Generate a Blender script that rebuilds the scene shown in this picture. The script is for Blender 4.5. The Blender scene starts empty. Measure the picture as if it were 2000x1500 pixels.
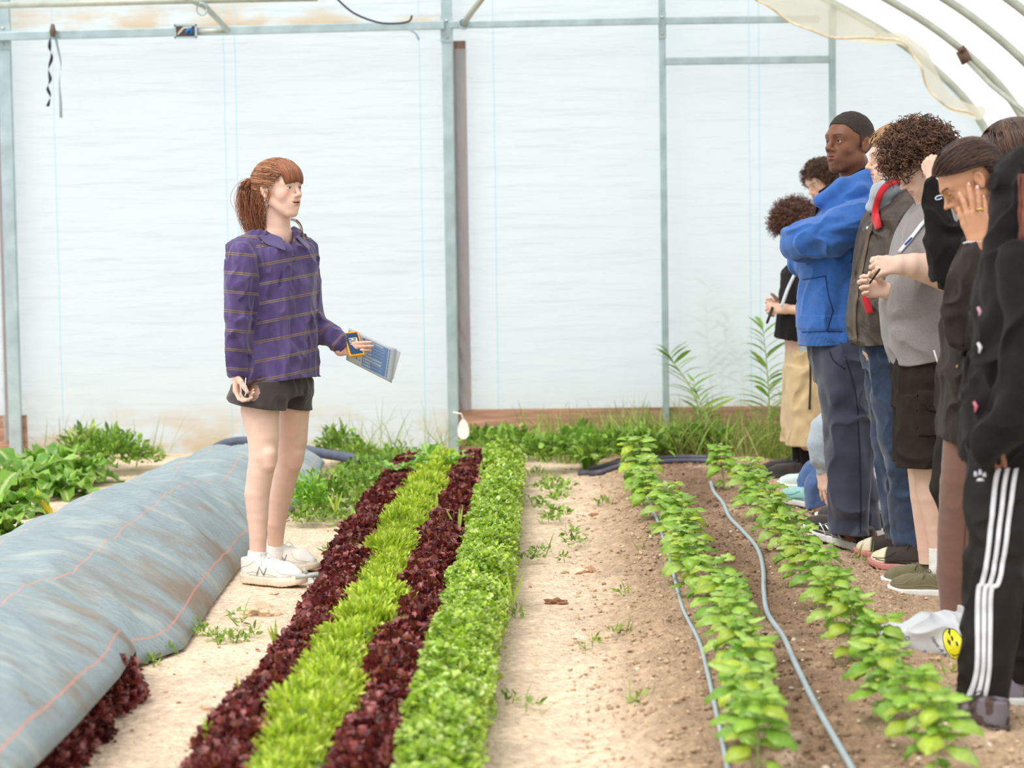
import bpy, math
import numpy as np
from mathutils import Vector, Matrix, noise as mnoise
R0 = np.random.RandomState(7)
pi = math.pi
scene = bpy.context.scene
COL = scene.collection

# ------------------------------------------------------------------ camera, world, sun, exposure
F = 4700.0; H = 1.476
RHO = 0.0145
PITCH = math.atan(331.4 / F); YAW = math.atan(113.8 * math.cos(PITCH) / F)
cd = bpy.data.cameras.new('camera'); cam = bpy.data.objects.new('camera', cd); COL.objects.link(cam)
cam.matrix_world = Matrix.Translation((0, 0, H)) @ Matrix.Rotation(YAW, 4, 'Z') @ Matrix.Rotation(pi / 2 - PITCH, 4, 'X') @ Matrix.Rotation(-RHO, 4, 'Z')
cd.sensor_width = 36; cd.lens = F * 36 / 2000; cd.clip_end = 200
cd.dof.use_dof = True; cd.dof.focus_distance = 9.75; cd.dof.aperture_fstop = 3.2
scene.camera = cam
bpy.context.view_layer.update()
_m = np.array(cam.matrix_world)
CR, CU, CF = _m[:3, 0], _m[:3, 1], -_m[:3, 2]
C0 = np.array([0, 0, H])
def P(px, py, Y):
    """world point seen at photo pixel (px,py) on the plane y=Y"""
    d = CF + CR * (px - 1000) / F + CU * (750 - py) / F
    return C0 + d * (Y / d[1])
def proj(p):
    q = np.asarray(p) - C0
    w = q @ CF
    return 1000 + F * (q @ CR) / w, 750 - F * (q @ CU) / w

world = bpy.data.worlds.new('overcast_sky'); scene.world = world; world.use_nodes = True
wn = world.node_tree.nodes
wn['Background'].inputs[0].default_value = (0.95, 0.985, 1.0, 1); wn['Background'].inputs[1].default_value = 1.0
sd = bpy.data.lights.new('sun', 'SUN'); sd.energy = 2.3; sd.angle = math.radians(38); sd.color = (1, 0.955, 0.9)
sun = bpy.data.objects.new('sun', sd); COL.objects.link(sun)
sun.rotation_euler = (math.radians(30), math.radians(-22), math.radians(-10))
vs = scene.view_settings
vs.view_transform = 'Standard'; vs.look = 'None'; vs.exposure = 0.2; vs.gamma = 1; vs.use_curve_mapping = False
scene.cycles.max_bounces = 7; scene.cycles.diffuse_bounces = 4; scene.cycles.transparent_max_bounces = 12
scene.cycles.transmission_bounces = 6; scene.cycles.caustics_reflective = False; scene.cycles.caustics_refractive = False
scene.cycles.use_denoising = True; scene.cycles.sample_clamp_indirect = 4

# ------------------------------------------------------------------ noise
def vnoise(p, seed=0):
    """value noise in -1..1, p (N,3)"""
    i = np.floor(p).astype(np.int64); f = p - i
    f = f * f * (3 - 2 * f)
    def h(a, b, c):
        n = (a * 374761393 + b * 668265263 + c * 2147483647 + seed * 974634777) & 0xffffffff
        n = ((n ^ (n >> 13)) * 1274126177) & 0xffffffff
        n = ((n ^ (n >> 16)) * 2246822519) & 0xffffffff
        return ((n ^ (n >> 15)) & 0xffff) / 32767.5 - 1
    x, y, z = i[:, 0], i[:, 1], i[:, 2]
    fx, fy, fz = f[:, 0], f[:, 1], f[:, 2]
    def lx(b, c): return h(x, b, c) * (1 - fx) + h(x + 1, b, c) * fx
    return (lx(y, z) * (1 - fy) + lx(y + 1, z) * fy) * (1 - fz) + (lx(y, z + 1) * (1 - fy) + lx(y + 1, z + 1) * fy) * fz
def fbm(p, seed=0, o=3):
    s = 0; a = 1.0; t = 0
    for k in range(o):
        s = s + a * vnoise(p * 2 ** k + 17.3 * k, seed + k); t += a; a *= .5
    return s / t
def sst(a, b, x):
    t = np.clip((x - a) / (b - a), 0, 1); return t * t * (3 - 2 * t)

# ------------------------------------------------------------------ objects
def link(o, parent=None):
    COL.objects.link(o)
    if parent is not None: o.parent = parent
    return o
def tag(o, label=None, cat=None, group=None, kind=None):
    if label: o['label'] = label
    if cat: o['category'] = cat
    if group: o['group'] = group
    if kind: o['kind'] = kind
    return o
def empty(name, loc):
    o = bpy.data.objects.new(name, None); o.empty_display_size = .05
    o.location = [float(c) for c in loc]; return link(o)
def mesh_np(name, V, faces, mat, parent=None, smooth=True, col=None, attrs=None, uv=None, origin=None):
    """faces: list of (n,k) int arrays. vertices are world coords; origin is subtracted (parent origin)"""
    V = np.asarray(V, dtype=np.float64)
    if origin is None and parent is not None:
        origin = np.zeros(3); q = parent
        while q is not None: origin = origin + np.array(q.location); q = q.parent
    loc = None
    if origin is not None: V = V - origin
    me = bpy.data.meshes.new(name)
    if not isinstance(faces, list): faces = [faces]
    faces = [np.asarray(f, dtype=np.int32) for f in faces if len(f)]
    me.vertices.add(len(V)); me.vertices.foreach_set('co', V.astype(np.float32).ravel())
    nl = sum(f.size for f in faces); npoly = sum(len(f) for f in faces)
    me.loops.add(nl); me.polygons.add(npoly)
    me.loops.foreach_set('vertex_index', np.concatenate([f.ravel() for f in faces]))
    ls = []; s = 0
    for f in faces:
        ls.append(s + np.arange(len(f)) * f.shape[1]); s += f.size
    me.polygons.foreach_set('loop_start', np.concatenate(ls).astype(np.int32))
    me.update(calc_edges=True); me.validate(verbose=False)
    me.polygons.foreach_set('use_smooth', np.full(len(me.polygons), smooth))
    if col is not None:
        a = me.color_attributes.new('Col', 'FLOAT_COLOR', 'POINT')
        c = np.ones((len(V), 4), np.float32); c[:, :3] = col; a.data.foreach_set('color', c.ravel())
    for k, v in (attrs or {}).items():
        a = me.attributes.new(k, 'FLOAT', 'POINT'); a.data.foreach_set('value', np.asarray(v, np.float32))
    if mat is not None: me.materials.append(mat)
    o = bpy.data.objects.new(name, me)
    return link(o, parent)
class MB:
    """collects verts and faces"""
    def __init__(s): s.v = []; s.f = {}; s.n = 0; s.c = []
    def add(s, V, Fs, col=None):
        V = np.asarray(V, float)
        if not isinstance(Fs, list): Fs = [Fs]
        for f in Fs:
            f = np.asarray(f)
            if len(f): s.f.setdefault(f.shape[1], []).append(f + s.n)
        s.v.append(V); s.n += len(V)
        if col is not None:
            c = np.asarray(col, float); s.c.append(np.broadcast_to(c, (len(V), 3)))
    def faces(s): return [np.concatenate(x) for x in s.f.values()]
    def build(s, name, mat, parent=None, smooth=True, **k):
        return mesh_np(name, np.concatenate(s.v), s.faces(), mat, parent, smooth, col=np.concatenate(s.c) if s.c else None, **k)
    def box(s, c, size, rot=None, col=None):
        b = np.array([[x, y, z] for x in (-.5, .5) for y in (-.5, .5) for z in (-.5, .5)]) * np.array(size)
        if rot is not None: b = b @ np.asarray(rot).T
        s.add(b + np.array(c), [np.array([[0, 1, 3, 2], [4, 6, 7, 5], [0, 4, 5, 1], [2, 3, 7, 6], [0, 2, 6, 4], [1, 5, 7, 3]])], col); return s
    def tube(s, pts, r, n=8, cap=True, col=None, flat=1.0):
        pts = np.asarray(pts, float); m = len(pts); r = np.broadcast_to(np.asarray(r, float), (m,))
        T = np.gradient(pts, axis=0); T /= np.linalg.norm(T, axis=1)[:, None] + 1e-12
        u = np.array([0, 0, 1.]) if abs(T[0, 2]) < .9 else np.array([1., 0, 0])
        V = []
        a = np.arange(n) * 2 * pi / n
        for i in range(m):
            u = u - T[i] * (u @ T[i]); u /= np.linalg.norm(u) + 1e-12
            w = np.cross(T[i], u)
            V.append(pts[i] + r[i] * (np.cos(a)[:, None] * u + flat * np.sin(a)[:, None] * w))
        V = np.concatenate(V)
        i, j = np.meshgrid(np.arange(m - 1), np.arange(n), indexing='ij')
        q = np.stack([i * n + j, i * n + (j + 1) % n, (i + 1) * n + (j + 1) % n, (i + 1) * n + j], -1).reshape(-1, 4)
        fs = [q]
        if cap and n > 2: fs += [np.arange(n)[None, ::-1], (np.arange(n) + (m - 1) * n)[None]]
        s.add(V, fs, col); return s
def strands(paths, r, col=None, n=3):
    """many tubes at once: paths (S,M,3), r (S,M) ; returns V, quads, colors"""
    S, M, _ = paths.shape
    T = np.gradient(paths, axis=1); T /= np.linalg.norm(T, axis=2, keepdims=True) + 1e-9
    ref = np.where(np.abs(T[..., 2:3]) < .8, np.array([0, 0, 1.]), np.array([1., 0, 0]))
    u = np.cross(T, ref); u /= np.linalg.norm(u, axis=2, keepdims=True) + 1e-9
    w = np.cross(T, u)
    a = np.arange(n) * 2 * pi / n
    V = paths[:, :, None, :] + r[:, :, None, None] * (np.cos(a)[:, None] * u[:, :, None, :] + np.sin(a)[:, None] * w[:, :, None, :])
    V = V.reshape(-1, 3)
    si, i, j = np.meshgrid(np.arange(S) * M * n, np.arange(M - 1), np.arange(n), indexing='ij')
    q = np.stack([si + i * n + j, si + i * n + (j + 1) % n, si + (i + 1) * n + (j + 1) % n, si + (i + 1) * n + j], -1).reshape(-1, 4)
    c = None if col is None else np.repeat(col, M * n, axis=0)
    return V, q, c

# ------------------------------------------------------------------ materials
_mats = {}
def new_mat(name):
    m = bpy.data.materials.new(name); m.use_nodes = True
    return m, m.node_tree.nodes, m.node_tree.links, m.node_tree.nodes['Principled BSDF']
def lin(c):
    """sRGB 0-255 -> linear"""
    return tuple((x / 255 / 12.92) if x / 255 <= .04045 else ((x / 255 + .055) / 1.055) ** 2.4 for x in c)
def mat(name, rgb=None, rough=.7, var=.15, vscale=20., bump=0.3, bscale=200., bdist=.002, metal=0., attr=False, spec=.5, sheen=0., trans=0., sss=0., stretch=(1, 1, 1)):
    if name in _mats: return _mats[name]
    m, N, L, B = new_mat(name)
    B.inputs['Roughness'].default_value = rough; B.inputs['Metallic'].default_value = metal
    B.inputs['Specular IOR Level'].default_value = spec
    if sheen: B.inputs['Sheen Weight'].default_value = sheen; B.inputs['Sheen Roughness'].default_value = .6
    if sss:
        B.inputs['Subsurface Weight'].default_value = sss; B.inputs['Subsurface Radius'].default_value = (1, .35, .2); B.inputs['Subsurface Scale'].default_value = .012
    tc = N.new('ShaderNodeTexCoord'); mp = N.new('ShaderNodeMapping'); mp.inputs['Scale'].default_value = stretch
    L.new(tc.outputs['Object'], mp.inputs['Vector'])
    nz = N.new('ShaderNodeTexNoise'); nz.inputs['Scale'].default_value = vscale; nz.inputs['Detail'].default_value = 5
    L.new(mp.outputs[0], nz.inputs['Vector'])
    mr = N.new('ShaderNodeMapRange'); mr.inputs['From Min'].default_value = .3; mr.inputs['From Max'].default_value = .7
    mr.inputs['To Min'].default_value = 1 - var; mr.inputs['To Max'].default_value = 1 + var
    L.new(nz.outputs['Fac'], mr.inputs['Value'])
    vm = N.new('ShaderNodeVectorMath'); vm.operation = 'SCALE'
    L.new(mr.outputs[0], vm.inputs['Scale'])
    if attr:
        at = N.new('ShaderNodeAttribute'); at.attribute_name = 'Col'; L.new(at.outputs['Color'], vm.inputs[0])
    else:
        vm.inputs[0].default_value = lin(rgb)
    L.new(vm.outputs[0], B.inputs['Base Color'])
    if bump:
        n2 = N.new('ShaderNodeTexNoise'); n2.inputs['Scale'].default_value = bscale; n2.inputs['Detail'].default_value = 3
        L.new(mp.outputs[0], n2.inputs['Vector'])
        bp = N.new('ShaderNodeBump'); bp.inputs['Strength'].default_value = bump; bp.inputs['Distance'].default_value = bdist
        L.new(n2.outputs['Fac'], bp.inputs['Height']); L.new(bp.outputs[0], B.inputs['Normal'])
    if trans:
        tr = N.new('ShaderNodeBsdfTranslucent'); L.new(vm.outputs[0], tr.inputs['Color'])
        mx = N.new('ShaderNodeMixShader'); mx.inputs[0].default_value = trans
        L.new(B.outputs[0], mx.inputs[1]); L.new(tr.outputs[0], mx.inputs[2])
        L.new(mx.outputs[0], N['Material Output'].inputs['Surface'])
    _mats[name] = m
    return m

# ------------------------------------------------------------------ signed distance modelling
def V3(*a): return np.array(a, float)
def unit(v): v = np.asarray(v, float); return v / (np.linalg.norm(v) + 1e-12)
def smin(a, b, k):
    if k <= 0: return np.minimum(a, b)
    h = np.maximum(k - np.abs(a - b), 0) / k
    return np.minimum(a, b) - h * h * k * .25
def smax(a, b, k): return -smin(-a, -b, k)
def cap(a, b, ra, rb):
    a = np.asarray(a, float); b = np.asarray(b, float); ab = b - a; L = ab @ ab + 1e-12
    def f(p):
        t = np.clip((p - a) @ ab / L, 0, 1)
        return np.linalg.norm(p - a - t[:, None] * ab, axis=1) - (ra + (rb - ra) * t)
    return f
def sph(c, r):
    c = np.asarray(c, float)
    return lambda p: np.linalg.norm(p - c, axis=1) - r
def ell(c, r, M=None):
    """M rows = local axes"""
    c = np.asarray(c, float); r = np.asarray(r, float)
    def f(p):
        q = p - c
        if M is not None: q = q @ np.asarray(M).T
        k0 = np.linalg.norm(q / r, axis=1); k1 = np.linalg.norm(q / (r * r), axis=1)
        return k0 * (k0 - 1) / (k1 + 1e-9)
    return f
def rbox(c, hs, rad, M=None):
    c = np.asarray(c, float); hs = np.asarray(hs, float) - rad
    def f(p):
        q = p - c
        if M is not None: q = q @ np.asarray(M).T
        q = np.abs(q) - hs
        return np.linalg.norm(np.maximum(q, 0), axis=1) + np.minimum(q.max(1), 0) - rad
    return f
def U(k, *fs):
    def f(p):
        d = fs[0](p)
        for g in fs[1:]: d = smin(d, g(p), k)
        return d
    return f
def sub(k, a, *bs):
    def f(p):
        d = a(p)
        for b in bs: d = smax(d, -b(p), k)
        return d
    return f
def inter(k, a, *bs):
    def f(p):
        d = a(p)
        for b in bs: d = smax(d, b(p), k)
        return d
    return f
def plane(n, pt):
    n = unit(n); pt = np.asarray(pt, float)
    return lambda p: (p - pt) @ n
def group(f, c, R):
    c = np.asarray(c, float)
    def g(p):
        d = np.linalg.norm(p - c, axis=1); out = d - R + .03
        m = d < R
        if m.any(): out[m] = f(p[m])
        return out
    return g
def chain(pts, k=.004):
    """pts list of (point, radius)"""
    k = .004
    return U(k, *[cap(pts[i][0], pts[i + 1][0], pts[i][1], pts[i + 1][1]) for i in range(len(pts) - 1)])
def loft(secs, power=2.0):
    """secs (center3, rx, ry, yaw) with any z order; elliptic sections across z"""
    secs = sorted(secs, key=lambda s: s[0][2])
    z = np.array([s[0][2] for s in secs])
    cx, cy, rx, ry, ya = [np.array(v) for v in ([s[0][0] for s in secs], [s[0][1] for s in secs], [s[1] for s in secs], [s[2] for s in secs], [s[3] for s in secs])]
    zf = np.linspace(z[0], z[-1], 160)
    def smooth(v):
        w = np.interp(zf, z, v)
        k = np.array([1, 4, 6, 4, 1.]) / 16
        for _ in range(14):
            w = np.convolve(np.concatenate([[w[0]] * 2, w, [w[-1]] * 2]), k, 'valid')
        return w
    cx, cy, rx, ry, ya = map(smooth, (cx, cy, rx, ry, ya))
    def f(p):
        zc = np.clip(p[:, 2], z[0], z[-1]); i = (zc - z[0]) / (z[-1] - z[0]) * 159
        g = lambda v: np.interp(i, np.arange(160), v)
        x = p[:, 0] - g(cx); y = p[:, 1] - g(cy); a = g(ya); c, s = np.cos(a), np.sin(a)
        u, v = c * x + s * y, -s * x + c * y
        A, B = g(rx), g(ry)
        if power == 2.0:
            k0 = np.sqrt((u / A) ** 2 + (v / B) ** 2) + 1e-6; k1 = np.sqrt((u / A / A) ** 2 + (v / B / B) ** 2) + 1e-6
            d = k0 * (k0 - 1) / k1
        else:
            k0 = (np.abs(u / A) ** power + np.abs(v / B) ** power) ** (1 / power) + 1e-6
            d = (k0 - 1) * np.minimum(A, B)
        dz = np.maximum(p[:, 2] - z[-1], z[0] - p[:, 2])
        return np.where(dz > 0, np.sqrt(np.maximum(d, 0) ** 2 + dz ** 2), np.maximum(d, dz))
    return f
def wrinkle(f, amp, fr=(14, 14, 6), seed=1, sharp=.6, M=None, mask=None):
    """cloth folds: ridged, domain-warped noise added to the surface"""
    fr = np.asarray(fr, float)
    def g(p):
        d = f(p)
        m = np.abs(d) < .05
        if m.any():
            q = p[m]
            if M is not None: q = q @ np.asarray(M).T
            w = q * fr
            w = w + .7 * np.stack([vnoise(q * 9, seed + 5), vnoise(q * 9 + 7, seed + 6), vnoise(q * 9 + 3, seed + 8)], 1)
            n = vnoise(w, seed)
            rd = 1 - 2 * np.abs(vnoise(w * 1.1 + 31, seed + 2))
            v = sharp * np.maximum(rd, -.3) + (1 - sharp) * n
            if mask is not None: v = v * mask(p[m])
            d = d.copy(); d[m] -= amp * v
        return d
    return g
def mesh_sdf(f, lo, hi, h):
    lo = np.asarray(lo, float); hi = np.asarray(hi, float)
    L = 5; S = h * 2 ** L
    n = np.ceil((hi - lo) / S).astype(int) + 1
    g = np.stack(np.meshgrid(*[np.arange(k) for k in n], indexing='ij'), -1).reshape(-1, 3)
    off = np.array([[i, j, k] for i in (0, 1) for j in (0, 1) for k in (0, 1)])
    s = S
    for lev in range(L + 1):
        d = f(lo + (g + .5) * s)
        g = g[np.abs(d) < s * .87 * 1.6 + (.014 if lev < L else h * .8)]
        if lev < L:
            g = (g[:, None, :] * 2 + off).reshape(-1, 3); s /= 2
    NN = (n * 2 ** L + 2).astype(np.int64)
    def ID(a): return (a[..., 0].astype(np.int64) * NN[1] + a[..., 1]) * NN[2] + a[..., 2]
    cid = ID(g); o = np.argsort(cid); cid = cid[o]; g = g[o]
    corners = g[:, None, :] + off
    kid = ID(corners)
    uid, inv = np.unique(kid.ravel(), return_inverse=True); inv = inv.reshape(-1, 8)
    ux = np.stack([uid // (NN[1] * NN[2]), (uid // NN[2]) % NN[1], uid % NN[2]], 1)
    val = f(lo + ux * h)
    cv = val[inv]
    edges = [(0, 4), (1, 5), (2, 6), (3, 7), (0, 2), (1, 3), (4, 6), (5, 7), (0, 1), (2, 3), (4, 5), (6, 7)]
    acc = np.zeros((len(g), 3)); cnt = np.zeros(len(g))
    for a, b in edges:
        va, vb = cv[:, a], cv[:, b]; m = (va < 0) != (vb < 0)
        t = np.where(m, va / np.where(m, va - vb, 1), 0)[:, None]
        acc += np.where(m[:, None], off[a] + t * (off[b] - off[a]), 0); cnt += m
    act = cnt > 0
    vidx = np.full(len(g), -1); vidx[act] = np.arange(act.sum())
    Vt = lo + (g[act] + acc[act] / cnt[act][:, None]) * h
    quads = []
    def look(ids, q):
        i = np.searchsorted(ids, q); i = np.clip(i, 0, len(ids) - 1)
        return np.where(ids[i] == q, i, -1)
    for ax in range(3):
        e = np.zeros(3, int); e[ax] = 1; b = np.zeros(3, int); b[(ax + 1) % 3] = 1; c = np.zeros(3, int); c[(ax + 2) % 3] = 1
        nb = look(uid, ID(ux + e)); ok = nb >= 0
        s0 = val < 0; m = ok.copy(); m[ok] = s0[ok] != s0[nb[ok]]
        u = ux[m]; sg = s0[m]
        idx = [look(cid, ID(u - d)) for d in (0 * b, b, b + c, c)]
        idx = np.stack(idx, 1); good = (idx >= 0).all(1)
        idx = vidx[idx]; good &= (idx >= 0).all(1)
        q = idx[good]; sg = sg[good]
        q = np.where(sg[:, None], q, q[:, ::-1]); quads.append(q)
    return Vt, np.concatenate(quads)
def sdf_obj(name, f, lo, hi, h, material, parent, colf=None, attrf=None, relax=0):
    V, Q = mesh_sdf(f, lo, hi, h)
    if relax:
        e = np.concatenate([Q[:, [0, 1]], Q[:, [1, 2]], Q[:, [2, 3]], Q[:, [3, 0]]])
        for _ in range(relax):
            a = np.zeros_like(V); c = np.zeros(len(V))
            np.add.at(a, e[:, 0], V[e[:, 1]]); np.add.at(c, e[:, 0], 1)
            V = V + .5 * (a / np.maximum(c, 1)[:, None] - V)
    at = attrf(V) if attrf else None
    return mesh_np(name, V, [Q], material, parent, True, col=colf(V) if colf else None, attrs=at)
def box_of(*pts, pad=.15):
    a = np.array([np.asarray(p, float) for p in pts]); return a.min(0) - pad, a.max(0) + pad
# ================================================================== SETTING
def film_mat():
    m, N, L, B = new_mat('greenhouse_film')
    N.remove(B); out = N['Material Output']
    tc = N.new('ShaderNodeTexCoord'); sx = N.new('ShaderNodeSeparateXYZ'); L.new(tc.outputs['Object'], sx.inputs[0])
    def math_(op, a, b=None):
        n = N.new('ShaderNodeMath'); n.operation = op
        for i, v in enumerate((a, b)):
            if v is None: continue
            if hasattr(v, 'links'): L.new(v, n.inputs[i])
            else: n.inputs[i].default_value = v
        return n.outputs[0]
    # fine printed guide lines in the film
    lines = None
    for x in (-3.2, -2.13, -2.06, -.91, -.45, 1.135, 1.195):
        d = math_('ABSOLUTE', math_('SUBTRACT', sx.outputs['X'], x)); q = math_('LESS_THAN', d, .0028)
        lines = q if lines is None else math_('ADD', lines, q)
    # dirt near the foot of the film and above the top rail
    nz = N.new('ShaderNodeTexNoise'); nz.inputs['Scale'].default_value = 2.2; nz.inputs['Detail'].default_value = 6
    mp = N.new('ShaderNodeMapping'); mp.inputs['Scale'].default_value = (1, 1, 2.5); L.new(tc.outputs['Object'], mp.inputs['Vector']); L.new(mp.outputs[0], nz.inputs['Vector'])
    def ramp(v, a, b):
        r = N.new('ShaderNodeMapRange'); r.inputs['From Min'].default_value = a; r.inputs['From Max'].default_value = b; r.interpolation_type = 'SMOOTHSTEP'
        L.new(v, r.inputs['Value']); return r.outputs[0]
    low = ramp(sx.outputs['Z'], .42, .0); high = ramp(sx.outputs['Z'], 2.60, 2.66)
    high = math_('MULTIPLY', high, ramp(sx.outputs['Z'], 2.95, 2.62)); high = math_('MULTIPLY', high, ramp(sx.outputs['X'], -.6, -.9))
    dirt = math_('MULTIPLY', math_('MAXIMUM', low, high), ramp(nz.outputs['Fac'], .43, .62))
    c1 = N.new('ShaderNodeMix'); c1.data_type = 'RGBA'; c1.inputs['A'].default_value = lin((230, 239, 242)) + (1,); c1.inputs['B'].default_value = lin((224, 200, 164)) + (1,)
    L.new(dirt, c1.inputs['Factor'])
    c2 = N.new('ShaderNodeMix'); c2.data_type = 'RGBA'; c2.inputs['B'].default_value = lin((188, 226, 240)) + (1,)
    L.new(c1.outputs['Result'], c2.inputs['A']); L.new(lines, c2.inputs['Factor'])
    # crinkles
    n2 = N.new('ShaderNodeTexNoise'); n2.inputs['Scale'].default_value = 3.2; n2.inputs['Detail'].default_value = 4
    mp2 = N.new('ShaderNodeMapping'); mp2.inputs['Scale'].default_value = (.55, 1, 5.5); mp2.inputs['Rotation'].default_value = (0, .05, 0)
    L.new(tc.outputs['Object'], mp2.inputs['Vector']); L.new(mp2.outputs[0], n2.inputs['Vector'])
    bp = N.new('ShaderNodeBump'); bp.inputs['Strength'].default_value = .6; bp.inputs['Distance'].default_value = .06; L.new(n2.outputs['Fac'], bp.inputs['Height'])
    tr = N.new('ShaderNodeBsdfTranslucent'); df = N.new('ShaderNodeBsdfDiffuse'); tp = N.new('ShaderNodeBsdfTransparent')
    L.new(c2.outputs['Result'], tr.inputs['Color']); L.new(c2.outputs['Result'], df.inputs['Color'])
    L.new(bp.outputs[0], tr.inputs['Normal']); L.new(bp.outputs[0], df.inputs['Normal'])
    m1 = N.new('ShaderNodeMixShader'); m1.inputs[0].default_value = .3; L.new(tr.outputs[0], m1.inputs[1]); L.new(df.outputs[0], m1.inputs[2])
    m2 = N.new('ShaderNodeMixShader'); m2.inputs[0].default_value = .09; L.new(m1.outputs[0], m2.inputs[1]); L.new(tp.outputs[0], m2.inputs[2])
    L.new(m2.outputs[0], out.inputs['Surface'])
    return m
FILM = film_mat()
def roof_film_mat():
    m, N, L, B = new_mat('roof_film'); N.remove(B)
    tr = N.new('ShaderNodeBsdfTranslucent'); tp = N.new('ShaderNodeBsdfTransparent'); df = N.new('ShaderNodeBsdfDiffuse')
    for n in (tr, df): n.inputs['Color'].default_value = lin((246, 244, 238)) + (1,)
    m1 = N.new('ShaderNodeMixShader'); m1.inputs[0].default_value = .35; L.new(tr.outputs[0], m1.inputs[1]); L.new(df.outputs[0], m1.inputs[2])
    m2 = N.new('ShaderNodeMixShader'); m2.inputs[0].default_value = .5; L.new(m1.outputs[0], m2.inputs[1]); L.new(tp.outputs[0], m2.inputs[2])
    L.new(m2.outputs[0], N['Material Output'].inputs['Surface']); return m
ROOF = roof_film_mat()
M_ZINC = mat('galvanised_steel', (176, 194, 198), rough=.45, var=.16, vscale=9, metal=.35, bump=.1, bscale=60)
M_PIPE = mat('dull_pipe', (186, 190, 176), rough=.5, var=.12, vscale=15, metal=.25, bump=.1)
M_WOOD = mat('weathered_board', (176, 138, 116), rough=.85, var=.35, vscale=5, bump=.8, bscale=18, bdist=.004, stretch=(.8, 1, 9))
M_POSTWOOD = mat('post_wood', (150, 120, 108), rough=.85, var=.3, vscale=5, bump=.6, bscale=18, bdist=.004, stretch=(6, 6, .8))

YW = 15.05
prof_ctrl = np.array([(-.7, 3.75), (0, 3.5), (.7, 3.22), (1.3, 2.93), (1.75, 2.69), (2.10, 2.47), (2.40, 2.21), (2.57, 1.98), (2.72, 1.66), (2.82, 1.25), (2.86, .7), (2.87, -.05)])
def catmull(c, n=10):
    c = np.asarray(c, float); q = np.vstack([2 * c[0] - c[1], c, 2 * c[-1] - c[-2]]); out = []
    for i in range(1, len(q) - 2):
        for t in np.arange(n) / n:
            out.append(.5 * ((2 * q[i]) + (-q[i - 1] + q[i + 1]) * t + (2 * q[i - 1] - 5 * q[i] + 4 * q[i + 1] - q[i + 2]) * t * t + (-q[i - 1] + 3 * q[i] - 3 * q[i + 1] + q[i + 2]) * t ** 3))
    out.append(q[-2]); return np.array(out)
PROF = catmull(prof_ctrl, 6)
# mirror to the other side of the ridge
PROF_L = np.stack([-.7 - (PROF[:, 0] + .7) * 1.4, PROF[:, 1]], 1)[::-1]
FULL = np.vstack([PROF_L[:-1], PROF])

# ---- end wall film
def wall():
    xs = np.linspace(-5.7, 2.86, 150); 
    V = []; nz = 90
    X, T = np.meshgrid(xs, np.linspace(0, 1, nz), indexing='ij')
    top = np.interp(X, FULL[:, 0], FULL[:, 1])
    bot = np.where(X < -.72, -.02, .2)
    Z = bot + (top - bot) * T
    q = np.stack([X.ravel(), 0 * X.ravel(), Z.ravel()], 1)
    Y = YW + .02 * fbm(q * [1.2, 1, 3], 5, 3) + .012 * vnoise(q * [2, 1, 14], 9)
    q[:, 1] = Y
    i, j = np.meshgrid(np.arange(149), np.arange(nz - 1), indexing='ij')
    Q = np.stack([i * nz + j, (i + 1) * nz + j, (i + 1) * nz + j + 1, i * nz + j + 1], -1).reshape(-1, 4)
    o = mesh_np('wall_end', q, [Q], FILM); tag(o, kind='structure')
wall()
def roof():
    ys = np.arange(4.0, 15.2, .1)
    pr = PROF[:]
    V = []
    hoops = np.array([15.0 - 1.22 * k for k in range(10)])
    for y in ys:
        t = np.min(np.abs(hoops - y)) / .61
        sag = .03 * math.sin(t * pi / 2)
        V.append(np.stack([pr[:, 0] - sag * .5 + .03, np.full(len(pr), y), pr[:, 1] - sag + .035], 1))
    V = np.concatenate(V); n = len(pr); m = len(ys)
    V[:, 2] += .012 * fbm(V * [2, 2, 2], 3)
    i, j = np.meshgrid(np.arange(m - 1), np.arange(n - 1), indexing='ij')
    Q = np.stack([i * n + j, i * n + j + 1, (i + 1) * n + j + 1, (i + 1) * n + j], -1).reshape(-1, 4)
    o = mesh_np('ceiling', V, [Q], ROOF); tag(o, kind='structure')
roof()
# ---- hoops
hoopYs = [15.0, 13.72, 12.65, 11.6, 10.4, 9.2, 8.0]
for k, y in enumerate(hoopYs):
    r = .021 if k else .024
    m = MB(); path = np.array([(x, y, z) for x, z in FULL]); m.tube(path, r, 10)
    o = m.build('roof_hoop', M_PIPE, origin=np.array([0, y, 0])); o.location = (0, y, 0)
    lab = ['galvanised hoop pipe bent against the end wall film', 'curved roof hoop pipe next to the end wall, with a clamped straight brace', 'curved roof hoop pipe second out from the end wall',
           'curved roof hoop pipe third out from the end wall at the top corner'][k] if k < 4 else 'curved roof hoop pipe overhead near the camera side'
    tag(o, lab, 'pipe', 'bent roof hoops of the tunnel')
def pipe(name, pts, r, label, m=M_PIPE, cat='pipe', n=10, **k):
    b = MB(); b.tube(pts, r, n); o = b.build(name, m, origin=np.asarray(pts[0], float)); o.location = [float(c) for c in pts[0]]
    return tag(o, label, cat, **k)
pipe('brace_pipe', [P(1893, 122, 13.68), P(1935, 165, 13.3), P(2010, 226, 12.8)], .013, 'thin straight brace pipe clamped to the first roof hoop')
b = MB(); b.tube([P(1877, 98, 13.7), P(1889, 122, 13.7)], .032, 12); b.tube([P(1872, 100, 13.66), P(1884, 92, 13.66)], .012, 8)
c0 = P(1882, 108, 13.7); o = b.build('pipe_clamp', mat('rusty_clamp', (120, 92, 78), metal=.4, rough=.6), origin=c0); o.location = [float(v) for v in c0]
tag(o, 'small rusty clamp gripping the curved roof pipe', 'clamp')

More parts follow.
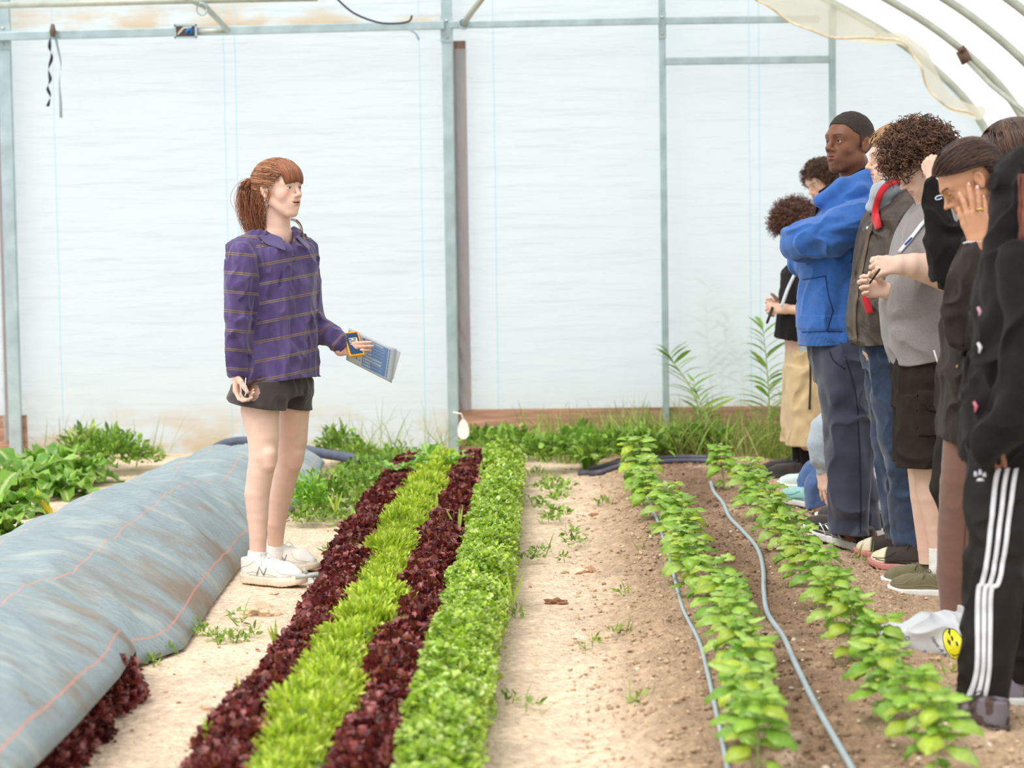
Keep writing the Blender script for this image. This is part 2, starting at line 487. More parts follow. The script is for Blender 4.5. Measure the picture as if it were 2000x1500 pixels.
# ---- steel frame of the end wall
def post(px_top, px_bot, wpx, Y, z0, z1, name, label, mt=M_ZINC, depth=.05, cat='post', holes=True):
    a = P(px_bot[0], px_bot[1], Y); t = P(px_top[0], px_top[1], Y)
    x = (a[0] + t[0]) / 2; w = wpx * Y / F
    root = empty(name, (x, Y, z0))
    b = MB(); b.box((x, Y, (z0 + z1) / 2), (w, depth, z1 - z0)); o = b.build('upright', mt, root, smooth=False)
    bv = o.modifiers.new('b', 'BEVEL'); bv.width = .004; bv.segments = 2
    if holes:
        b = MB(); b.box((x, Y - depth / 2 - .003, 2.62), (w * 1.15, .006, .16)); o = b.build('joint_plate', mt, root, smooth=False)
        for dz in (-.05, .05):
            b = MB(); b.tube([(x, Y - depth / 2 - .012, 2.62 + dz), (x, Y - depth / 2 - .004, 2.62 + dz)], .009, 6); b.build('bolt', mat('bolt_steel', (205, 208, 205), metal=.8, rough=.35), root)
    return tag(root, label, cat)
def gable(x): return float(np.interp(x, FULL[:, 0], FULL[:, 1])) - .03
post((12, 60), (28, 880), 24, 14.95, 0, gable(-3.4), 'frame_post', 'galvanised post at the far corner beside the leafy chard')
post((874, 20), (884, 850), 21, 14.95, 0, gable(-.73), 'frame_post', 'tall galvanised centre post of the end wall behind the lettuce bed')
post((1294, 40), (1300, 840), 13, 14.95, 0, gable(.6), 'frame_post', 'slim galvanised door post rising behind the basil rows')
post((1623, 60), (1628, 230), 13, 14.95, 0, gable(1.64), 'frame_post', 'slim galvanised post rising behind the blue hoodie')
def boxbeam(name, a, b_, w, label, mt=M_ZINC, cat='beam', d=.045, off=0):
    a = np.asarray(a); b_ = np.asarray(b_); u = unit(b_ - a); L = np.linalg.norm(b_ - a)
    v = unit(np.cross(V3(0, 1, 0), u)); M = np.stack([u, V3(0, 1, 0), v], 1)
    c = (a + b_) / 2
    m = MB(); m.box((0, 0, 0), (L, d, w), M); o = m.build(name, mt, smooth=False, origin=V3(0, 0, 0)); o.location = [float(q) for q in c]
    bv = o.modifiers.new('b', 'BEVEL'); bv.width = .004; bv.segments = 2
    return tag(o, label, cat)
boxbeam('cross_beam', P(-30, 72, 14.9), P(868, 49, 14.9), .052, 'galvanised top rail spanning above the woman, with stained film over it')
boxbeam('cross_beam', P(880, 49, 14.9), P(1288, 41, 14.9), .042, 'galvanised top rail between the centre post and the slim door post')
boxbeam('cross_beam', P(1300, 41, 14.9), P(1600, 37, 14.9), .042, 'galvanised top rail ending under the loose roof film')
boxbeam('door_lintel', P(1300, 120, 14.93), P(1620, 116, 14.93), .045, 'lower galvanised crossbar between the two slim door posts')
# wooden post wrapped in film beside centre post, and at the corner
for (x0, x1, yb, lab) in ((891, 903, 800, 'brown wooden post wrapped in crinkled film beside the centre post'), (-4, 8, 830, 'brown wooden post at the far corner behind the steel post')):
    a = P(x0, 60, 15.0); c = P(x1, 60, 15.0); z0 = P(x0, yb, 15.0)[2] if x0 > 0 else .1
    x = (a[0] + c[0]) / 2; w = .075
    root = empty('wooden_post', (x, 15.0, z0))
    m = MB(); m.box((x, 15.0, (z0 + 2.55) / 2), (w, .06, 2.55 - z0)); m.build('timber', M_POSTWOOD, root, smooth=False)
    zz = np.linspace(z0, 2.5, 60); V = []; 
    for z in zz:
        for k, dx in enumerate(np.linspace(-.5, .5, 8)):
            V.append((x + dx * (w + .02), 14.955 + .012 * math.sin(z * 38 + dx * 9) * (1 if z < .8 else .3), z))
    i, j = np.meshgrid(np.arange(59), np.arange(7), indexing='ij')
    Q = np.stack([i * 8 + j, i * 8 + j + 1, (i + 1) * 8 + j + 1, (i + 1) * 8 + j], -1).reshape(-1, 4)
    wr, N, L, B = new_mat('clear_wrap') if '_wr' not in globals() else (_wr, None, None, None)
    if '_wr' not in globals():
        _wr = wr; B.inputs['Base Color'].default_value = lin((190, 196, 205)) + (1,); B.inputs['Roughness'].default_value = .25; B.inputs['Alpha'].default_value = .42
    mesh_np('film_wrap', V, [Q], _wr, root)
    tag(root, lab, 'post')
# timber sill boards
b = MB(); a = P(890, 806, 14.98); c = P(1660, 793, 14.98)
b.box(((a[0] + 2.7) / 2, 15.0, .115), (2.7 - a[0], .05, .29)); o = b.build('baseboard_end', M_WOOD, smooth=False); tag(o, kind='structure')
b = MB(); b.box((-3.6, 15.0, .12), (.36, .05, .28)); o = b.build('baseboard_corner', M_WOOD, smooth=False); tag(o, kind='structure')

# ---- pipes, box and cords at the top
def ppath(*q): return [P(*a) for a in q]
pipe('truss_pipe', ppath((-20, 11, 14.3), (300, 3, 14.3), (620, -4, 14.3)), .019, 'horizontal pale pipe along the very top over the woman')
pipe('conduit_pipe', ppath((352, -8, 14.1), (382, 4, 14.15), (400, 12, 14.2), (424, 36, 14.5), (445, 59, 14.8)), .018, 'diagonal pale pipe dropping from the top to the rail beside the box')
pipe('conduit_stub', ppath((386, 61, 14.82), (445, 60, 14.82)), .016, 'short pale pipe running into the junction box')
pipe('hoop_tie_clamp', [P(394, 18, 14.15) + V3(.03 * math.cos(t), .0, .035 * math.sin(t)) for t in np.linspace(0, 2 * pi, 16)], .005, 'wire clamp wrapped round the diagonal pipe', M_ZINC, 'clamp', 6)
pipe('strut_pipe', ppath((945, -8, 14.4), (922, 22, 14.6), (906, 46, 14.85)), .02, 'short slanting strut pipe next to the centre post')
pipe('strut_bolt', [P(906, 46, 14.84) + V3(.03 * math.cos(t), 0, .03 * math.sin(t)) for t in np.linspace(0, 2 * pi, 14)], .008, 'round bolted end of the slanting strut', M_ZINC, 'bolt', 6)
r0 = P(364, 62, 14.83); jb = empty('junction_box', r0)
b = MB(); b.box(r0, (.125, .05, .072)); o = b.build('box_body', mat('box_brown', (110, 84, 74), rough=.6), jb, smooth=False)
fr = MB()
for dx, dz, w, h_ in ((0, .038, .14, .012), (0, -.038, .14, .012), (-.064, 0, .012, .08), (.064, 0, .012, .08)): fr.box(r0 + V3(dx, -.03, dz), (w, .012, h_))
fr.build('rim', M_ZINC, jb, smooth=False)
b = MB(); b.tube([r0 + V3(.0, -.03, -.01), r0 + V3(.02, -.04, .012), r0 + V3(.04, -.03, .005), r0 + V3(.03, -.03, -.02)], .011, 8); b.build('blue_wire', mat('blue_plastic', (20, 120, 190), rough=.4), jb)
b = MB(); b.tube([r0 + V3(-.05, -.03, -.02), r0 + V3(-.01, -.045, .02), r0 + V3(.04, -.03, .025)], .006, 8); b.build('white_wire', mat('white_plastic', (225, 220, 205), rough=.4), jb)
tag(jb, 'open metal junction box with blue wire on the top rail', 'junction box')
M_BLACK = mat('black_strap', (34, 32, 32), rough=.6)
def ribbon(pts, w, name, label, m, cat='strap', twist=0.):
    pts = catmull(pts, 6); n = len(pts); V = []
    for i, p in enumerate(pts):
        a = twist * i / n * 2 * pi; d = V3(math.cos(a), math.sin(a), .1) * w / 2
        V += [p - d, p + d, p + d + V3(0, .002, 0), p - d + V3(0, .002, 0)]
    Q = np.array([[4 * i + k, 4 * i + (k + 1) % 4, 4 * i + 4 + (k + 1) % 4, 4 * i + 4 + k] for i in range(n - 1) for k in range(4)])
    o = mesh_np(name, V, [Q], m, origin=pts[0]); o.location = [float(c) for c in pts[0]]
    return tag(o, label, cat)
ribbon(ppath((103, 58, 14.85), (98, 75, 14.85), (97, 95, 14.84), (101, 112, 14.84), (95, 135, 14.85), (98, 155, 14.83), (93, 172, 14.84), (98, 188, 14.84), (93, 208, 14.84)), .020, 'hanging_strap', 'twisted black strap hanging from the top rail', M_BLACK, twist=2.6)
ribbon(ppath((106, 60, 14.85), (112, 90, 14.85), (119, 125, 14.84), (116, 160, 14.85), (118, 195, 14.84), (119, 230, 14.84)), .017, 'hanging_strap', 'pale grey strap hanging from the top rail', mat('grey_strap', (150, 165, 175), rough=.5), twist=.6)
pipe('strap_knot', [P(103, 58, 14.86) + V3(.0, 0, .03), P(103, 62, 14.84), P(104, 72, 14.84)], [.012, .022, .008], 'knot of the two straps tied on the rail', mat('knot', (110, 90, 75)), 'knot')
pipe('black_cord', catmull(ppath((655, -5, 14.7), (690, 25, 14.7), (735, 43, 14.75), (770, 46, 14.75), (798, 42, 14.75), (805, 30, 14.75)), 5), .006, 'thin black cord draped over the stained film at the top', M_BLACK, 'cord', 6)
pipe('loose_wire', catmull(ppath((800, 58, 14.83), (812, 66, 14.82), (818, 78, 14.82)), 4), .006, 'short curled grey wire under the top rail', mat('grey_strap', None), 'wire', 6)
# small white plant tag hanging on the centre post
r0 = P(905, 838, 14.2)
m = MB(); a = np.linspace(0, 2 * pi, 16, endpoint=False)
V = np.array([[.034 * math.cos(t) * (1 - .25 * math.sin(t)), 0, .062 * math.sin(t)] for t in a]); m.add(np.vstack([V + r0, V + r0 + V3(0, .003, 0)]), [np.arange(16)[None], (np.arange(16) + 16)[None, ::-1], np.array([[i, (i + 1) % 16, 16 + (i + 1) % 16, 16 + i] for i in range(16)])])
m.tube([r0 + V3(0, 0, .06), r0 + V3(-.01, 0, .09), r0 + V3(-.06, .02, .1)], .004, 6)
o = m.build('plant_tag', mat('tag_white', (248, 248, 244), rough=.5, bump=0), smooth=False, origin=r0); o.location = [float(v) for v in r0]; tag(o, 'small white paper tag hanging beside the centre post above the greens', 'tag')

# ---- loose flap of roof film over the end wall
def flap():
    bot = np.array([(1470, -8), (1500, 12), (1560, 50), (1620, 72), (1700, 74), (1752, 78), (1785, 110), (1805, 150), (1832, 195), (1870, 215), (1905, 224)], float)
    bc = catmull(bot, 5); n = len(bc); rows = 12; V = []
    for i, (u, v) in enumerate(bc):
        Yb = 14.55
        B_ = P(u, v, Yb)
        tz = float(np.interp(B_[0] + .25, FULL[:, 0], FULL[:, 1])); T_ = V3(B_[0] + .25, 14.95, tz)
        if T_[2] < B_[2] + .05: T_ = B_ + V3(.12, .3, .05)
        for k in range(rows):
            t = k / (rows - 1); p = B_ * (1 - t) + T_ * t
            p[1] += (.05 * math.sin(i * .9 + t * 3) + .03 * math.sin(i * .37 + 5 * t)) * (1 - t) ; p[2] += -.05 * math.sin(pi * t)
            V.append(p)
    i, j = np.meshgrid(np.arange(n - 1), np.arange(rows - 1), indexing='ij')
    Q = np.stack([i * rows + j, (i + 1) * rows + j, (i + 1) * rows + j + 1, i * rows + j + 1], -1).reshape(-1, 4)
    m, N, L, B = new_mat('cream_film'); B.inputs['Base Color'].default_value = lin((240, 231, 208)) + (1,); B.inputs['Roughness'].default_value = .5
    tr = N.new('ShaderNodeBsdfTranslucent'); tr.inputs['Color'].default_value = lin((248, 240, 222)) + (1,)
    mx = N.new('ShaderNodeMixShader'); mx.inputs[0].default_value = .6; L.new(B.outputs[0], mx.inputs[1]); L.new(tr.outputs[0], mx.inputs[2])
    tp = N.new('ShaderNodeBsdfTransparent'); m3 = N.new('ShaderNodeMixShader'); m3.inputs[0].default_value = .25; L.new(mx.outputs[0], m3.inputs[1]); L.new(tp.outputs[0], m3.inputs[2])
    L.new(m3.outputs[0], N['Material Output'].inputs['Surface'])
    o0 = V[0]; root = mesh_np('loose_film_flap', V, [Q], m, origin=o0); root.location = [float(c) for c in o0]
    tag(root, 'loose cream-edged sheet of roof film sagging over the end wall', 'plastic sheet')
    e = MB(); e.tube([V[i * rows] for i in range(n)], .008, 8); e.build('rolled_hem', mat('hem', (236, 218, 184), rough=.6), root)
flap()

# ---- ground
def gz(x, y):
    x = np.asarray(x, float); y = np.asarray(y, float)
    p = np.stack([x, y, 0 * x], -1).reshape(-1, 3)
    bed = sst(.1, .35, x) * sst(1.38, 1.02, x)
    z = .012 * fbm(p * 1.3, 3).reshape(x.shape) + .045 * bed - .012 * np.exp(-((x + .02) / .14) ** 2)
    return z
def soil():
    xs = np.arange(-4.6, 3.0, .024); ys = np.concatenate([np.arange(4.6, 11, .024), np.arange(11, 15.4, .04)])
    X, Y = np.meshgrid(xs, ys, indexing='ij'); q = np.stack([X.ravel(), Y.ravel(), 0 * X.ravel()], 1)
    x = q[:, 0]; y = q[:, 1]
    crumb = sst(.02, .25, x) * (1 - .45 * sst(1.2, 1.7, x))
    rough = .004 + .014 * crumb
    n1 = fbm(q * 16, 11, 3); n2 = fbm(q * 34, 21, 2)
    z = gz(x, y) + rough * (np.abs(n1) * 1.6 - .4 + .6 * n2)
    tan = np.array(lin((236, 211, 184))); brown = np.array(lin((190, 162, 134))); dark = np.array(lin((126, 100, 80)))
    w1 = sst(-.05, .3, x + .12 * fbm(q * 2, 31))
    wet = np.exp(-((x - .63) / .26) ** 2) * (.75 + .5 * fbm(q * [3, 2, 1], 41))
    c = tan * (1 - w1[:, None]) + brown * w1[:, None]
    wet = np.clip(wet, 0, 1)[:, None]; c = c * (1 - wet) + dark * wet
    c = c * (1 + .2 * n2[:, None] + .16 * fbm(q * [7, 4, 1], 51)[:, None])
    pale = sst(.35, .6, fbm(q * [9, 4, 1], 61))[:, None] * .35
    c = c * (1 - pale) + np.array(lin((240, 214, 188))) * pale
    q[:, 2] = z; n = len(ys)
    i, j = np.meshgrid(np.arange(len(xs) - 1), np.arange(n - 1), indexing='ij')
    Q = np.stack([i * n + j, (i + 1) * n + j, (i + 1) * n + j + 1, i * n + j + 1], -1).reshape(-1, 4)
    o = mesh_np('floor', q, [Q], mat('soil', attr=True, rough=.95, var=.22, vscale=38, bump=.9, bscale=70, bdist=.02, spec=.15), col=c)
    tag(o, kind='structure')
soil()
b = MB(); b.add([(-30, 15.2, -.03), (30, 15.2, -.03), (30, 60, -.03), (-30, 60, -.03)], [[[0, 1, 2, 3]]])
b.add([(2.95, -3, -.03), (30, -3, -.03), (30, 15.2, -.03), (2.95, 15.2, -.03)], [[[0, 1, 2, 3]]])
o = b.build('floor_outside', mat('outside_ground', (216, 216, 214), rough=.95, var=.2, vscale=3, bump=0)); tag(o, kind='structure')

# clods: base lump
def lump(seed, n=1):
    import bmesh
    bm = bmesh.new(); bmesh.ops.create_icosphere(bm, subdivisions=n, radius=1)
    V = np.array([v.co[:] for v in bm.verts]); Fc = np.array([[v.index for v in f.verts] for f in bm.faces]); bm.free()
    V = V * (1 + .5 * vnoise(V * 2.3 + seed * 3.3, seed)[:, None])
    return V, Fc
def scatter_lumps(name, pts, size, colors, material, n=1, flat=.65):
    rs = np.random.RandomState(5); m = MB(); ls = [lump(s, n) for s in range(8)]
    for k in range(8):
        sel = np.arange(len(pts)) % 8 == k; p = pts[sel]; s = size[sel]; V, Fc = ls[k]; c = colors[sel]
        a = rs.rand(len(p)) * 2 * pi; ca, sa = np.cos(a), np.sin(a); sx = s * (.75 + .6 * rs.rand(len(p)))
        W = np.stack([p[:, None, 0] + (V[None, :, 0] * ca[:, None] * sx[:, None] - V[None, :, 1] * sa[:, None] * s[:, None]),
                      p[:, None, 1] + (V[None, :, 0] * sa[:, None] * sx[:, None] + V[None, :, 1] * ca[:, None] * s[:, None]),
                      p[:, None, 2] + V[None, :, 2] * s[:, None] * flat], -1).reshape(-1, 3)
        Fs = (Fc[None] + (np.arange(len(p)) * len(V))[:, None, None]).reshape(-1, 3)
        m.add(W, [Fs], np.repeat(c, len(V), axis=0))
    return m.build(name, material)
def clods():
    rs = np.random.RandomState(3); N = 26000
    x = rs.uniform(-.02, 2.3, N); y = 5.8 + rs.rand(N) ** 1.15 * 8.2
    keep = rs.rand(N) < np.where(x < .2, .45, np.where(x > 1.25, .55, 1)); x, y = x[keep], y[keep]; N = len(x)
    s = .002 + .009 * rs.rand(N) ** 5
    wet = np.exp(-((x - .63) / .24) ** 2)[:, None]
    c = np.array(lin((200, 172, 144))) * (1 - wet) + np.array(lin((132, 104, 84))) * wet
    c = c * rs.uniform(.7, 1.25, (N, 1)); lt = rs.rand(N) < .05; c[lt] = np.array(lin((228, 212, 190)))
    p = np.stack([x, y, gz(x, y) + s * .1 + .002], 1)
    o = scatter_lumps('soil_crumbs', p, s, c, mat('clod', attr=True, rough=.95, var=.15, vscale=60, bump=.6, bscale=150, bdist=.004, spec=.1))
    tag(o, 'loose brown soil crumbs scattered over the basil bed and its edges', 'soil', kind='stuff')
    N = 1300; x = rs.uniform(-3.6, 0, N); y = rs.uniform(6, 14, N); s = .002 + .006 * rs.rand(N) ** 3
    c = np.array(lin((214, 178, 146))) * rs.uniform(.6, 1.25, (N, 1)); p = np.stack([x, y, gz(x, y) + s * .3], 1)
    o = scatter_lumps('path_grit', p, s, c, mat('clod', attr=True))
    tag(o, 'fine tan grit scattered over the trodden paths', 'grit', kind='stuff')
clods()
def stone(px, py, wpx, hpx, label, rgb, name='flat_stone', n=3, th=.35, cat='stone', ang=0.):
    Y = F * H / (py - 417); c = P(px, py, Y); c[2] = float(gz(c[0], c[1])); s = wpx * Y / F / 2
    V, Fc = lump(int(px), n); V = V * [1, hpx / wpx * 3.0, th] * s
    ca, sa = math.cos(ang), math.sin(ang); V = np.stack([V[:, 0] * ca - V[:, 1] * sa, V[:, 0] * sa + V[:, 1] * ca, V[:, 2]], 1)
    o = mesh_np(name, V + V3(0, 0, s * th * .35), [Fc], mat('stone_%d_%d_%d' % rgb, rgb, rough=.9, var=.2, vscale=30, bump=.5, bscale=80, bdist=.004, spec=.2), smooth=False, origin=V3(0, 0, 0))
    o.location = [float(v) for v in c]; return tag(o, label, cat)
stone(508, 1196, 78, 22, 'broad flat tan stone on the path below the white sneakers', (216, 190, 160))
stone(1086, 1176, 42, 11, 'dark brown bark chip lying on the path between the beds', (146, 104, 78), 'bark_chip', cat='bark chip')
stone(1130, 1246, 24, 16, 'pale flat stone chip on the path beside a tuft of weeds', (232, 212, 192))
stone(1125, 1120, 50, 14, 'wide tan stone half sunk in the path', (228, 202, 176))
stone(1150, 1118, 24, 16, 'rounded brown clod against the wide tan stone', (186, 142, 110), 'soil_clod', cat='clod')
stone(1100, 1000, 26, 10, 'small pale stone at the far part of the path', (236, 214, 190))
stone(1135, 1004, 22, 10, 'twin pale stone beside another at the far part of the path', (228, 206, 184))
stone(1160, 1006, 16, 10, 'small reddish clod near the two far pale stones', (168, 118, 90), 'soil_clod', cat='clod')
stone(440, 1388, 90, 14, 'long pale stone edge in the foreground path', (230, 204, 180))
stone(1140, 1378, 26, 12, 'light stone chip near the damp dark spot', (226, 204, 182))
stone(714, 1012, 30, 12, 'tan pebble behind the woman by the weeds', (220, 196, 170))
stone(740, 1010, 20, 12, 'grey-brown pebble behind the woman next to a tan one', (196, 176, 156))
stone(930, 1042, 14, 12, 'pinkish chip lying on the green border row', (240, 214, 198))
stone(535, 1157, 18, 10, 'little stone right under the near white sneaker', (222, 196, 168))
# ================================================================== PLANTS
def leaf_mat(name, rough=.45, trans=.3, var=.12, spec=.5):
    return mat(name, attr=True, rough=rough, var=var, vscale=60, bump=.25, bscale=120, bdist=.003, trans=trans, spec=spec)
def leaf_soup(base, d, nrm, L, W, prof, col, curl=0., cup=.2, ruffle=0., seed=0, tipcol=None, lobes=0.):
    """N leaves as strips: prof = width profile from base to tip (rows). 3 columns."""
    rs = np.random.RandomState(seed)
    N = len(base); d = d / np.linalg.norm(d, axis=1)[:, None]
    s = np.cross(d, nrm); s /= np.linalg.norm(s, axis=1)[:, None] + 1e-9; n = np.cross(s, d)
    L = np.broadcast_to(L, (N,)); W = np.broadcast_to(W, (N,)); curl = np.broadcast_to(curl, (N,))
    R = len(prof); t = np.linspace(0, 1, R)
    a = curl[:, None] * t[None, :]
    # integrate curve in (d,n) plane
    dx = np.cos(a); dn = -np.sin(a)
    cx = np.concatenate([np.zeros((N, 1)), np.cumsum((dx[:, 1:] + dx[:, :-1]) / 2, 1)], 1) / (R - 1) * L[:, None]
    cn = np.concatenate([np.zeros((N, 1)), np.cumsum((dn[:, 1:] + dn[:, :-1]) / 2, 1)], 1) / (R - 1) * L[:, None]
    mid = base[:, None] + cx[..., None] * d[:, None] + cn[..., None] * n[:, None]
    w = W[:, None] * np.asarray(prof)[None] * (1 + lobes * rs.uniform(-1, 1, (N, R)))
    nn = n[:, None] * np.cos(a)[..., None] + d[:, None] * np.sin(a)[..., None]
    rf = ruffle * W[:, None, None] * rs.uniform(-1, 1, (N, R, 2))
    lft = mid - s[:, None] * w[..., None] / 2 + nn * (cup * w + rf[..., 0])[..., None]
    rgt = mid + s[:, None] * w[..., None] / 2 + nn * (cup * w + rf[..., 1])[..., None]
    V = np.stack([lft, mid, rgt], 2).reshape(-1, 3)
    k, i, j = np.meshgrid(np.arange(N) * R * 3, np.arange(R - 1), np.arange(2), indexing='ij')
    Q = np.stack([k + i * 3 + j, k + i * 3 + j + 1, k + (i + 1) * 3 + j + 1, k + (i + 1) * 3 + j], -1).reshape(-1, 4)
    c = np.repeat(np.asarray(col)[:, None], R * 3, 1)
    if tipcol is not None:
        tt = np.repeat(t, 3)[None, :, None]; c = c * (1 - tt) + np.asarray(tipcol)[:, None] * tt
    return V, Q, c.reshape(-1, 3)
def rnd_dirs(rs, N, zmin=-.1):
    z = rs.uniform(zmin, 1, N); a = rs.rand(N) * 2 * pi; r = np.sqrt(1 - z * z)
    return np.stack([r * np.cos(a), r * np.sin(a), z], 1)
def pick(rs, cols, N, jit=.18):
    c = np.array([lin(x) for x in cols])[rs.randint(0, len(cols), N)]; return c * rs.uniform(1 - jit, 1 + jit, (N, 1))

def lettuce(kind, seed):
    rs = np.random.RandomState(seed); m = MB()
    if kind == 'red':
        N, Rr, Hh, LL, WW = 950, .122, .155, .042, .023; cols = [(122, 50, 50), (146, 64, 60), (96, 42, 44), (172, 106, 102), (134, 70, 52)]; prof = [.25, .8, .55, 1.25, .35]
        ruf, lob, curl = .35, .35, .9
    else:
        N, Rr, Hh, LL, WW = 1900, .148, .155, .040, .011; cols = [(214, 230, 84), (200, 222, 66), (224, 238, 122), (176, 206, 58)]; prof = [.3, .8, .9, .25]
        ruf, lob, curl = .4, .4, .8
    # shrunken core
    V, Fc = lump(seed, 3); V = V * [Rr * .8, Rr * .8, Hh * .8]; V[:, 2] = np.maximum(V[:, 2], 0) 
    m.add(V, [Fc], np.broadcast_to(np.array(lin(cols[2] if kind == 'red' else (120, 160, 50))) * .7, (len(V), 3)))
    d = rnd_dirs(rs, N, -.05); rad = .72 + .2 * rs.rand(N) + .1 * vnoise(d * 3 + seed, seed)
    p = d * rad[:, None] * [Rr, Rr, Hh]; p[:, 2] = np.maximum(p[:, 2], .005)
    dd = d * [1, 1, .8] + V3(0, 0, .45) + rs.normal(0, .45, (N, 3))
    nrm = -d + rs.normal(0, .5, (N, 3)) + V3(0, 0, .6)
    V, Q, c = leaf_soup(p, dd, nrm, LL * rs.uniform(.7, 1.2, N), WW * rs.uniform(.7, 1.3, N), prof, pick(rs, cols, N, .25), curl=curl * rs.uniform(-.3, 1.2, N), cup=.25, ruffle=ruf, seed=seed, lobes=lob)
    m.add(V, [Q], c); return m
M_RED = leaf_mat('red_lettuce_leaf', rough=.3, trans=.12, spec=.6); M_FRIS = leaf_mat('frisee_leaf', rough=.45, trans=.35); M_GREEN = leaf_mat('green_leaf', rough=.4, trans=.3)
def mesh_only(m, name, material):
    o = m.build(name, material); me = o.data; bpy.data.objects.remove(o); return me
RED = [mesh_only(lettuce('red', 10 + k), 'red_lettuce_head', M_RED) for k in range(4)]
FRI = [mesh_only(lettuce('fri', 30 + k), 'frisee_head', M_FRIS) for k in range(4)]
def put(me, name, loc, rz=0, sc=1., label=None, cat=None, group=None):
    o = bpy.data.objects.new(name, me); o.location = [float(v) for v in loc]; o.rotation_euler = (0, 0, rz)
    o.scale = (sc, sc, sc) if np.isscalar(sc) else sc; link(o); return tag(o, label, cat, group)
rs = np.random.RandomState(77)
def row(meshes, name, X, y0, y1, step, label, cat, group, amp=.02, sc=(.9, 1.12), skip=()):
    y = y0; k = 0
    while y < y1:
        if k not in skip:
            x = X(y) if callable(X) else X
            x += rs.uniform(-amp, amp); put(meshes[rs.randint(len(meshes))], name, (x, y, gz(x, y) - .005), rs.rand() * 6.28, rs.uniform(*sc), label, cat, group)
        y += step * rs.uniform(.9, 1.1); k += 1
rowA = lambda y: np.interp(y, [5.6, 7.3, 7.9, 8.4, 9.4, 11.4, 13.5], [-.89, -.89, -.87, -.86, -.90, -.915, -.89])
rowG = lambda y: np.interp(y, [5.6, 7.3, 7.9, 8.4, 9.4, 11.4, 13.5], [-.725, -.735, -.715, -.69, -.735, -.75, -.72])
rowB = lambda y: np.interp(y, [5.6, 6.6, 7.3, 8.4, 9.4, 11.4, 13.5], [-.53, -.53, -.555, -.545, -.56, -.56, -.535])
row(RED, 'red_lettuce', rowA, 5.75, 13.3, .175, 'dark red frilly lettuce head in the outer row near the white sneakers', 'lettuce', 'red lettuces of the outer row', .015, (.76, 1.02))
row(FRI, 'frisee_lettuce', rowG, 5.7, 13.5, .18, 'lime green frisee lettuce head in the strip between the two red rows', 'lettuce', 'lime frisee lettuces between the red rows', .016, (.78, 1.22))
row(RED, 'red_lettuce', rowB, 5.7, 13.6, .175, 'dark red frilly lettuce head in the inner row along the green border', 'lettuce', 'red lettuces of the inner row', .012, (.85, 1.05), skip=(33, 36))
row(RED, 'red_lettuce', -1.47, 5.7, 7.45, .17, 'dark red lettuce head peeking out from under the gray ground cover', 'lettuce', 'red lettuces under the ground cover', .02, (.85, 1.05))

def border():
    rs = np.random.RandomState(8); m = MB()
    N = 30000; x = rs.uniform(-.45, -.235, N); y = 5.6 + rs.rand(N) ** 1.1 * 7.9
    edge = .5 + .5 * np.cos((x + .35) / .13 * pi * .8); hh = .07 + .11 * np.clip(edge, 0, 1) ** .5
    q = np.stack([x, y, 0 * x], 1); hh = hh * (1 + .3 * vnoise(q * 7, 4)) + .02 * vnoise(q * 20, 5)
    x = x + .02 * vnoise(q * [1, 3, 1], 9) - .03 * sst(10, 13, y)
    side = rs.rand(N) < .35; z = np.where(side, hh * rs.rand(N), hh) + gz(x, y)
    p = np.stack([x, y, z], 1)
    ou = np.stack([(x + .33) * 3, rs.normal(0, .3, N), np.full(N, .6)], 1)
    cols = [(176, 206, 66), (194, 220, 84), (152, 188, 58), (210, 228, 140), (172, 202, 98)]
    d = rnd_dirs(rs, N, -.1) + .3 * ou; nrm = V3(0, 0, 1) + .5 * ou + rs.normal(0, .45, (N, 3))
    V, Q, c = leaf_soup(p, d, nrm, rs.uniform(.014, .026, N), rs.uniform(.014, .024, N), [.25, 1, .85, .35], pick(rs, cols, N, .2), curl=rs.uniform(0, .8, N), cup=.12, ruffle=.14, seed=2, lobes=.25)
    m.add(V, [Q], c)
    # leafy understorey sheet so that no soil shows through
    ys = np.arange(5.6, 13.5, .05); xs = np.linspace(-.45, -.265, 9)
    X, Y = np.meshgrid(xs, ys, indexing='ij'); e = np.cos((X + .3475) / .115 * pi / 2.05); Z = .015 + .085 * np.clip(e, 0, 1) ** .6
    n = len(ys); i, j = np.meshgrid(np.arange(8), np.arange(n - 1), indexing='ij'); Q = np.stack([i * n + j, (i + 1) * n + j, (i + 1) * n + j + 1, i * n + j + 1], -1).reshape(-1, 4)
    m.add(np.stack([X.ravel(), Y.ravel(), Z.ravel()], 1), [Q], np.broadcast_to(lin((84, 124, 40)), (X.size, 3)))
    o = m.build('herb_border', leaf_mat('herb_leaf', rough=.28, trans=.3, spec=.65)); tag(o, 'dense mat of small bright green herb leaves edging the lettuce bed', 'herbs', kind='stuff')
border()

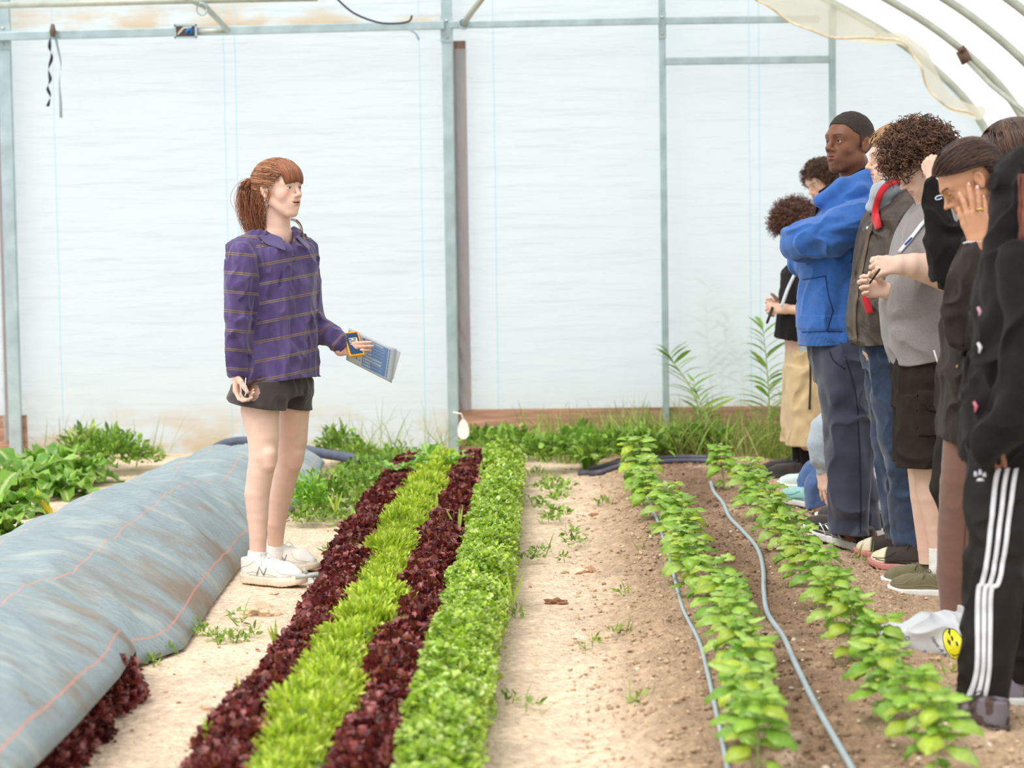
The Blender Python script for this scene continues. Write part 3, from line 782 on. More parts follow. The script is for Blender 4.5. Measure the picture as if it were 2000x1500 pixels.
# ---- basil
def basil_leaves(m, rs, p, d, L, W, col, droop):
    """one well shaped leaf: 7 rows x 5 columns"""
    d = unit(d); up = V3(0, 0, 1); s = unit(np.cross(d, up)); n = np.cross(s, d)
    R, Cn = 8, 5; V = []; C = []
    pos = p.copy(); ang = 0
    prof = [.06, .62, .92, 1.0, .92, .72, .42, .04]
    for i in range(R):
        t = i / (R - 1); a = droop * (t ** 1.2) - .15
        dd = d * math.cos(a) - n * math.sin(a); nn = n * math.cos(a) + d * math.sin(a)
        if i: pos = pos + dd * L / (R - 1)
        for j in range(Cn):
            c = (j - 2) / 2; w = prof[i] * W / 2
            puff = .14 * W * math.sin(pi * min(1, abs(c) * 1.1)) * (.6 + .4 * math.sin(i * 2.2)) - .28 * W * c * c * prof[i]
            V.append(pos + s * c * w + nn * (puff if prof[i] > .3 else 0)); C.append(np.array(col) * (1.12 if j == 2 else 1))
    i, j = np.meshgrid(np.arange(R - 1), np.arange(Cn - 1), indexing='ij')
    Q = np.stack([i * Cn + j, i * Cn + j + 1, (i + 1) * Cn + j + 1, (i + 1) * Cn + j], -1).reshape(-1, 4)
    m.add(V, [Q], np.array(C))
M_BASIL = leaf_mat('basil_leaf', rough=.32, trans=.32, spec=.55); M_STEM = mat('green_stem', (176, 196, 120), rough=.6)
def basil(seed):
    rs = np.random.RandomState(seed); ms = MB(); ml = MB(); Ht = .30
    cols = [(152, 194, 70), (172, 208, 88), (134, 178, 66), (184, 214, 110), (182, 206, 72)]
    lean = V3(rs.uniform(-.04, .04), rs.uniform(-.04, .04), 0)
    stem = [V3(0, 0, -.01) + lean * t * t + V3(0, 0, Ht * t) for t in np.linspace(0, 1, 8)]
    ms.tube(stem, np.linspace(.006, .003, 8), 6)
    def at(t): return V3(0, 0, 0) + lean * t * t + V3(0, 0, Ht * t)
    az = rs.rand() * pi
    for k, t in enumerate((.20, .38, .54, .70, .84, .94, 1.0)):
        for sgn in (0, pi):
            a = az + sgn + rs.uniform(-.25, .25); d = V3(math.cos(a), math.sin(a), .25)
            L = (.10, .135, .145, .135, .115, .085, .05)[k] * rs.uniform(.85, 1.15)
            pet = at(t) + d * .03; ms.tube([at(t), pet], .0018, 5)
            basil_leaves(ml, rs, pet, d, L, L * .64, pick(rs, cols, 1, .12)[0], rs.uniform(1.2, 2.1) if k < 5 else rs.uniform(.3, .8))
            if 1 <= k <= 4:   # side shoot
                a2 = a + rs.uniform(-.3, .3); sh = at(t) + V3(math.cos(a2), math.sin(a2), .9) * rs.uniform(.035, .06)
                ms.tube([at(t), sh], .0018, 5)
                for q in range(4):
                    a3 = a2 + q * pi / 2 + rs.uniform(-.3, .3); L2 = rs.uniform(.055, .09)
                    basil_leaves(ml, rs, sh, V3(math.cos(a3), math.sin(a3), .35), L2, L2 * .6, pick(rs, cols, 1, .12)[0], rs.uniform(.6, 1.5))
        az += pi / 2
    return mesh_only(ms, 'stem', M_STEM), mesh_only(ml, 'foliage', M_BASIL)
BAS = [basil(50 + k) for k in range(5)]
def put_basil(px, ptop, Y, hs, label, group, k):
    """px: column of the plant in the photo, ptop: row of its tip, Y distance"""
    x = P(px, 900, Y)[0]; z0 = float(gz(x, Y)); top = P(px, ptop, Y)[2]; s = min(1.35, max(.75, (top - z0) / .30))
    root = empty('basil_plant', (x, Y, z0)); root.scale = (s * 1.02, s * 1.02, s); root.rotation_euler = (0, 0, k * 1.7)
    for nm, me in zip(('stem', 'foliage'), BAS[k % 5]): link(bpy.data.objects.new(nm, me), root)
    tag(root, label, 'basil plant', group)
left = [(1243, 862, 12.2), (1262, 905, 11.6), (1275, 950, 11.0), (1322, 1005, 10.4), (1330, 1040, 9.85), (1338, 1090, 9.3), (1345, 1130, 8.85), (1405, 1215, 8.2), (1425, 1255, 7.75), (1432, 1300, 7.3), (1442, 1365, 6.85), (1462, 1435, 6.4), (1480, 1495, 6.0)]
right = [(1413, 875, 12.3), (1462, 915, 11.6), (1478, 960, 11.0), (1505, 1000, 10.4), (1532, 1045, 9.9), (1548, 1075, 9.4), (1572, 1125, 8.85), (1622, 1195, 8.2), (1640, 1255, 7.7), (1690, 1310, 7.2), (1722, 1380, 6.7), (1782, 1438, 6.3), (1825, 1490, 5.95)]
def denser(q, n):
    q = np.array(q, float); t = np.linspace(0, len(q) - 1, n); r_ = np.random.RandomState(n)
    return [(np.interp(i, np.arange(len(q)), q[:, 0]) + r_.uniform(-5, 5), np.interp(i, np.arange(len(q)), q[:, 1]) + r_.uniform(-10, 6), np.interp(i, np.arange(len(q)), q[:, 2])) for i in t]
left, right = denser(left, 15), denser(right, 14)
for k, (u, v, Y) in enumerate(left): put_basil(u, v, Y, 1, 'bright green basil plant in the row nearer the lettuce, left of the drip hose', 'basil plants of the row nearer the lettuce', k)
for k, (u, v, Y) in enumerate(right): put_basil(u, v, Y, 1, 'bright green basil plant in the row nearer the group of people', 'basil plants of the row nearer the people', k + 2)

# ---- drip hoses
def hose(pix, r, label, name='drip_hose'):
    pts = []
    for u, v in pix:
        Y = F * (H - .065) / (v - 417); p = P(u, v, Y); p[2] = gz(p[0], p[1]) + r; pts.append(p)
    pts = catmull(pts, 8); o = pipe(name, pts, r, label, mat('grey_hose', (168, 182, 190), rough=.4, var=.08), 'hose', 10); return o
hose([(1388, 945), (1395, 965), (1412, 985), (1425, 1012), (1448, 1035), (1478, 1072), (1490, 1110), (1492, 1160), (1500, 1205), (1530, 1250), (1552, 1300), (1590, 1380), (1625, 1440), (1665, 1510), (1690, 1570)], .0095, 'grey drip hose snaking between the two basil rows')
hose([(1255, 950), (1270, 985), (1284, 1015), (1292, 1040), (1310, 1100), (1330, 1180), (1345, 1215), (1365, 1255), (1378, 1300), (1400, 1400), (1420, 1500), (1432, 1575)], .007, 'grey drip hose running under the basil row nearer the lettuce')
for (x0, x1, y0, y1, lb) in ((1130, 1400, 928, 925, 'dark hose lying across the far end of the basil bed'), (1150, 1385, 921, 917, 'dark hose behind another across the far end of the bed'), (1135, 1240, 925, 936, 'dark hose curving off the far end of the basil bed')):
    pts = []
    for t in np.linspace(0, 1, 8):
        v = y0 + (y1 - y0) * t + 3 * math.sin(t * 6); Y = F * H / (v - 417); p = P(x0 + (x1 - x0) * t, v, Y); p[2] = gz(p[0], p[1]) + .014; pts.append(p)
    pipe('header_hose', catmull(pts, 4), .014, lb, mat('dark_hose', (88, 88, 104), rough=.5), 'hose', 8)

# ---- ground cover sheet over the far bed
def cover():
    ys = np.arange(5.2, 14.05, .03); ns = 70; V = []; S_ = []
    for y in ys:
        xr = np.interp(y, [5.2, 6.2, 7.0, 7.6, 7.78, 8.1, 9, 10, 11, 12, 13, 13.6, 14.05], [-1.30, -1.31, -1.34, -1.40, -1.43, -1.33, -1.37, -1.395, -1.42, -1.40, -1.39, -1.40, -1.55]) 
        zr = np.interp(y, [5.2, 6.2, 7.0, 7.6, 7.78, 8.0, 9, 12.6, 13.2, 13.8, 14.05], [.17, .15, .13, .10, .02, .012, .012, .012, .05, .10, .05])
        xl = np.interp(y, [5.2, 9, 9.9, 11, 11.8, 12.4, 13, 13.6, 14.05], [-2.55, -2.50, -2.44, -2.40, -2.33, -2.38, -2.40, -2.34, -2.2])
        h = np.interp(y, [5.2, 6.6, 7.6, 8.0, 9.0, 10.2, 11.2, 11.7, 12.3, 13.4, 13.9, 14.05], [.33, .33, .28, .26, .30, .30, .24, .20, .22, .17, .13, .07])
        for k in range(ns):
            s = k / (ns - 1)
            x = xr + (xl - xr) * s
            e = min(1, math.sin(pi * min(max(s, .0), 1)) * 1.05); z = h * max(e, 0) ** .72
            z = max(z, .012) if s > .5 else z + zr * (1 - s) ** 3
            V.append((x, y, z)); S_.append(s)
    V = np.array(V); S_ = np.array(S_)
    e = np.sin(pi * S_)
    rp = 1 - 2 * np.abs(vnoise(V * [1.6, 1.1, 0] + V[:, [1, 0, 2]] * [.5, .5, 0], 3)); V[:, 2] += .045 * rp * e ** .6 * .6
    V[:, 2] += .012 * vnoise(V * [4, 9, 0], 8) * e ** .5
    r2 = 1 - 2 * np.abs(vnoise(V * [5, 3.2, 0] + V[:, [1, 0, 2]] * [2.4, 0, 0], 13)); V[:, 2] += .016 * np.maximum(r2, 0) * e ** .5
    V[:, 2] = np.maximum(V[:, 2], gz(V[:, 0], V[:, 1]) + .012)
    n = ns; i, j = np.meshgrid(np.arange(len(ys) - 1), np.arange(n - 1), indexing='ij')
    Q = np.stack([i * n + j, i * n + j + 1, (i + 1) * n + j + 1, (i + 1) * n + j], -1).reshape(-1, 4)
    m, N, L, B = new_mat('woven_ground_cover')
    B.inputs['Roughness'].default_value = .62; B.inputs['Specular IOR Level'].default_value = .3
    at = N.new('ShaderNodeAttribute'); at.attribute_name = 'across'
    tc = N.new('ShaderNodeTexCoord')
    def M_(op, a, b=None, c=None):
        nn = N.new('ShaderNodeMath'); nn.operation = op
        for q, v in enumerate((a, b, c)):
            if v is None: continue
            if hasattr(v, 'links'): L.new(v, nn.inputs[q])
            else: nn.inputs[q].default_value = v
        return nn.outputs[0]
    line = None
    for x in (.045, .33, .62, .9):
        q = M_('LESS_THAN', M_('ABSOLUTE', M_('SUBTRACT', at.outputs['Fac'], x)), .0026); line = q if line is None else M_('ADD', line, q)
    def noise(sc, st, det=4):
        mp = N.new('ShaderNodeMapping'); mp.inputs['Scale'].default_value = st; L.new(tc.outputs['Object'], mp.inputs['Vector'])
        z = N.new('ShaderNodeTexNoise'); z.inputs['Scale'].default_value = sc; z.inputs['Detail'].default_value = det; L.new(mp.outputs[0], z.inputs['Vector']); return z.outputs['Fac']
    def rr(v, a, b):
        r = N.new('ShaderNodeMapRange'); r.inputs['From Min'].default_value = a; r.inputs['From Max'].default_value = b; L.new(v, r.inputs['Value']); return r.outputs[0]
    def mix(f, a, b):
        x = N.new('ShaderNodeMix'); x.data_type = 'RGBA'; L.new(f, x.inputs['Factor'])
        for nm, c in (('A', a), ('B', b)):
            if hasattr(c, 'links'): L.new(c, x.inputs[nm])
            else: x.inputs[nm].default_value = lin(c) + (1,)
        return x.outputs['Result']
    c = mix(rr(noise(70, (.5, 9, 1), 3), .35, .65), (128, 144, 150), (170, 184, 188))
    c = mix(rr(noise(26, (.4, 12, 1), 5), .5, .8), c, (116, 132, 138))
    dust = M_('MULTIPLY', rr(noise(5, (.6, 2.2, 1), 6), .52, .72), .55); c = mix(dust, c, (196, 198, 186))
    side = rr(at.outputs['Fac'], .42, .06)
    mud = M_('MULTIPLY', M_('MULTIPLY', rr(noise(3.2, (1, 1.2, 1), 6), .52, .66), side), .8); c = mix(mud, c, (142, 118, 96))
    c = mix(M_('MULTIPLY', line, .65), c, (222, 150, 128))
    L.new(c, B.inputs['Base Color'])
    bp = N.new('ShaderNodeBump'); bp.inputs['Strength'].default_value = .35; bp.inputs['Distance'].default_value = .004; L.new(noise(160, (1, 1, 1), 2), bp.inputs['Height']); L.new(bp.outputs[0], B.inputs['Normal'])
    o = mesh_np('ground_cover', V, [Q], m, attrs={'across': S_}, origin=V3(-1.85, 9, 0)); o.location = (-1.85, 9, 0)
    sol = o.modifiers.new('thickness', 'SOLIDIFY'); sol.thickness = .003; sol.offset = 1
    tag(o, 'gray-blue woven ground cover sheet draped over a bed beside the woman', 'ground cover')
    rs = np.random.RandomState(4)
    # rolled dark fabric edge at the far end
    m = MB(); m.tube(catmull([V3(-2.2, 14.1, .06), V3(-2.05, 14.2, .14), V3(-1.85, 14.2, .15), V3(-1.6, 14.15, .11), V3(-1.42, 13.9, .10), V3(-1.28, 13.7, .10), V3(-1.2, 13.6, .08)], 5), [.03] * 31, 10)
    o = m.build('rolled_fabric', mat('dark_fabric_roll', (92, 100, 118), rough=.7), origin=V3(-2.2, 14.1, 0)); o.location = (-2.2, 14.1, 0)
    tag(o, 'dark rolled edge of fabric at the far end of the ground cover', 'fabric roll')
cover()

# ---- weeds
def grass_patch(m, rs, n, xr, yr, hr, cols, lean=.4, w=.006, L=4):
    x = rs.uniform(*xr, n); y = rs.uniform(*yr, n); p = np.stack([x, y, gz(x, y)], 1)
    d = V3(0, 0, 1) + rs.normal(0, lean, (n, 3)) * [1, 1, 0]; a = rs.rand(n) * 2 * pi
    nr = np.stack([np.cos(a), np.sin(a), 0 * a], 1)
    V, Q, c = leaf_soup(p, d, nr, rs.uniform(*hr, n), w * rs.uniform(.6, 1.4, n), [1, 1, .9, .65, .1], pick(rs, cols, n), curl=rs.uniform(.2, 1.6, n), cup=.1, seed=rs.randint(999))
    m.add(V, [Q], c)
def bush(m, rs, n, c, r, L, W, cols, droop=.8, zmin=0.):
    d = rnd_dirs(rs, n, zmin); p = np.asarray(c) + d * rs.uniform(.35, 1, (n, 1)) * r
    dd = d + V3(0, 0, .3) + rs.normal(0, .5, (n, 3)); nr = V3(0, 0, 1) + rs.normal(0, .5, (n, 3))
    V, Q, cc = leaf_soup(p, dd, nr, L * rs.uniform(.6, 1.3, n), W * rs.uniform(.6, 1.3, n), [.3, .9, 1, .6, .1], pick(rs, cols, n), curl=droop * rs.rand(n), cup=.15, ruffle=.1, seed=rs.randint(999))
    m.add(V, [Q], cc)
G1 = [(146, 178, 70), (166, 194, 88), (122, 152, 62), (182, 196, 108)]; G2 = [(134, 172, 62), (158, 194, 80), (110, 146, 58)]; DRY = [(170, 176, 96), (186, 176, 118), (138, 156, 76)]
M_WEED = leaf_mat('weed_leaf', rough=.5, trans=.3)
rs = np.random.RandomState(21)
m = MB(); grass_patch(m, rs, 2600, (.3, 2.5), (14.0, 14.8), (.10, .34), G1 + DRY, .35); grass_patch(m, rs, 500, (-.3, .5), (14.2, 14.8), (.12, .38), G1, .3)
grass_patch(m, rs, 900, (1.3, 2.2), (13.5, 14.6), (.1, .42), G1 + DRY, .4)
o = m.build('wall_grass', M_WEED); tag(o, 'tangled grass growing along the timber sill behind the basil', 'grass', kind='stuff')
m = MB()
for k in range(13):
    x = -.55 + k * .115 + rs.uniform(-.03, .03); bush(m, rs, 170, (x, 14.0 + rs.uniform(-.4, .35), .09), (.13, .13, .13), .05, .03, G2)
o = m.build('wall_weeds', M_WEED); tag(o, 'low broadleaf weeds under the weathered sill board', 'weeds', kind='stuff')
def clump(name, X, Y, n, r, L, W, cols, label, cat='weed', lean=.5, ztop=.1, mode='bush'):
    m = MB(); z = float(gz(X, Y))
    if mode == 'bush': bush(m, rs, n, (X, Y, z + ztop * .5), (r, r, ztop), L, W, cols)
    else:
        a = rs.rand(n) * 2 * pi; d = np.stack([np.cos(a) * lean, np.sin(a) * lean, np.full(n, 1.)], 1) * rs.uniform(.6, 1.1, (n, 1)); d[:, :2] *= rs.uniform(0, 1.3, (n, 1))
        p = np.broadcast_to(V3(X, Y, z), (n, 3)) + rs.normal(0, r * .15, (n, 3)) * [1, 1, 0]; nr = np.stack([np.cos(a), np.sin(a), 0 * a], 1) * -1
        V, Q, c = leaf_soup(p, d, nr, L * rs.uniform(.6, 1.1, n), W, [.6, 1, .9, .6, .1], pick(rs, cols, n), curl=-rs.uniform(.1, 1, n), seed=rs.randint(999)); m.add(V, [Q], c)
    o = m.build(name, M_WEED, origin=V3(X, Y, 0)); o.location = (X, Y, 0); return tag(o, label, cat)
clump('feathery_weed', P(1150, 900, 13.9)[0], 13.9, 420, .1, .26, .005, [(124, 176, 52), (140, 190, 66)], 'feathery bright green weed clump in front of the sill board', mode='tuft', lean=.8)
clump('green_bush', P(590, 940, 11.6)[0] + .03, 11.6, 420, .10, .035, .014, [(150, 200, 60), (130, 184, 56), (168, 212, 84)], 'feathery green weed bush just behind the woman\'s calves', ztop=.17)
clump('green_bush', P(650, 970, 12.0)[0], 12.0, 260, .08, .035, .016, G2, 'low green weed bush beside the cover edge', ztop=.12)
clump('green_bush', P(660, 890, 14.2)[0], 14.2, 330, .14, .05, .02, G2, 'green weed bush at the foot of the film behind the woman', ztop=.16)
clump('green_bush', P(700, 900, 14.0)[0], 14.0, 240, .12, .05, .02, G1, 'paler weed bush at the foot of the film nearer the lettuces', ztop=.1)
clump('green_bush', P(225, 885, 13.9)[0], 13.9, 520, .2, .055, .022, G2, 'dark green weed bush between the chard and the ground cover', ztop=.17)
clump('green_bush', P(165, 885, 14.2)[0], 14.2, 380, .17, .055, .022, G1, 'green weed bush beside the chard at the film\'s foot', ztop=.16)
clump('green_bush', P(285, 893, 14.2)[0], 14.2, 160, .12, .04, .015, G1, 'thin weed bush against the far end of the ground cover', ztop=.08)
m = MB()
for _ in range(60):
    x = rs.uniform(-1.32, -1.02); y = rs.uniform(11.2, 14.2); bush(m, rs, 34, (x, y, .03), (.09, .09, .05), .035, .018, G2 + G1)
for _ in range(16):
    x = rs.uniform(-1.22, -.98); y = rs.uniform(12.6, 14.2); bush(m, rs, 40, (x, y, .05), (.09, .09, .09), .04, .018, G2)
for _ in range(14):
    x = rs.uniform(-.22, .02); y = rs.uniform(10, 13.5); bush(m, rs, 30, (x, y, .02), (.07, .08, .03), .025, .016, G2)
o = m.build('creeping_weeds', M_WEED); tag(o, 'low creeping weeds covering the path beside the lettuce bed', 'weeds', kind='stuff')
m = MB()
for (u, v, n, r) in ((355, 1215, 34, .035), (372, 1222, 30, .035), (395, 1240, 22, .03), (420, 1250, 26, .03), (445, 1256, 24, .03), (470, 1254, 22, .03), (495, 1246, 18, .03), (462, 1205, 12, .03), (470, 1222, 10, .02),
                     (298, 1300, 12, .025), (330, 1282, 8, .02), (640, 1082, 16, .03), (1215, 1172, 8, .03), (1100, 1100, 12, .03), (1180, 990, 20, .05), (1210, 1250, 20, .04), (1160, 1272, 14, .04), (1240, 1390, 14, .05), (1010, 1210, 16, .04),
                     (1000, 1385, 14, .04), (1045, 1395, 10, .03), (1670, 1115, 14, .04), (1700, 1120, 10, .03), (1855, 1350, 12, .05), (1905, 1370, 12, .04), (1480, 1180, 16, .04), (1260, 1100, 10, .03), (1595, 930, 16, .06), (1055, 1085, 22, .06), (1075, 1020, 16, .05), (1050, 930, 36, .07), (1075, 945, 24, .06), (1030, 985, 24, .06)):
    Y = F * H / (v - 417); x = P(u, v, Y)[0]
    bush(m, rs, n, (x, Y, .01), (r, r, .03), .028, .011, G2 + G1)
    grass_patch(m, rs, max(3, n // 4), (x - r, x + r), (Y - r, Y + r), (.04, .11), G2, .5, .004)
o = m.build('path_seedlings', M_WEED); tag(o, 'tiny weed seedlings sprinkled over the bare soil paths', 'weeds', kind='stuff')

# ---- chard with broad wavy leaves at the far corner
def broad_leaf(m, p, az, L, W, col, up=.7, droop=1.5, seed=0, rib=(206, 220, 150)):
    rs = np.random.RandomState(seed); R, Cn = 12, 9; d = V3(math.cos(az), math.sin(az), 0); s = V3(-math.sin(az), math.cos(az), 0); V = []; C = []
    pos = np.array(p, float)
    for i in range(R):
        t = i / (R - 1); a = up - droop * t; dd = d * math.cos(a) + V3(0, 0, 1) * math.sin(a); nn = -d * math.sin(a) + V3(0, 0, 1) * math.cos(a)
        if i: pos = pos + dd * L / (R - 1)
        w = W * (.08 if t < .25 else math.sin(pi * ((t - .25) / .75 * .93 + .07)) ** .6) / 2
        for j in range(Cn):
            c = (j - 4) / 4; rf = abs(c) ** 1.5 * W * .16 * math.sin(i * 2.1 + (2.6 if c > 0 else 0) + seed) + .35 * abs(c) * w
            V.append(pos + s * c * w * (1 + .05 * rs.uniform(-1, 1)) + nn * rf); C.append(np.array(lin(rib)) if j == 4 else np.array(col) * rs.uniform(.9, 1.1))
    i, j = np.meshgrid(np.arange(R - 1), np.arange(Cn - 1), indexing='ij')
    m.add(V, [np.stack([i * Cn + j, i * Cn + j + 1, (i + 1) * Cn + j + 1, (i + 1) * Cn + j], -1).reshape(-1, 4)], np.array(C))
M_CHARD = leaf_mat('chard_leaf', rough=.3, trans=.3, spec=.6)
CH = []
for k in range(3):
    m = MB(); r_ = np.random.RandomState(200 + k)
    for q in range(20):
        broad_leaf(m, (0, 0, 0), q * 2.4 + r_.rand(), r_.uniform(.26, .42), r_.uniform(.13, .19), pick(r_, [(132, 178, 60), (152, 196, 76), (116, 164, 62), (166, 206, 96)], 1)[0], r_.uniform(.5, 1.35), r_.uniform(.9, 1.9), 20 * k + q)
    CH.append(mesh_only(m, 'chard', M_CHARD))
for k, (u, v, Y, lb) in enumerate(((115, 960, 12.8, 'leafy bright green chard plant with a drooping yellow leaf side, nearest the ground cover'), (40, 945, 13.0, 'big chard plant in front of the corner post'), (-10, 985, 12.0, 'chard plant cut off by the photo edge, partly behind another'), (95, 905, 13.9, 'chard plant tucked behind the others by the end wall'),
                              (15, 1020, 11.3, 'smaller chard plant closest to the camera at the photo edge'), (150, 940, 13.4, 'chard plant beside the weed bush behind the cover'))):
    x = P(u, v, Y)[0]; put(CH[k % 3], 'chard_plant', (x, Y, 0), k * 1.1, (.75, .95, .9, .9, .6, .75)[k], lb, 'chard', 'chard plants in the far corner')
clump('yellow_leaf', P(112, 970, 12.2)[0], 12.0, 3, .02, .16, .06, [(226, 214, 60)], 'drooping yellow leaf at the edge of the chard', 'leaf', mode='tuft', lean=1.2)
# broad dandelion-like plants rising between lettuces
for k, (u, v, Y, L_, lb) in enumerate(((860, 905, 12.9, .2, 'dandelion-like rosette with long jagged leaves atop the far lettuces'), (775, 915, 12.6, .17, 'long-leaved green weed beside the outer red row at its far end'), (835, 880, 13.4, .17, 'leafy green weed at the very end of the lettuce bed'))):
    m = MB(); r_ = np.random.RandomState(300 + k); x = P(u, v, Y)[0]
    for q in range(14): broad_leaf(m, (x, Y, .1), q * 2.4, L_ * r_.uniform(.8, 1.2), .045, pick(r_, [(150, 202, 90), (134, 190, 76)], 1)[0], r_.uniform(.5, 1.2), 1.0, q)
    o = m.build('jagged_weed', M_CHARD, origin=V3(x, Y, 0)); o.location = (x, Y, 0); tag(o, lb, 'weed')
# sprigs poking out of the lettuces
def sprig(u, v, Y, n, L_, lb, w=.012, lean=.5):
    p = P(u, v, Y); m = MB(); a = rs.rand(n) * 6.28; d = np.stack([np.cos(a) * lean, np.sin(a) * lean * .4, np.ones(n)], 1); nr = np.stack([0 * a + .2, -np.ones(n), .3 + 0 * a], 1)
    V, Q, c = leaf_soup(np.broadcast_to(p, (n, 3)).copy(), d, nr, L_ * rs.uniform(.7, 1.1, n), w, [.7, 1, .9, .6, .1], pick(rs, [(196, 214, 96), (176, 206, 84)], n), curl=rs.uniform(-.3, .9, n)); m.add(V, [Q], c)
    o = m.build('grass_sprig', M_WEED, origin=p); o.location = [float(q) for q in p]; tag(o, lb, 'grass blade')
for (u, v, Y, n, L_, lb) in ((470, 1378, 6.9, 3, .10, 'yellow-green grass sprig in the outer red row, twin blades pointing up'), (400, 1440, 6.4, 4, .06, 'yellow-green grass sprig lowest in the outer red row'), (705, 1440, 6.5, 3, .13, 'tall pale grass blades stuck in the inner red row near the camera'),
                            (540, 1262, 7.8, 3, .09, 'grass sprig at the edge of the outer red row by the path'), (610, 1250, 7.9, 4, .09, 'grass sprig where the outer red row meets the lime strip'), (728, 1285, 7.7, 3, .10, 'grass blade in the inner red row below its middle'), (655, 1000, 11.2, 4, .12, 'yellow grass tuft at the edge of the outer red row behind the woman'),
                            (850, 1010, 10.9, 3, .12, 'curled green blade in the inner red row halfway back'), (895, 1040, 10.5, 3, .12, 'dry straw sprig at the herb border'), (840, 1190, 8.8, 3, .10, 'grass blade between inner red row and herb border'), (1000, 1180, 8.7, 4, .12, 'fine grass spray leaning from the herb border onto the path')):
    sprig(u, v, Y, n, L_, lb)
# small plant with round leaves in inner red row
for k, (u, v, Y, lb) in enumerate(((790, 1275, 7.75, 'round-leaved pale green seedling growing in the inner red row'), (620, 1240, 8.0, 'tiny-leaved grey-green weed at the start of the lime strip'), (575, 1290, 7.9, 'small yellow-flowered weed in the outer red row'))):
    p = P(u, v, Y); m = MB()
    bush(m, rs, 18, p, (.07, .05, .03), .03, .022, [(172, 206, 100), (190, 214, 120)])
    o = m.build('seedling', M_WEED, origin=p); o.location = [float(q) for q in p]; tag(o, lb, 'weed')

# tall willow-leaved weeds inside and outside the film
def tall_weed(path, L_, cols, label, cat='weed', seed=0, dens=26, name='tall_weed', mtl=None):
    r_ = np.random.RandomState(seed); pts = catmull(path, 8); n = len(pts); m = MB(); root = empty(name, pts[0])
    m.tube(pts, np.linspace(.006, .002, n), 6); m.build('stem', mtl or M_STEM, root)
    t = np.linspace(.18, 1, dens); idx = t * (n - 1); base = np.stack([np.interp(idx, np.arange(n), np.array(pts)[:, k]) for k in range(3)], 1)
    a = np.arange(dens) * 2.4 + r_.rand(dens) * .5; a = np.where(np.cos(a) > 0, a * 0 + r_.normal(0, .5, dens), pi + r_.normal(0, .5, dens))
    d = np.stack([np.cos(a), np.sin(a) * .8, np.full(dens, .65) + .5 * t], 1)
    l = MB(); V, Q, c = leaf_soup(base, d, np.broadcast_to(V3(0, 0, 1), (dens, 3)) + r_.normal(0, .25, (dens, 3)), L_ * (1.15 - .5 * t) * r_.uniform(.8, 1.15, dens), L_ * .13, [.3, .9, 1, .7, .1], pick(r_, cols, dens), curl=r_.uniform(.4, 1.1, dens), cup=.1, seed=seed)
    l.add(V, [Q], c); l.build('leaves', M_WEED, root); return tag(root, label, cat)
TW = [(146, 186, 76), (126, 168, 66), (166, 196, 96)]
tall_weed(ppath((1382, 850, 14.6), (1366, 800, 14.6), (1345, 750, 14.6), (1318, 712, 14.6), (1305, 690, 14.6)), .21, TW, 'tall slender weed leaning toward the door post, with willow-like leaves', seed=1)
tall_weed(ppath((1500, 860, 14.5), (1502, 790, 14.5), (1498, 720, 14.5), (1490, 640, 14.5)), .22, TW, 'tall slender weed standing beside the khaki shorts', seed=2, dens=34)
tall_weed(ppath((1365, 840, 14.5), (1362, 790, 14.5), (1355, 740, 14.5)), .12, TW, 'shorter slender weed at the foot of the leaning one', seed=3, dens=16)
tall_weed(ppath((1395, 850, 14.4), (1375, 800, 14.4), (1360, 765, 14.4)), .12, TW, 'short leafy weed stem between the door post and the tall weed', seed=7, dens=14)
tall_weed(ppath((1530, 870, 14.3), (1528, 800, 14.3), (1520, 760, 14.3)), .12, TW, 'short slender weed right behind the khaki shorts', seed=8, dens=14)
for k, q in enumerate((((1392, 800, 15.3), (1385, 700, 15.3), (1378, 600, 15.3), (1385, 530, 15.3)), ((1410, 800, 15.35), (1412, 700, 15.35), (1425, 620, 15.35)), ((1455, 790, 15.3), (1450, 740, 15.3), (1440, 690, 15.3)))):
    tall_weed(ppath(*q), .18, TW, ('tall weed seen blurred through the plastic film, higher one', 'weed seen blurred through the film bending over', 'short weed blurred behind the film near the door post')[k], seed=11 + k, dens=22)
rs = np.random.RandomState(31)
m = MB(); 
for (x0, x1, n) in ((-.6, .55, 60), (-3.4, -2.8, 30), (-1.9, -.8, 40)): grass_patch(m, rs, n, (x0, x1), (15.3, 15.45), (.25, .62), DRY + G1, .2, .005)
o = m.build('outside_grass', M_WEED); tag(o, 'wispy grass heads showing faintly through the end wall film', 'grass', kind='stuff')
# pale wispy grasses inside by the film
m = MB(); grass_patch(m, rs, 60, (-3.3, -2.5), (14.6, 14.9), (.12, .4), DRY, .35, .004); grass_patch(m, rs, 120, (-1.4, -.75), (14.2, 14.9), (.1, .42), DRY + G1, .4, .004)
o = m.build('dry_grass', M_WEED); tag(o, 'sparse dry grass stalks at the foot of the film', 'grass', kind='stuff')
# grey stake by the sneakers
r0 = P(600, 1150, 8.9); st = empty('irrigation_stake', r0); g = mat('stake_grey', (190, 192, 184), rough=.5)
b = MB(); b.tube(ppath((577, 1127, 8.9), (622, 1122, 8.9)), .010, 8); b.build('crossbar', g, st)
b = MB(); b.tube(ppath((607, 1128, 8.9), (604, 1205, 8.9)), [.012, .009], 8); b.build('spike', g, st)
b = MB(); b.tube(ppath((609, 1134, 8.88), (619, 1152, 8.85)), .006, 8); b.build('prong', mat('white_plastic', None), st)
b = MB(); b.tube(ppath((592, 1110, 8.9), (600, 1122, 8.9)), .008, 8); b.build('grip', g, st)
tag(st, 'pale grey plastic stake with a crossbar standing by the white sneakers', 'stake')
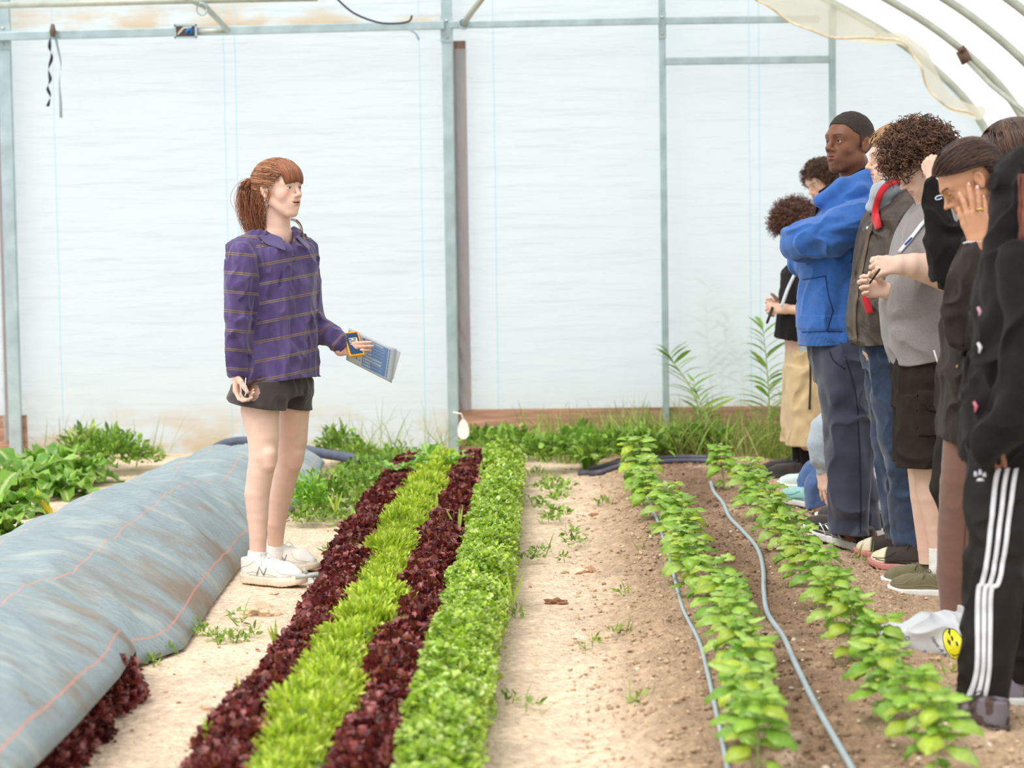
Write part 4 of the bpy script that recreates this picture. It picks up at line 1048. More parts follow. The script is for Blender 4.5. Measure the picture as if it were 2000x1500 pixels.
# ================================================================== PEOPLE: shared builders
def skin_mat(name, rgb, rough=.5, sss=.12):
    return mat(name, attr=True, rough=rough, var=.05, vscale=25, bump=.12, bscale=350, bdist=.001, sss=sss, spec=.35)
def fabric(name, rgb=None, rough=.85, var=.1, bump=.25, attr=False, vscale=30, bscale=420, **k):
    return mat(name, rgb, rough=rough, var=var, vscale=vscale, bump=bump, bscale=bscale, bdist=.0015, attr=attr, spec=.2, sheen=.25, **k)
class Fig:
    """joints are read off the photo as (column, row, depth offset in metres) at the distance Y0 of this person"""
    def __init__(s, Y0): s.Y0 = Y0; s.s = Y0 / F
    def j(s, u, v, d=0.): return P(u, v, s.Y0 + d)
    def r(s, px): return px * s.s
    def cap(s, a, b, ra, rb): return cap(s.j(*a), s.j(*b), ra * s.s, rb * s.s)
    def chain(s, pts, k=.02): return chain([(s.j(*p[:3]), p[3] * s.s) for p in pts], k)
    def loft(s, secs, yaw=0., power=2.0):
        """(u, v, depth, half width px, half depth m)"""
        return loft([(s.j(a[0], a[1], a[2]), a[3] * s.s, a[4], math.radians(a[5] if len(a) > 5 else yaw)) for a in secs], power)
def axes(fwd, up=(0, 0, 1), roll=0.):
    f = unit(fwd); l = unit(np.cross(up, f)); u = np.cross(f, l)
    if roll: l, u = l * math.cos(roll) + u * math.sin(roll), u * math.cos(roll) - l * math.sin(roll)
    return np.stack([f, l, u])   # rows forward, left, up
class Head:
    def __init__(s, c, fwd, k=1., roll=0., jaw=1., nose=1., lips=1., mouth_open=0., lid=.0, brow=1., up=(0, 0, 1), ear=True, smile=0., chub=0.):
        s.c = np.asarray(c, float); s.M = axes(fwd, up, roll); s.k = k; s.lid = lid; s.sm = smile; s.mo = mouth_open; s.lips = lips
        A = V3
        def both(fn): return [fn(1), fn(-1)]
        parts = [ell(A(-.012, 0, .034), A(.094, .074, .083)), ell(A(.032, 0, -.022), A(.054, .056 + chub * .008, .078)), ell(A(.02, 0, .03), A(.07, .066, .06))]
        parts += both(lambda g: cap(A(-.005, .050 * g * jaw, -.05), A(.055, .018 * g * jaw, -.098), .020, .017))
        parts += [ell(A(.068, 0, -.098), A(.019, .021 * jaw, .017)), ell(A(.03, 0, -.07), A(.05, .045 * jaw + chub * .01, .035))]
        parts += both(lambda g: sph(A(.05, .037 * g, -.022), .026))
        parts += both(lambda g: cap(A(.071, .041 * g, .026), A(.086, .013 * g, .025), .009 * brow, .0105 * brow))
        base = U(.02, *parts)
        muz = ell(A(.075, 0, -.055), A(.020, .029, .026))
        nose_ = U(.007, cap(A(.086, 0, .016), A(.106, 0, -.018), .0062 * nose, .0085 * nose), ell(A(.110, 0, -.0245), A(.0115, .0100 * nose, .0088)), *both(lambda g: ell(A(.097, .0115 * g * nose, -.029), A(.0105, .0068 * nose, .0072))))
        sock = both(lambda g: ell(A(.100, .031 * g, .006), A(.020, .020, .0135)))
        def face(p):
            d = smin(base(p), muz(p), .025)
            for q in sock: d = smax(d, -q(p), .014)
            d = smin(d, nose_(p), .012)
            for g in (1, -1):   # lids
                d = smin(d, sph(A(.0725, .031 * g, .006), .0152)(p), .006)
                d = smax(d, -ell(A(.0885, .0315 * g, .0055 - .003 * lid), A(.0115, .0135, .0052 * (1 - .75 * lid)))(p), .0015)
                d = smax(d, -ell(A(.1, .0075 * g * nose, -.0365), A(.005, .0032 * nose, .004))(p), .002)
            # lips
            up_l = U(.004, *both(lambda g: cap(A(.0945, .002 * g, -.0512), A(.078, .0265 * g, -.0555 + .005 * smile), .0046 * lips, .002)))
            lo_l = U(.004, *both(lambda g: cap(A(.0925, .001 * g, -.0605 - mouth_open * .004), A(.079, .023 * g, -.0565 + .004 * smile), .0054 * lips, .0022)))
            d = smin(d, up_l(p), .003); d = smin(d, lo_l(p), .003)
            d = smax(d, -ell(A(.097, 0, -.0562 - mouth_open * .002), A(.011 + .004 * mouth_open, .020 + .003 * mouth_open, .0012 + .0030 * mouth_open))(p), .0015)
            d = smax(d, -ell(A(.093, 0, -.0745), A(.006, .014, .005))(p), .006)
            return d
        def earf(p):
            d = np.full(len(p), 9.)
            for g in (1, -1):
                ax = axes((1, -.35 * g, .18), (0, 0, 1)); c = A(-.018, .080 * g, -.002)
                e = ell(c, A(.018, .0075, .030), ax)(p); e = smin(e, ell(c + A(.005, -.002 * g, -.024), A(.009, .006, .010))(p), .006)
                e = smax(e, -ell(c + A(.002, .0065 * g, .004), A(.0095, .006, .017), ax)(p), .003)
                e = smin(e, ell(c + A(.009, .0 * g, -.003), A(.005, .005, .008))(p), .003)
                d = np.minimum(d, e)
            return d
        def loc(p):
            q = s.to(p); m = np.linalg.norm(q, axis=1) < .2; out = np.linalg.norm(q, axis=1) - .15
            if m.any():
                x = q[m]; out[m] = smin(face(x), earf(x), .006) if ear else face(x)
            return out * s.k
        s.f = loc
    def to(s, p): return (p - s.c) @ s.M.T / s.k
    def at(s, x, y, z): return s.c + (np.array([x, y, z]) * s.k) @ s.M
    def ats(s, q): return s.c + (np.asarray(q) * s.k) @ s.M
    def color(s, p, col, skin, lip, blush=None, browc=None, shadow=None):
        """col (N,3) is modified near the face"""
        q = s.to(p); x, y, z = q.T; front = x > .03
        def blend(mask, c): 
            nonlocal col
            col = col * (1 - mask[:, None]) + np.array(lin(c)) * mask[:, None]
        ay = np.abs(y)
        if blush is not None: blend(.55 * np.exp(-(((ay - .04) / .017) ** 2 + ((z + .022) / .015) ** 2)) * front, blush); blend(.4 * np.exp(-(((y) / .012) ** 2 + ((z + .026) / .012) ** 2)) * (x > .085), blush)
        if browc is not None:
            zb = .0255 + .006 * np.sin(np.clip((ay - .010) / .042, 0, 1) * pi * .8)
            blend(.85 * sst(.0052, .0022, np.abs(z - zb)) * sst(.010, .014, ay) * sst(.054, .046, ay) * (x > .03), browc)
            blend(.75 * sst(.0035, .001, np.abs(z - (.0115 - .003 * s.lid * 2))) * sst(.019, .022, ay) * sst(.046, .042, ay) * (x > .06), browc)
        zl = -.0555
        zz = zl + .005 * s.sm * (ay / .026) ** 2; wu = 1 - (ay / .027) ** 2; hu = .0085 * s.lips * np.maximum(wu, 0) ** .7; hl = (.0115 + s.mo * .004) * s.lips * np.maximum(wu, 0) ** .7
        blend(.75 * sst(0, .0016, np.where(z > zz, hu - (z - zz), hl - (zz - z))) * (wu > 0) * (x > .068), lip)
        if s.mo: blend(1. * sst(.017, .013, ay) * (np.abs(z + .0575) < .003) * (x < .0925) * (x > .07), (70, 30, 28))
        return col
    def eyes(s, parent, iris=(90, 110, 110)):
        for g in (1, -1):
            m = MB(); n = 20; r = .0122 * s.k
            c = s.at(.0745, .031 * g, .006)
            th = np.linspace(0, pi, 15); ph = np.arange(n) * 2 * pi / n
            T, Ph = np.meshgrid(th, ph, indexing='ij')
            L = np.stack([np.cos(T), np.sin(T) * np.cos(Ph), np.sin(T) * np.sin(Ph)], -1).reshape(-1, 3)
            look = (np.array([0, 0, 0]))
            V = c + (L * r) @ s.M
            cc = np.where((T.ravel() < .26)[:, None], np.array(lin((22, 18, 18))), np.where((T.ravel() < .56)[:, None], np.array(lin(iris)), np.array(lin((226, 222, 216)))))
            i, j = np.meshgrid(np.arange(14), np.arange(n), indexing='ij'); Q = np.stack([i * n + j, (i + 1) * n + j, (i + 1) * n + (j + 1) % n, i * n + (j + 1) % n], -1).reshape(-1, 4)
            m.add(V, [Q], cc); m.build('eye', mat('eyeball', attr=True, rough=.12, var=0, bump=0), parent)
def hand(w, d, n, side, k=1., curl=(.5, .6, .7, .8), spread=.08, thumb=(.5, .3), base_bend=0., thumb_dir=None):
    """w wrist, d direction to the fingers, n direction the palm faces, side = thumb direction; curl per finger (index..little) radians per joint"""
    w = np.asarray(w, float); d = unit(d); n = unit(n - d * (n @ d)); s = unit(np.asarray(side) - d * (np.asarray(side) @ d) - n * (np.asarray(side) @ n)); k = k * 1.
    fs = []; info = []
    offs = (.030, .010, -.010, -.029); Ls = (.092, .096, .090, .080)
    palm = [cap(w + s * .014 * k, w + (d * .04 + s * .016) * k, .0175 * k, .0155 * k)]
    for i in range(4):
        kn = w + (d * Ls[i] + s * offs[i]) * k
        palm.append(cap(w + (s * offs[i] * .45 + d * .01) * k, kn, .0165 * k, .0118 * k))
    fingers = []
    FL = ((.042, .025, .021), (.046, .029, .022), (.042, .027, .022), (.034, .021, .019))
    tips = []
    for i in range(4):
        p = w + (d * Ls[i] + s * offs[i]) * k; a = curl[i] * .8; sp = spread * (1.5 - i)
        dd0 = unit(d + s * sp); r = (.0102, .0104, .0098, .0088)[i] * k; segs = []
        for q in range(3):
            dd = dd0 * math.cos(a) + n * math.sin(a); e = p + dd * FL[i][q] * k
            segs.append(cap(p, e, r, r * .9)); r *= .9; p = e; a += curl[i] * (1.15 if q == 0 else .8)
        fingers.append(U(.003, *segs)); tips.append((p, dd))
    tb = w + (d * .022 + s * .022 + n * .006) * k
    td = unit(thumb_dir) if thumb_dir is not None else unit(d * math.cos(thumb[0] * 1.4) + s * math.sin(thumb[0] * 1.4) + n * .45)
    tsegs = []; r = .0145 * k; p = tb
    for L_, rr, bend in ((.042, .0125, 0), (.032, .0108, thumb[1]), (.026, .0095, thumb[1])):
        td = unit(td * math.cos(bend) + unit(d + n * .4) * math.sin(bend)); e = p + td * L_ * k; tsegs.append(cap(p, e, r, rr * k)); r = rr * k; p = e
    tips.append((p, td))
    pf = U(.010, *palm); th = U(.008, *tsegs)
    ff = fingers
    def f(p_):
        D = ff[0](p_)
        for g in ff[1:]: D = np.minimum(D, g(p_))   # fingers stay apart
        D = smin(D, pf(p_), .006); return smin(D, th(p_), .006)
    c = w + d * .09 * k
    g = group(f, c, .17 * k); g.tips = tips; return g
def shoe(parent, heel, toe, k=1., mats=None, sole_h=.03, high=.0, bulk=1., name='shoe', h=.0035, laces=True, toe_cap=None, label=None, mark=None, side=1, flat_toe=1., panel=None):
    """heel and toe: ground points. mats: dict upper, sole, lace, toe"""
    heel = np.asarray(heel, float); toe = np.asarray(toe, float); f = toe - heel; L = np.linalg.norm(f); f = unit(f); l = unit(np.cross(V3(0, 0, 1), f))
    M = np.stack([f, l, np.cross(f, l)]); o = heel.copy(); q = L / .29
    def loc(p): return (p - o) @ M.T / q
    def W(a): return o + (np.asarray(a) * q) @ M
    B = bulk
    out2 = U(.03, cap(V3(.040, 0, 0), V3(.12, .0, 0), .036 * B, .034 * B), cap(V3(.12, 0, 0), V3(.205, .003 * side, 0), .034 * B, .045 * B), cap(V3(.205, .003 * side, 0), V3(.248, .006 * side, 0), .044 * B, .038 * B))
    def sole(p):
        x = loc(p); z = x[:, 2] - .018 * np.clip((x[:, 0] - .2) / .09, 0, 1) ** 2 - .006 * np.clip((.03 - x[:, 0]) / .03, 0, 1)
        xx = x.copy(); xx[:, 2] = 0; d2 = out2(xx) - .003
        hgt = sole_h * (1.15 - .35 * np.clip(x[:, 0] / .28, 0, 1))
        dz = np.abs(z - hgt / 2) - hgt / 2
        return (smax(d2, dz, .008) + .0008 * np.sin(x[:, 0] * 400) * (z < .008)) * q
    up = U(.03, cap(V3(.045, 0, .055), V3(.055, 0, .085 + high * .5), .037 * B, .036), cap(V3(.06, 0, .08 + high), V3(.20, .003 * side, .042), .034, .036 * B), cap(V3(.05, 0, .045), V3(.12, 0, .04), .038 * B, .036 * B),
           cap(V3(.12, 0, .038), V3(.20, .003 * side, .034), .036 * B, .039 * B), cap(V3(.20, .003 * side, .034), V3(.246, .005 * side, .03), .038 * B, .030 * B * flat_toe), cap(V3(.05, 0, .07), V3(.042, 0, .088 + high), .034, .036))
    cut = ell(V3(.047, 0, .115 + high), V3(.030, .026, .03))
    def upper(p):
        x = loc(p); xx = x.copy(); xx[:, 2] -= .012 * np.clip((x[:, 0] - .2) / .09, 0, 1) ** 2
        d = up(xx); x2 = xx.copy(); x2[:, 2] = 0; d = smax(d, out2(x2), .012); d = smax(d, .018 - xx[:, 2], .003)
        d = smax(d, xx[:, 2] - (.094 + high) + .1 * np.clip(xx[:, 0] - .05, -.02, .2) * 0, .006)
        d = smax(d, -cut(x), .004)
        d = d - .0012 * np.maximum(0, 1 - np.abs(np.abs((xx[:, 0] - .07) * .8 - (xx[:, 2] - .05)) - .02) / .004)
        return d * q
    lo, hi = box_of(W((0, 0, 0)), W((.3, 0, .2 + high)), W((.15, .06, 0)), W((.15, -.06, 0)), pad=.03)
    root_o = sdf_obj(name, upper, lo, hi, h, mats['upper'], parent, colf=mats.get('ucol') and (lambda V: mats['ucol'](loc(V))))
    sdf_obj('sole', sole, lo, hi, h, mats['sole'], root_o)
    if laces:
        m = MB()
        for i in range(5):
            x = .095 + i * .022; w = .018; zt = lambda xx: min(.095 + high, .114 + high - (xx - .06) * (.036 + high) / .14) + .0025; z = zt(x)
            for g in (1, -1):
                pts = [V3(x, -w * g, zt(x) - .006), V3(x + .007, 0, zt(x + .007) + .001), V3(x + .014, w * g, zt(x + .014) - .006)]
                m.tube([W(c) for c in catmull(pts, 3)], .0024 * q, 5)
        for g in (1, -1): m.tube([W(c) for c in catmull([V3(.095, 0, .100 + high), V3(.098, .02 * g, .112 + high), V3(.112, .034 * g, .096 + high * .8), V3(.12, .041 * g, .074 + high * .6)], 4)], .0022 * q, 5)
        m.build('laces', mats['lace'], root_o)
    if panel is not None:
        m = MB()
        for g in (1, -1):
            for c in ([(.262, .018 * g, .044), (.235, .036 * g, .046), (.20, .043 * g, .052), (.165, .037 * g, .078)], [(.012, .022 * g, .05), (.03, .038 * g, .062), (.06, .041 * g, .07), (.085, .036 * g, .088)], [(.05, .041 * g, .040), (.09, .042 * g, .048), (.15, .042 * g, .042), (.20, .046 * g, .036)], [(.25, .030 * g, .040), (.16, .043 * g, .034), (.06, .040 * g, .034)]):
                Z = np.array([W(x) for x in catmull(c, 5)])
                for _ in range(3):
                    d_ = upper(Z); gr = np.stack([(upper(Z + e_) - d_) / .002 for e_ in np.eye(3) * .002], 1); Z = Z - gr * d_[:, None]
                m.tube(Z, .0016, 5)
        m.build('stitching', panel, root_o)
    if mark: mark(W, root_o, side)
    if label: root_o['label'] = label
    return root_o, W
def sock(parent, a, b, ra, rb, m, name='sock'):
    lo, hi = box_of(a, b, pad=max(ra, rb) + .03)
    d = unit(np.asarray(b) - np.asarray(a))
    f = inter(.003, cap(a, b, ra, rb), plane(-d, a)); f2 = lambda p: f(p) - .0012 * np.sin((p @ d) * 700)
    return sdf_obj(name, f2, lo, hi, .004, m, parent)
def strand_hair(name, paths, r, cols, material, parent, n=3, extra=None):
    V, Q, c = strands(paths, r, cols, n); m = MB(); m.add(V, [Q], c)
    if extra is not None: m.add(*extra)
    return m.build(name, material, parent)
HAIR_MAT = lambda nm, rough=.38: mat(nm, attr=True, rough=rough, var=.12, vscale=40, bump=0, spec=.5)
def ellpath(hd, a, b, rad, M, lift=0., c=V3(-.012, 0, .034)):
    """paths over the skull from directions a (S,3) to b (S,3), rad=(rx,ry,rz) ellipsoid in head units"""
    t = np.linspace(0, 1, M)[None, :, None]
    a = a / np.linalg.norm(a, axis=1)[:, None]; b = b / np.linalg.norm(b, axis=1)[:, None]
    v = a[:, None] * (1 - t) + b[:, None] * t; v /= np.linalg.norm(v, axis=2, keepdims=True)
    rad = np.asarray(rad); rad = rad if rad.ndim > 1 else rad[None]
    return c + v * (rad[:, None] + lift * np.sin(t * pi))
def curls(hd, rs, S, region, length, rad, r, M=20, turns=3., amp=.010, c=V3(-.012, 0, .034), grav=.0, out=1.):
    """helical curls growing from the scalp; region(d)->bool"""
    d = rnd_dirs(rs, S * 4, -1); d = d[region(d)][:S]; S = len(d)
    t = np.linspace(0, 1, M)[None, :, None]; Ls = length * rs.uniform(.6, 1.15, (S, 1, 1))
    dirn = d * out + rs.normal(0, .45, (S, 3)); dirn /= np.linalg.norm(dirn, axis=1)[:, None]
    u = np.cross(dirn, rs.normal(0, 1, (S, 3))); u /= np.linalg.norm(u, axis=1)[:, None]; w = np.cross(dirn, u)
    ph = rs.rand(S, 1, 1) * 6.28 + t * turns * 2 * pi
    am = amp * (.4 + .6 * t) * rs.uniform(.6, 1.3, (S, 1, 1))
    p = c + d[:, None] * rad + dirn[:, None] * Ls * t + u[:, None] * np.cos(ph) * am + w[:, None] * np.sin(ph) * am - np.array([0, 0, 1.]) * grav * t * t
    rr = r * (1 - .5 * t[..., 0]) * np.ones((S, 1)); return p, rr
def uncol(f, rgb):
    return lambda V: np.broadcast_to(lin(rgb), (len(V), 3)).copy()
def cloth(name, f, lo, hi, h, m, parent, **k): return sdf_obj(name, f, lo, hi, h, m, parent, **k)
# ================================================================== THE WOMAN
SKIN_F = (236, 198, 178)
M_SKIN = skin_mat('fair_skin', None)
M_WSOCK = fabric('white_sock', (238, 238, 236))
M_WHITE = mat('shoe_white', (236, 234, 226), rough=.6, var=.06, vscale=30, bump=.15, bscale=200); M_WSOLE = mat('shoe_sole_dusty', (228, 212, 192), rough=.75, var=.12, vscale=40)
M_LACE = fabric('lace_white', (240, 240, 238))
def body_mesh(root, parts, k, hd, colf, lo, hi, h, material, skin):
    f = U(k, *parts)
    if hd is not None: f0 = f; f = lambda p: smin(f0(p), hd.f(p), .022)
    def cf(V):
        col = np.broadcast_to(np.array(lin(skin)), (len(V), 3)).copy()
        col = col * (1 + .05 * fbm(V * 18, 3)[:, None] * [1, .7, .6])
        return colf(V, col) if colf else col
    return sdf_obj('body', f, lo, hi, h, material, root, colf=cf)
def logo_lines(segs, W, parent, m, name='logo', r=.0035, q=.29):
    b = MB()
    for s in segs: b.tube([W(p) for p in s], r, 5)
    return b.build(name, m, parent)
def woman():
    g = Fig(9.75); base = g.j(520, 1132); base[2] = 0; root = empty('person', base)
    hd = Head(g.j(548, 371, -.02), (math.cos(math.radians(38)), -math.sin(math.radians(38)), .03), k=.95, mouth_open=.55, smile=.8, nose=.92, lips=.9, jaw=.92, lid=.15)
    # ---- body
    nearh = (463, 724, -.15); farh = (663, 683, .068)
    hn = hand(g.j(*nearh), (.12, -.12, -1), (.85, -.5, .15), (-.35, -.9, .1), k=.88, curl=(.55, .7, .8, .8), thumb=(.5, .35), thumb_dir=(.65, -.45, -.75))
    hf = hand(g.j(*farh), (1, -.16, .06), (.12, 1, -.1), (0, 0, 1), k=.74, curl=(.26, .3, .34, .4), spread=.01, thumb=(.4, .1), thumb_dir=(.8, .5, .1))
    parts = [g.cap((543, 415, 0), (541, 462, .01), 23.5, 27), g.cap((541, 462, .01), (505, 482, -.07), 24, 16), g.cap((541, 462, .01), (580, 478, .08), 24, 16),
             g.loft([(545, 490, 0, 62, .075), (550, 560, 0, 54, .08), (548, 640, 0, 50, .075), (540, 720, 0, 60, .085), (538, 760, 0, 58, .085)], yaw=45),
             g.chain([(503, 486, -.09, 16), (474, 508, -.13, 17), (467, 610, -.16, 16), (463, 700, -.15, 12.5), nearh + (11.5,)]),
             g.chain([(582, 486, .09, 16), (601, 508, .14, 16), (607, 620, .16, 15), (652, 668, .08, 12), farh + (11,)]),
             g.chain([(517, 752, -.05, 33), (508, 800, -.08, 37.5), (514, 855, -.10, 30.5), (514, 893, -.11, 28), (508, 925, -.11, 25.5), (502, 965, -.11, 24.5), (503, 1010, -.115, 20.5), (504, 1048, -.12, 17), (503, 1085, -.12, 16), (500, 1112, -.12, 17)], .03),
             g.chain([(565, 752, .05, 30), (575, 800, .08, 30), (572, 858, .11, 28.5), (567, 893, .13, 27), (558, 925, .15, 25), (547, 972, .18, 22.5), (540, 1020, .20, 18.5), (538, 1058, .23, 16), (538, 1085, .24, 15)], .03),
             g.cap((526, 888, -.15), (527, 908, -.15), 13, 12), g.cap((579, 890, .085), (579, 908, .085), 12, 11), hn, hf]
    lo, hi = g.j(430, 1150, -.4), g.j(740, 300, .5)
    def cf(V, col):
        col = hd.color(V, col, SKIN_F, (206, 120, 112), blush=(226, 140, 128), browc=(150, 100, 74))
        knee = sum(np.exp(-(np.linalg.norm(V - g.j(*c), axis=1) / .035) ** 2) for c in ((535, 908, -.2), (585, 905, .05)))
        hands = sum(np.exp(-(np.linalg.norm(V - c, axis=1) / .09) ** 2) for c in (g.j(470, 750, -.2), g.j(690, 680, .05)))
        col = col * (1 - .35 * knee[:, None]) + np.array(lin((222, 150, 132))) * .35 * knee[:, None]
        return col * (1 - .25 * hands[:, None]) + np.array(lin((228, 150, 126))) * .25 * hands[:, None]
    body_mesh(root, parts, .02, hd, cf, lo, hi, .0028, M_SKIN, SKIN_F)
    hd.eyes(root, (120, 150, 165))
    m = MB(); m.add(*[(lambda V, Q: (V, [Q]))(*mesh_sdf(lambda p: ell(V3(.0865, 0, -.0545), V3(.0035, .0135, .0022))(hd.to(p)) * hd.k, hd.c - .13, hd.c + .13, .0015))][0]); m.build('teeth', mat('teeth', (240, 236, 226), rough=.3, bump=0), root)
    # ---- shirt
    sh = U(.03, g.loft([(549, 741, 0, 80, .118), (549, 700, 0, 78, .116), (549, 650, 0, 73, .110), (550, 580, 0, 66, .100), (545, 520, 0, 72, .100), (538, 488, 0, 80, .094), (541, 474, 0, 60, .085), (543, 467, 0, 38, .066), (543, 463, 0, 26, .05)], yaw=45, power=2.25),
           g.chain([(505, 470, -.07, 15), (472, 494, -.13, 25), (467, 560, -.16, 25), (464, 622, -.165, 23), (461, 680, -.155, 20.5), (462, 716, -.15, 17)], .03),
           g.chain([(575, 468, .08, 14), (594, 488, .13, 20), (602, 550, .16, 22), (606, 618, .16, 22), (638, 652, .10, 19), (664, 668, .07, 14.5)], .03),
           )
    cuffn = g.cap((462, 706, -.152), (463, 728, -.15), 20, 17.5); cufff = g.cap((652, 660, .09), (668, 671, .07), 17, 14)
    arm_m = lambda p: 1.0 + 0 * p[:, 0]
    shw = wrinkle(sh, .020, (13, 13, 4.5), 3, .8)
    shw2 = wrinkle(shw, .009, (30, 30, 13), 9, .6)
    hem_y = P(549, 739, 9.75)
    vfront = P(574, 500, 9.65)
    fwd = V3(.707, -.707, 0); lat = V3(.707, .707, 0)
    def shirt(p):
        d = smin(smin(shw2(p), cuffn(p), .006), cufff(p), .006)
        low = (p[:, 2] - (hem_y[2] + .006 * np.sin(p[:, 0] * 22)))
        inner = smax(sh(p) + .034, low - .05, .001)
        far_from_arm = np.abs((p - g.j(549, 735))[:, 0]) < .16
        armn = g_arm(p)
        d = np.where(armn, d, np.maximum(d, -low))
        d = np.where(armn, d, smax(d, -inner, .002))
        # cuffs open at the ends
        d = smax(d, -cap(g.j(463, 722, -.15), g.j(464, 745, -.15), .029, .031)(p), .002)
        d = smax(d, -cap(g.j(666, 670, .07), g.j(685, 678, .065), .024, .027)(p), .002)
        # neck opening with a V
        q = p - g.j(545, 452, 0); a = q @ fwd; b = q @ lat
        top = -cap(g.j(543, 430, 0), g.j(544, 462, -.005), .058, .062)(p)
        vw = .030 * np.clip((p[:, 2] - vfront[2]) / .09, 0, 1.4)
        V_ = smax(np.abs(b - .005) - vw, -(a - .01), .002)
        V_ = smax(V_, vfront[2] - p[:, 2], .002)
        d = smax(d, top, .004); return smax(d, -V_, .003)
    armline0 = g.j(465, 600, -.16)
    fa, na = g.chain([(605, 620, .16, 24), (640, 652, .10, 21), (672, 674, .07, 19)], .01), g.chain([(465, 600, -.16, 27), (462, 690, -.155, 24), (464, 740, -.15, 25)], .01)
    def g_arm(p): return (na(p) < .006) & (p[:, 2] < P(500, 700, 9.75)[2]) & (p[:, 1] < 9.75 - .03) | (fa(p) < .003) & (p[:, 0] > g.j(625, 650)[0])
    # mustard double stripes: distance along the torso or along the sleeve
    z0, z0x = g.j(549, 742)[2], g.j(549, 742)[0]
    def stripes(V):
        t = (V[:, 2] - z0) - .17 * (V[:, 0] - z0x)
        dn = na(V) ; A = g.j(468, 490, -.13); B = g.j(462, 716, -.15); ax = unit(A - B)
        nearm = g.chain([(472, 500, -.13, 25), (467, 560, -.16, 25), (464, 622, -.165, 23), (461, 716, -.155, 20.5)], .01)(V)
        torso = g.loft([(549, 741, 0, 78, .115), (549, 580, 0, 64, .098), (538, 488, 0, 78, .092)], yaw=45)(V)
        t = np.where(nearm < torso, (V - B) @ ax + .03 + .02 * (V[:, 0] - B[0]) * 3, t)
        A2 = g.j(606, 618, .16); B2 = g.j(664, 668, .07); f2 = g.chain([(606, 618, .16, 24), (664, 668, .07, 16)], .01)(V)
        t = np.where(f2 < torso, (V - B2) @ unit(A2 - B2) + .03, t)
        cuff = np.minimum(cuffn(V), cufff(V)) < .002
        return {'along': np.where(cuff, -9, t)}
    m, N, L, B = new_mat('purple_striped_jersey')
    B.inputs['Roughness'].default_value = .88; B.inputs['Specular IOR Level'].default_value = .2; B.inputs['Sheen Weight'].default_value = .35
    at = N.new('ShaderNodeAttribute'); at.attribute_name = 'along'
    def M_(op, a, b=None):
        nn = N.new('ShaderNodeMath'); nn.operation = op
        for q, v in enumerate((a, b)):
            if v is None: continue
            if hasattr(v, 'links'): L.new(v, nn.inputs[q])
            else: nn.inputs[q].default_value = v
        return nn.outputs[0]
    fr = M_('MODULO', M_('ADD', at.outputs['Fac'], 20 * .0765 + .012), .0765)
    a = M_('LESS_THAN', M_('ABSOLUTE', M_('SUBTRACT', fr, .030)), .0015); b_ = M_('LESS_THAN', M_('ABSOLUTE', M_('SUBTRACT', fr, .037)), .0017)
    dk = M_('LESS_THAN', M_('ABSOLUTE', M_('SUBTRACT', fr, .0335)), .0022)
    on = M_('GREATER_THAN', at.outputs['Fac'], -1.)
    tc = N.new('ShaderNodeTexCoord'); nz = N.new('ShaderNodeTexNoise'); nz.inputs['Scale'].default_value = 35; nz.inputs['Detail'].default_value = 6; L.new(tc.outputs['Object'], nz.inputs['Vector'])
    mp2 = N.new('ShaderNodeMapping'); mp2.inputs['Scale'].default_value = (1, 1, .25); n3 = N.new('ShaderNodeTexNoise'); n3.inputs['Scale'].default_value = 18; L.new(tc.outputs['Object'], mp2.inputs['Vector']); L.new(mp2.outputs[0], n3.inputs['Vector'])
    def mix(f, x, y):
        z = N.new('ShaderNodeMix'); z.data_type = 'RGBA'; L.new(f, z.inputs['Factor']) if hasattr(f, 'links') else setattr(z.inputs['Factor'], 'default_value', f)
        for nm, c in (('A', x), ('B', y)):
            if hasattr(c, 'links'): L.new(c, z.inputs[nm])
            else: z.inputs[nm].default_value = lin(c) + (1,)
        return z.outputs['Result']
    c = mix(M_('MULTIPLY', nz.outputs['Fac'], 1.), (66, 53, 93), (94, 79, 131))
    c = mix(M_('MULTIPLY', M_('SUBTRACT', n3.outputs['Fac'], .45), 2.), c, (110, 95, 146))
    c = mix(M_('MULTIPLY', dk, on), c, (84, 70, 100)); c = mix(M_('MULTIPLY', M_('MULTIPLY', M_('MAXIMUM', a, b_), on), .85), c, (150, 124, 84))
    L.new(c, B.inputs['Base Color'])
    n4 = N.new('ShaderNodeTexNoise'); n4.inputs['Scale'].default_value = 500; L.new(tc.outputs['Object'], n4.inputs['Vector']); bp = N.new('ShaderNodeBump'); bp.inputs['Strength'].default_value = .3; bp.inputs['Distance'].default_value = .002; L.new(n4.outputs['Fac'], bp.inputs['Height']); L.new(bp.outputs[0], B.inputs['Normal'])
    so = sdf_obj('rugby_shirt', shirt, g.j(430, 760, -.35), g.j(700, 425, .35), .0034, m, root, attrf=stripes)
    so['label'] = 'purple long-sleeved polo with mustard stripes'
    # collar
    V = []; rows = 6; cols = 34; c0 = g.j(544, 451, -.005)
    for i in range(cols):
        ph = math.radians(-152 + 304 * i / (cols - 1)); t = abs(ph) / math.radians(152); dr = -fwd * math.cos(ph) + lat * math.sin(ph)
        drop = .034 * (1 - math.cos(ph)) / 2 + .012 * t ** 6
        for k in range(rows):
            s = k / (rows - 1); rr = .058 + .006 * t + (.050 + .014 * t ** 4) * s ** 1.0; z = .010 * math.sin(min(1, s * 2.2) * pi) - (.036 + .022 * t ** 3) * max(0, s - .2)
            V.append(c0 + V3(0, 0, .008) + dr * rr * (1 if k else .97) + V3(0, 0, .004 - drop + z) + (fwd * .012 * t ** 4 * s))
    V = np.array(V)
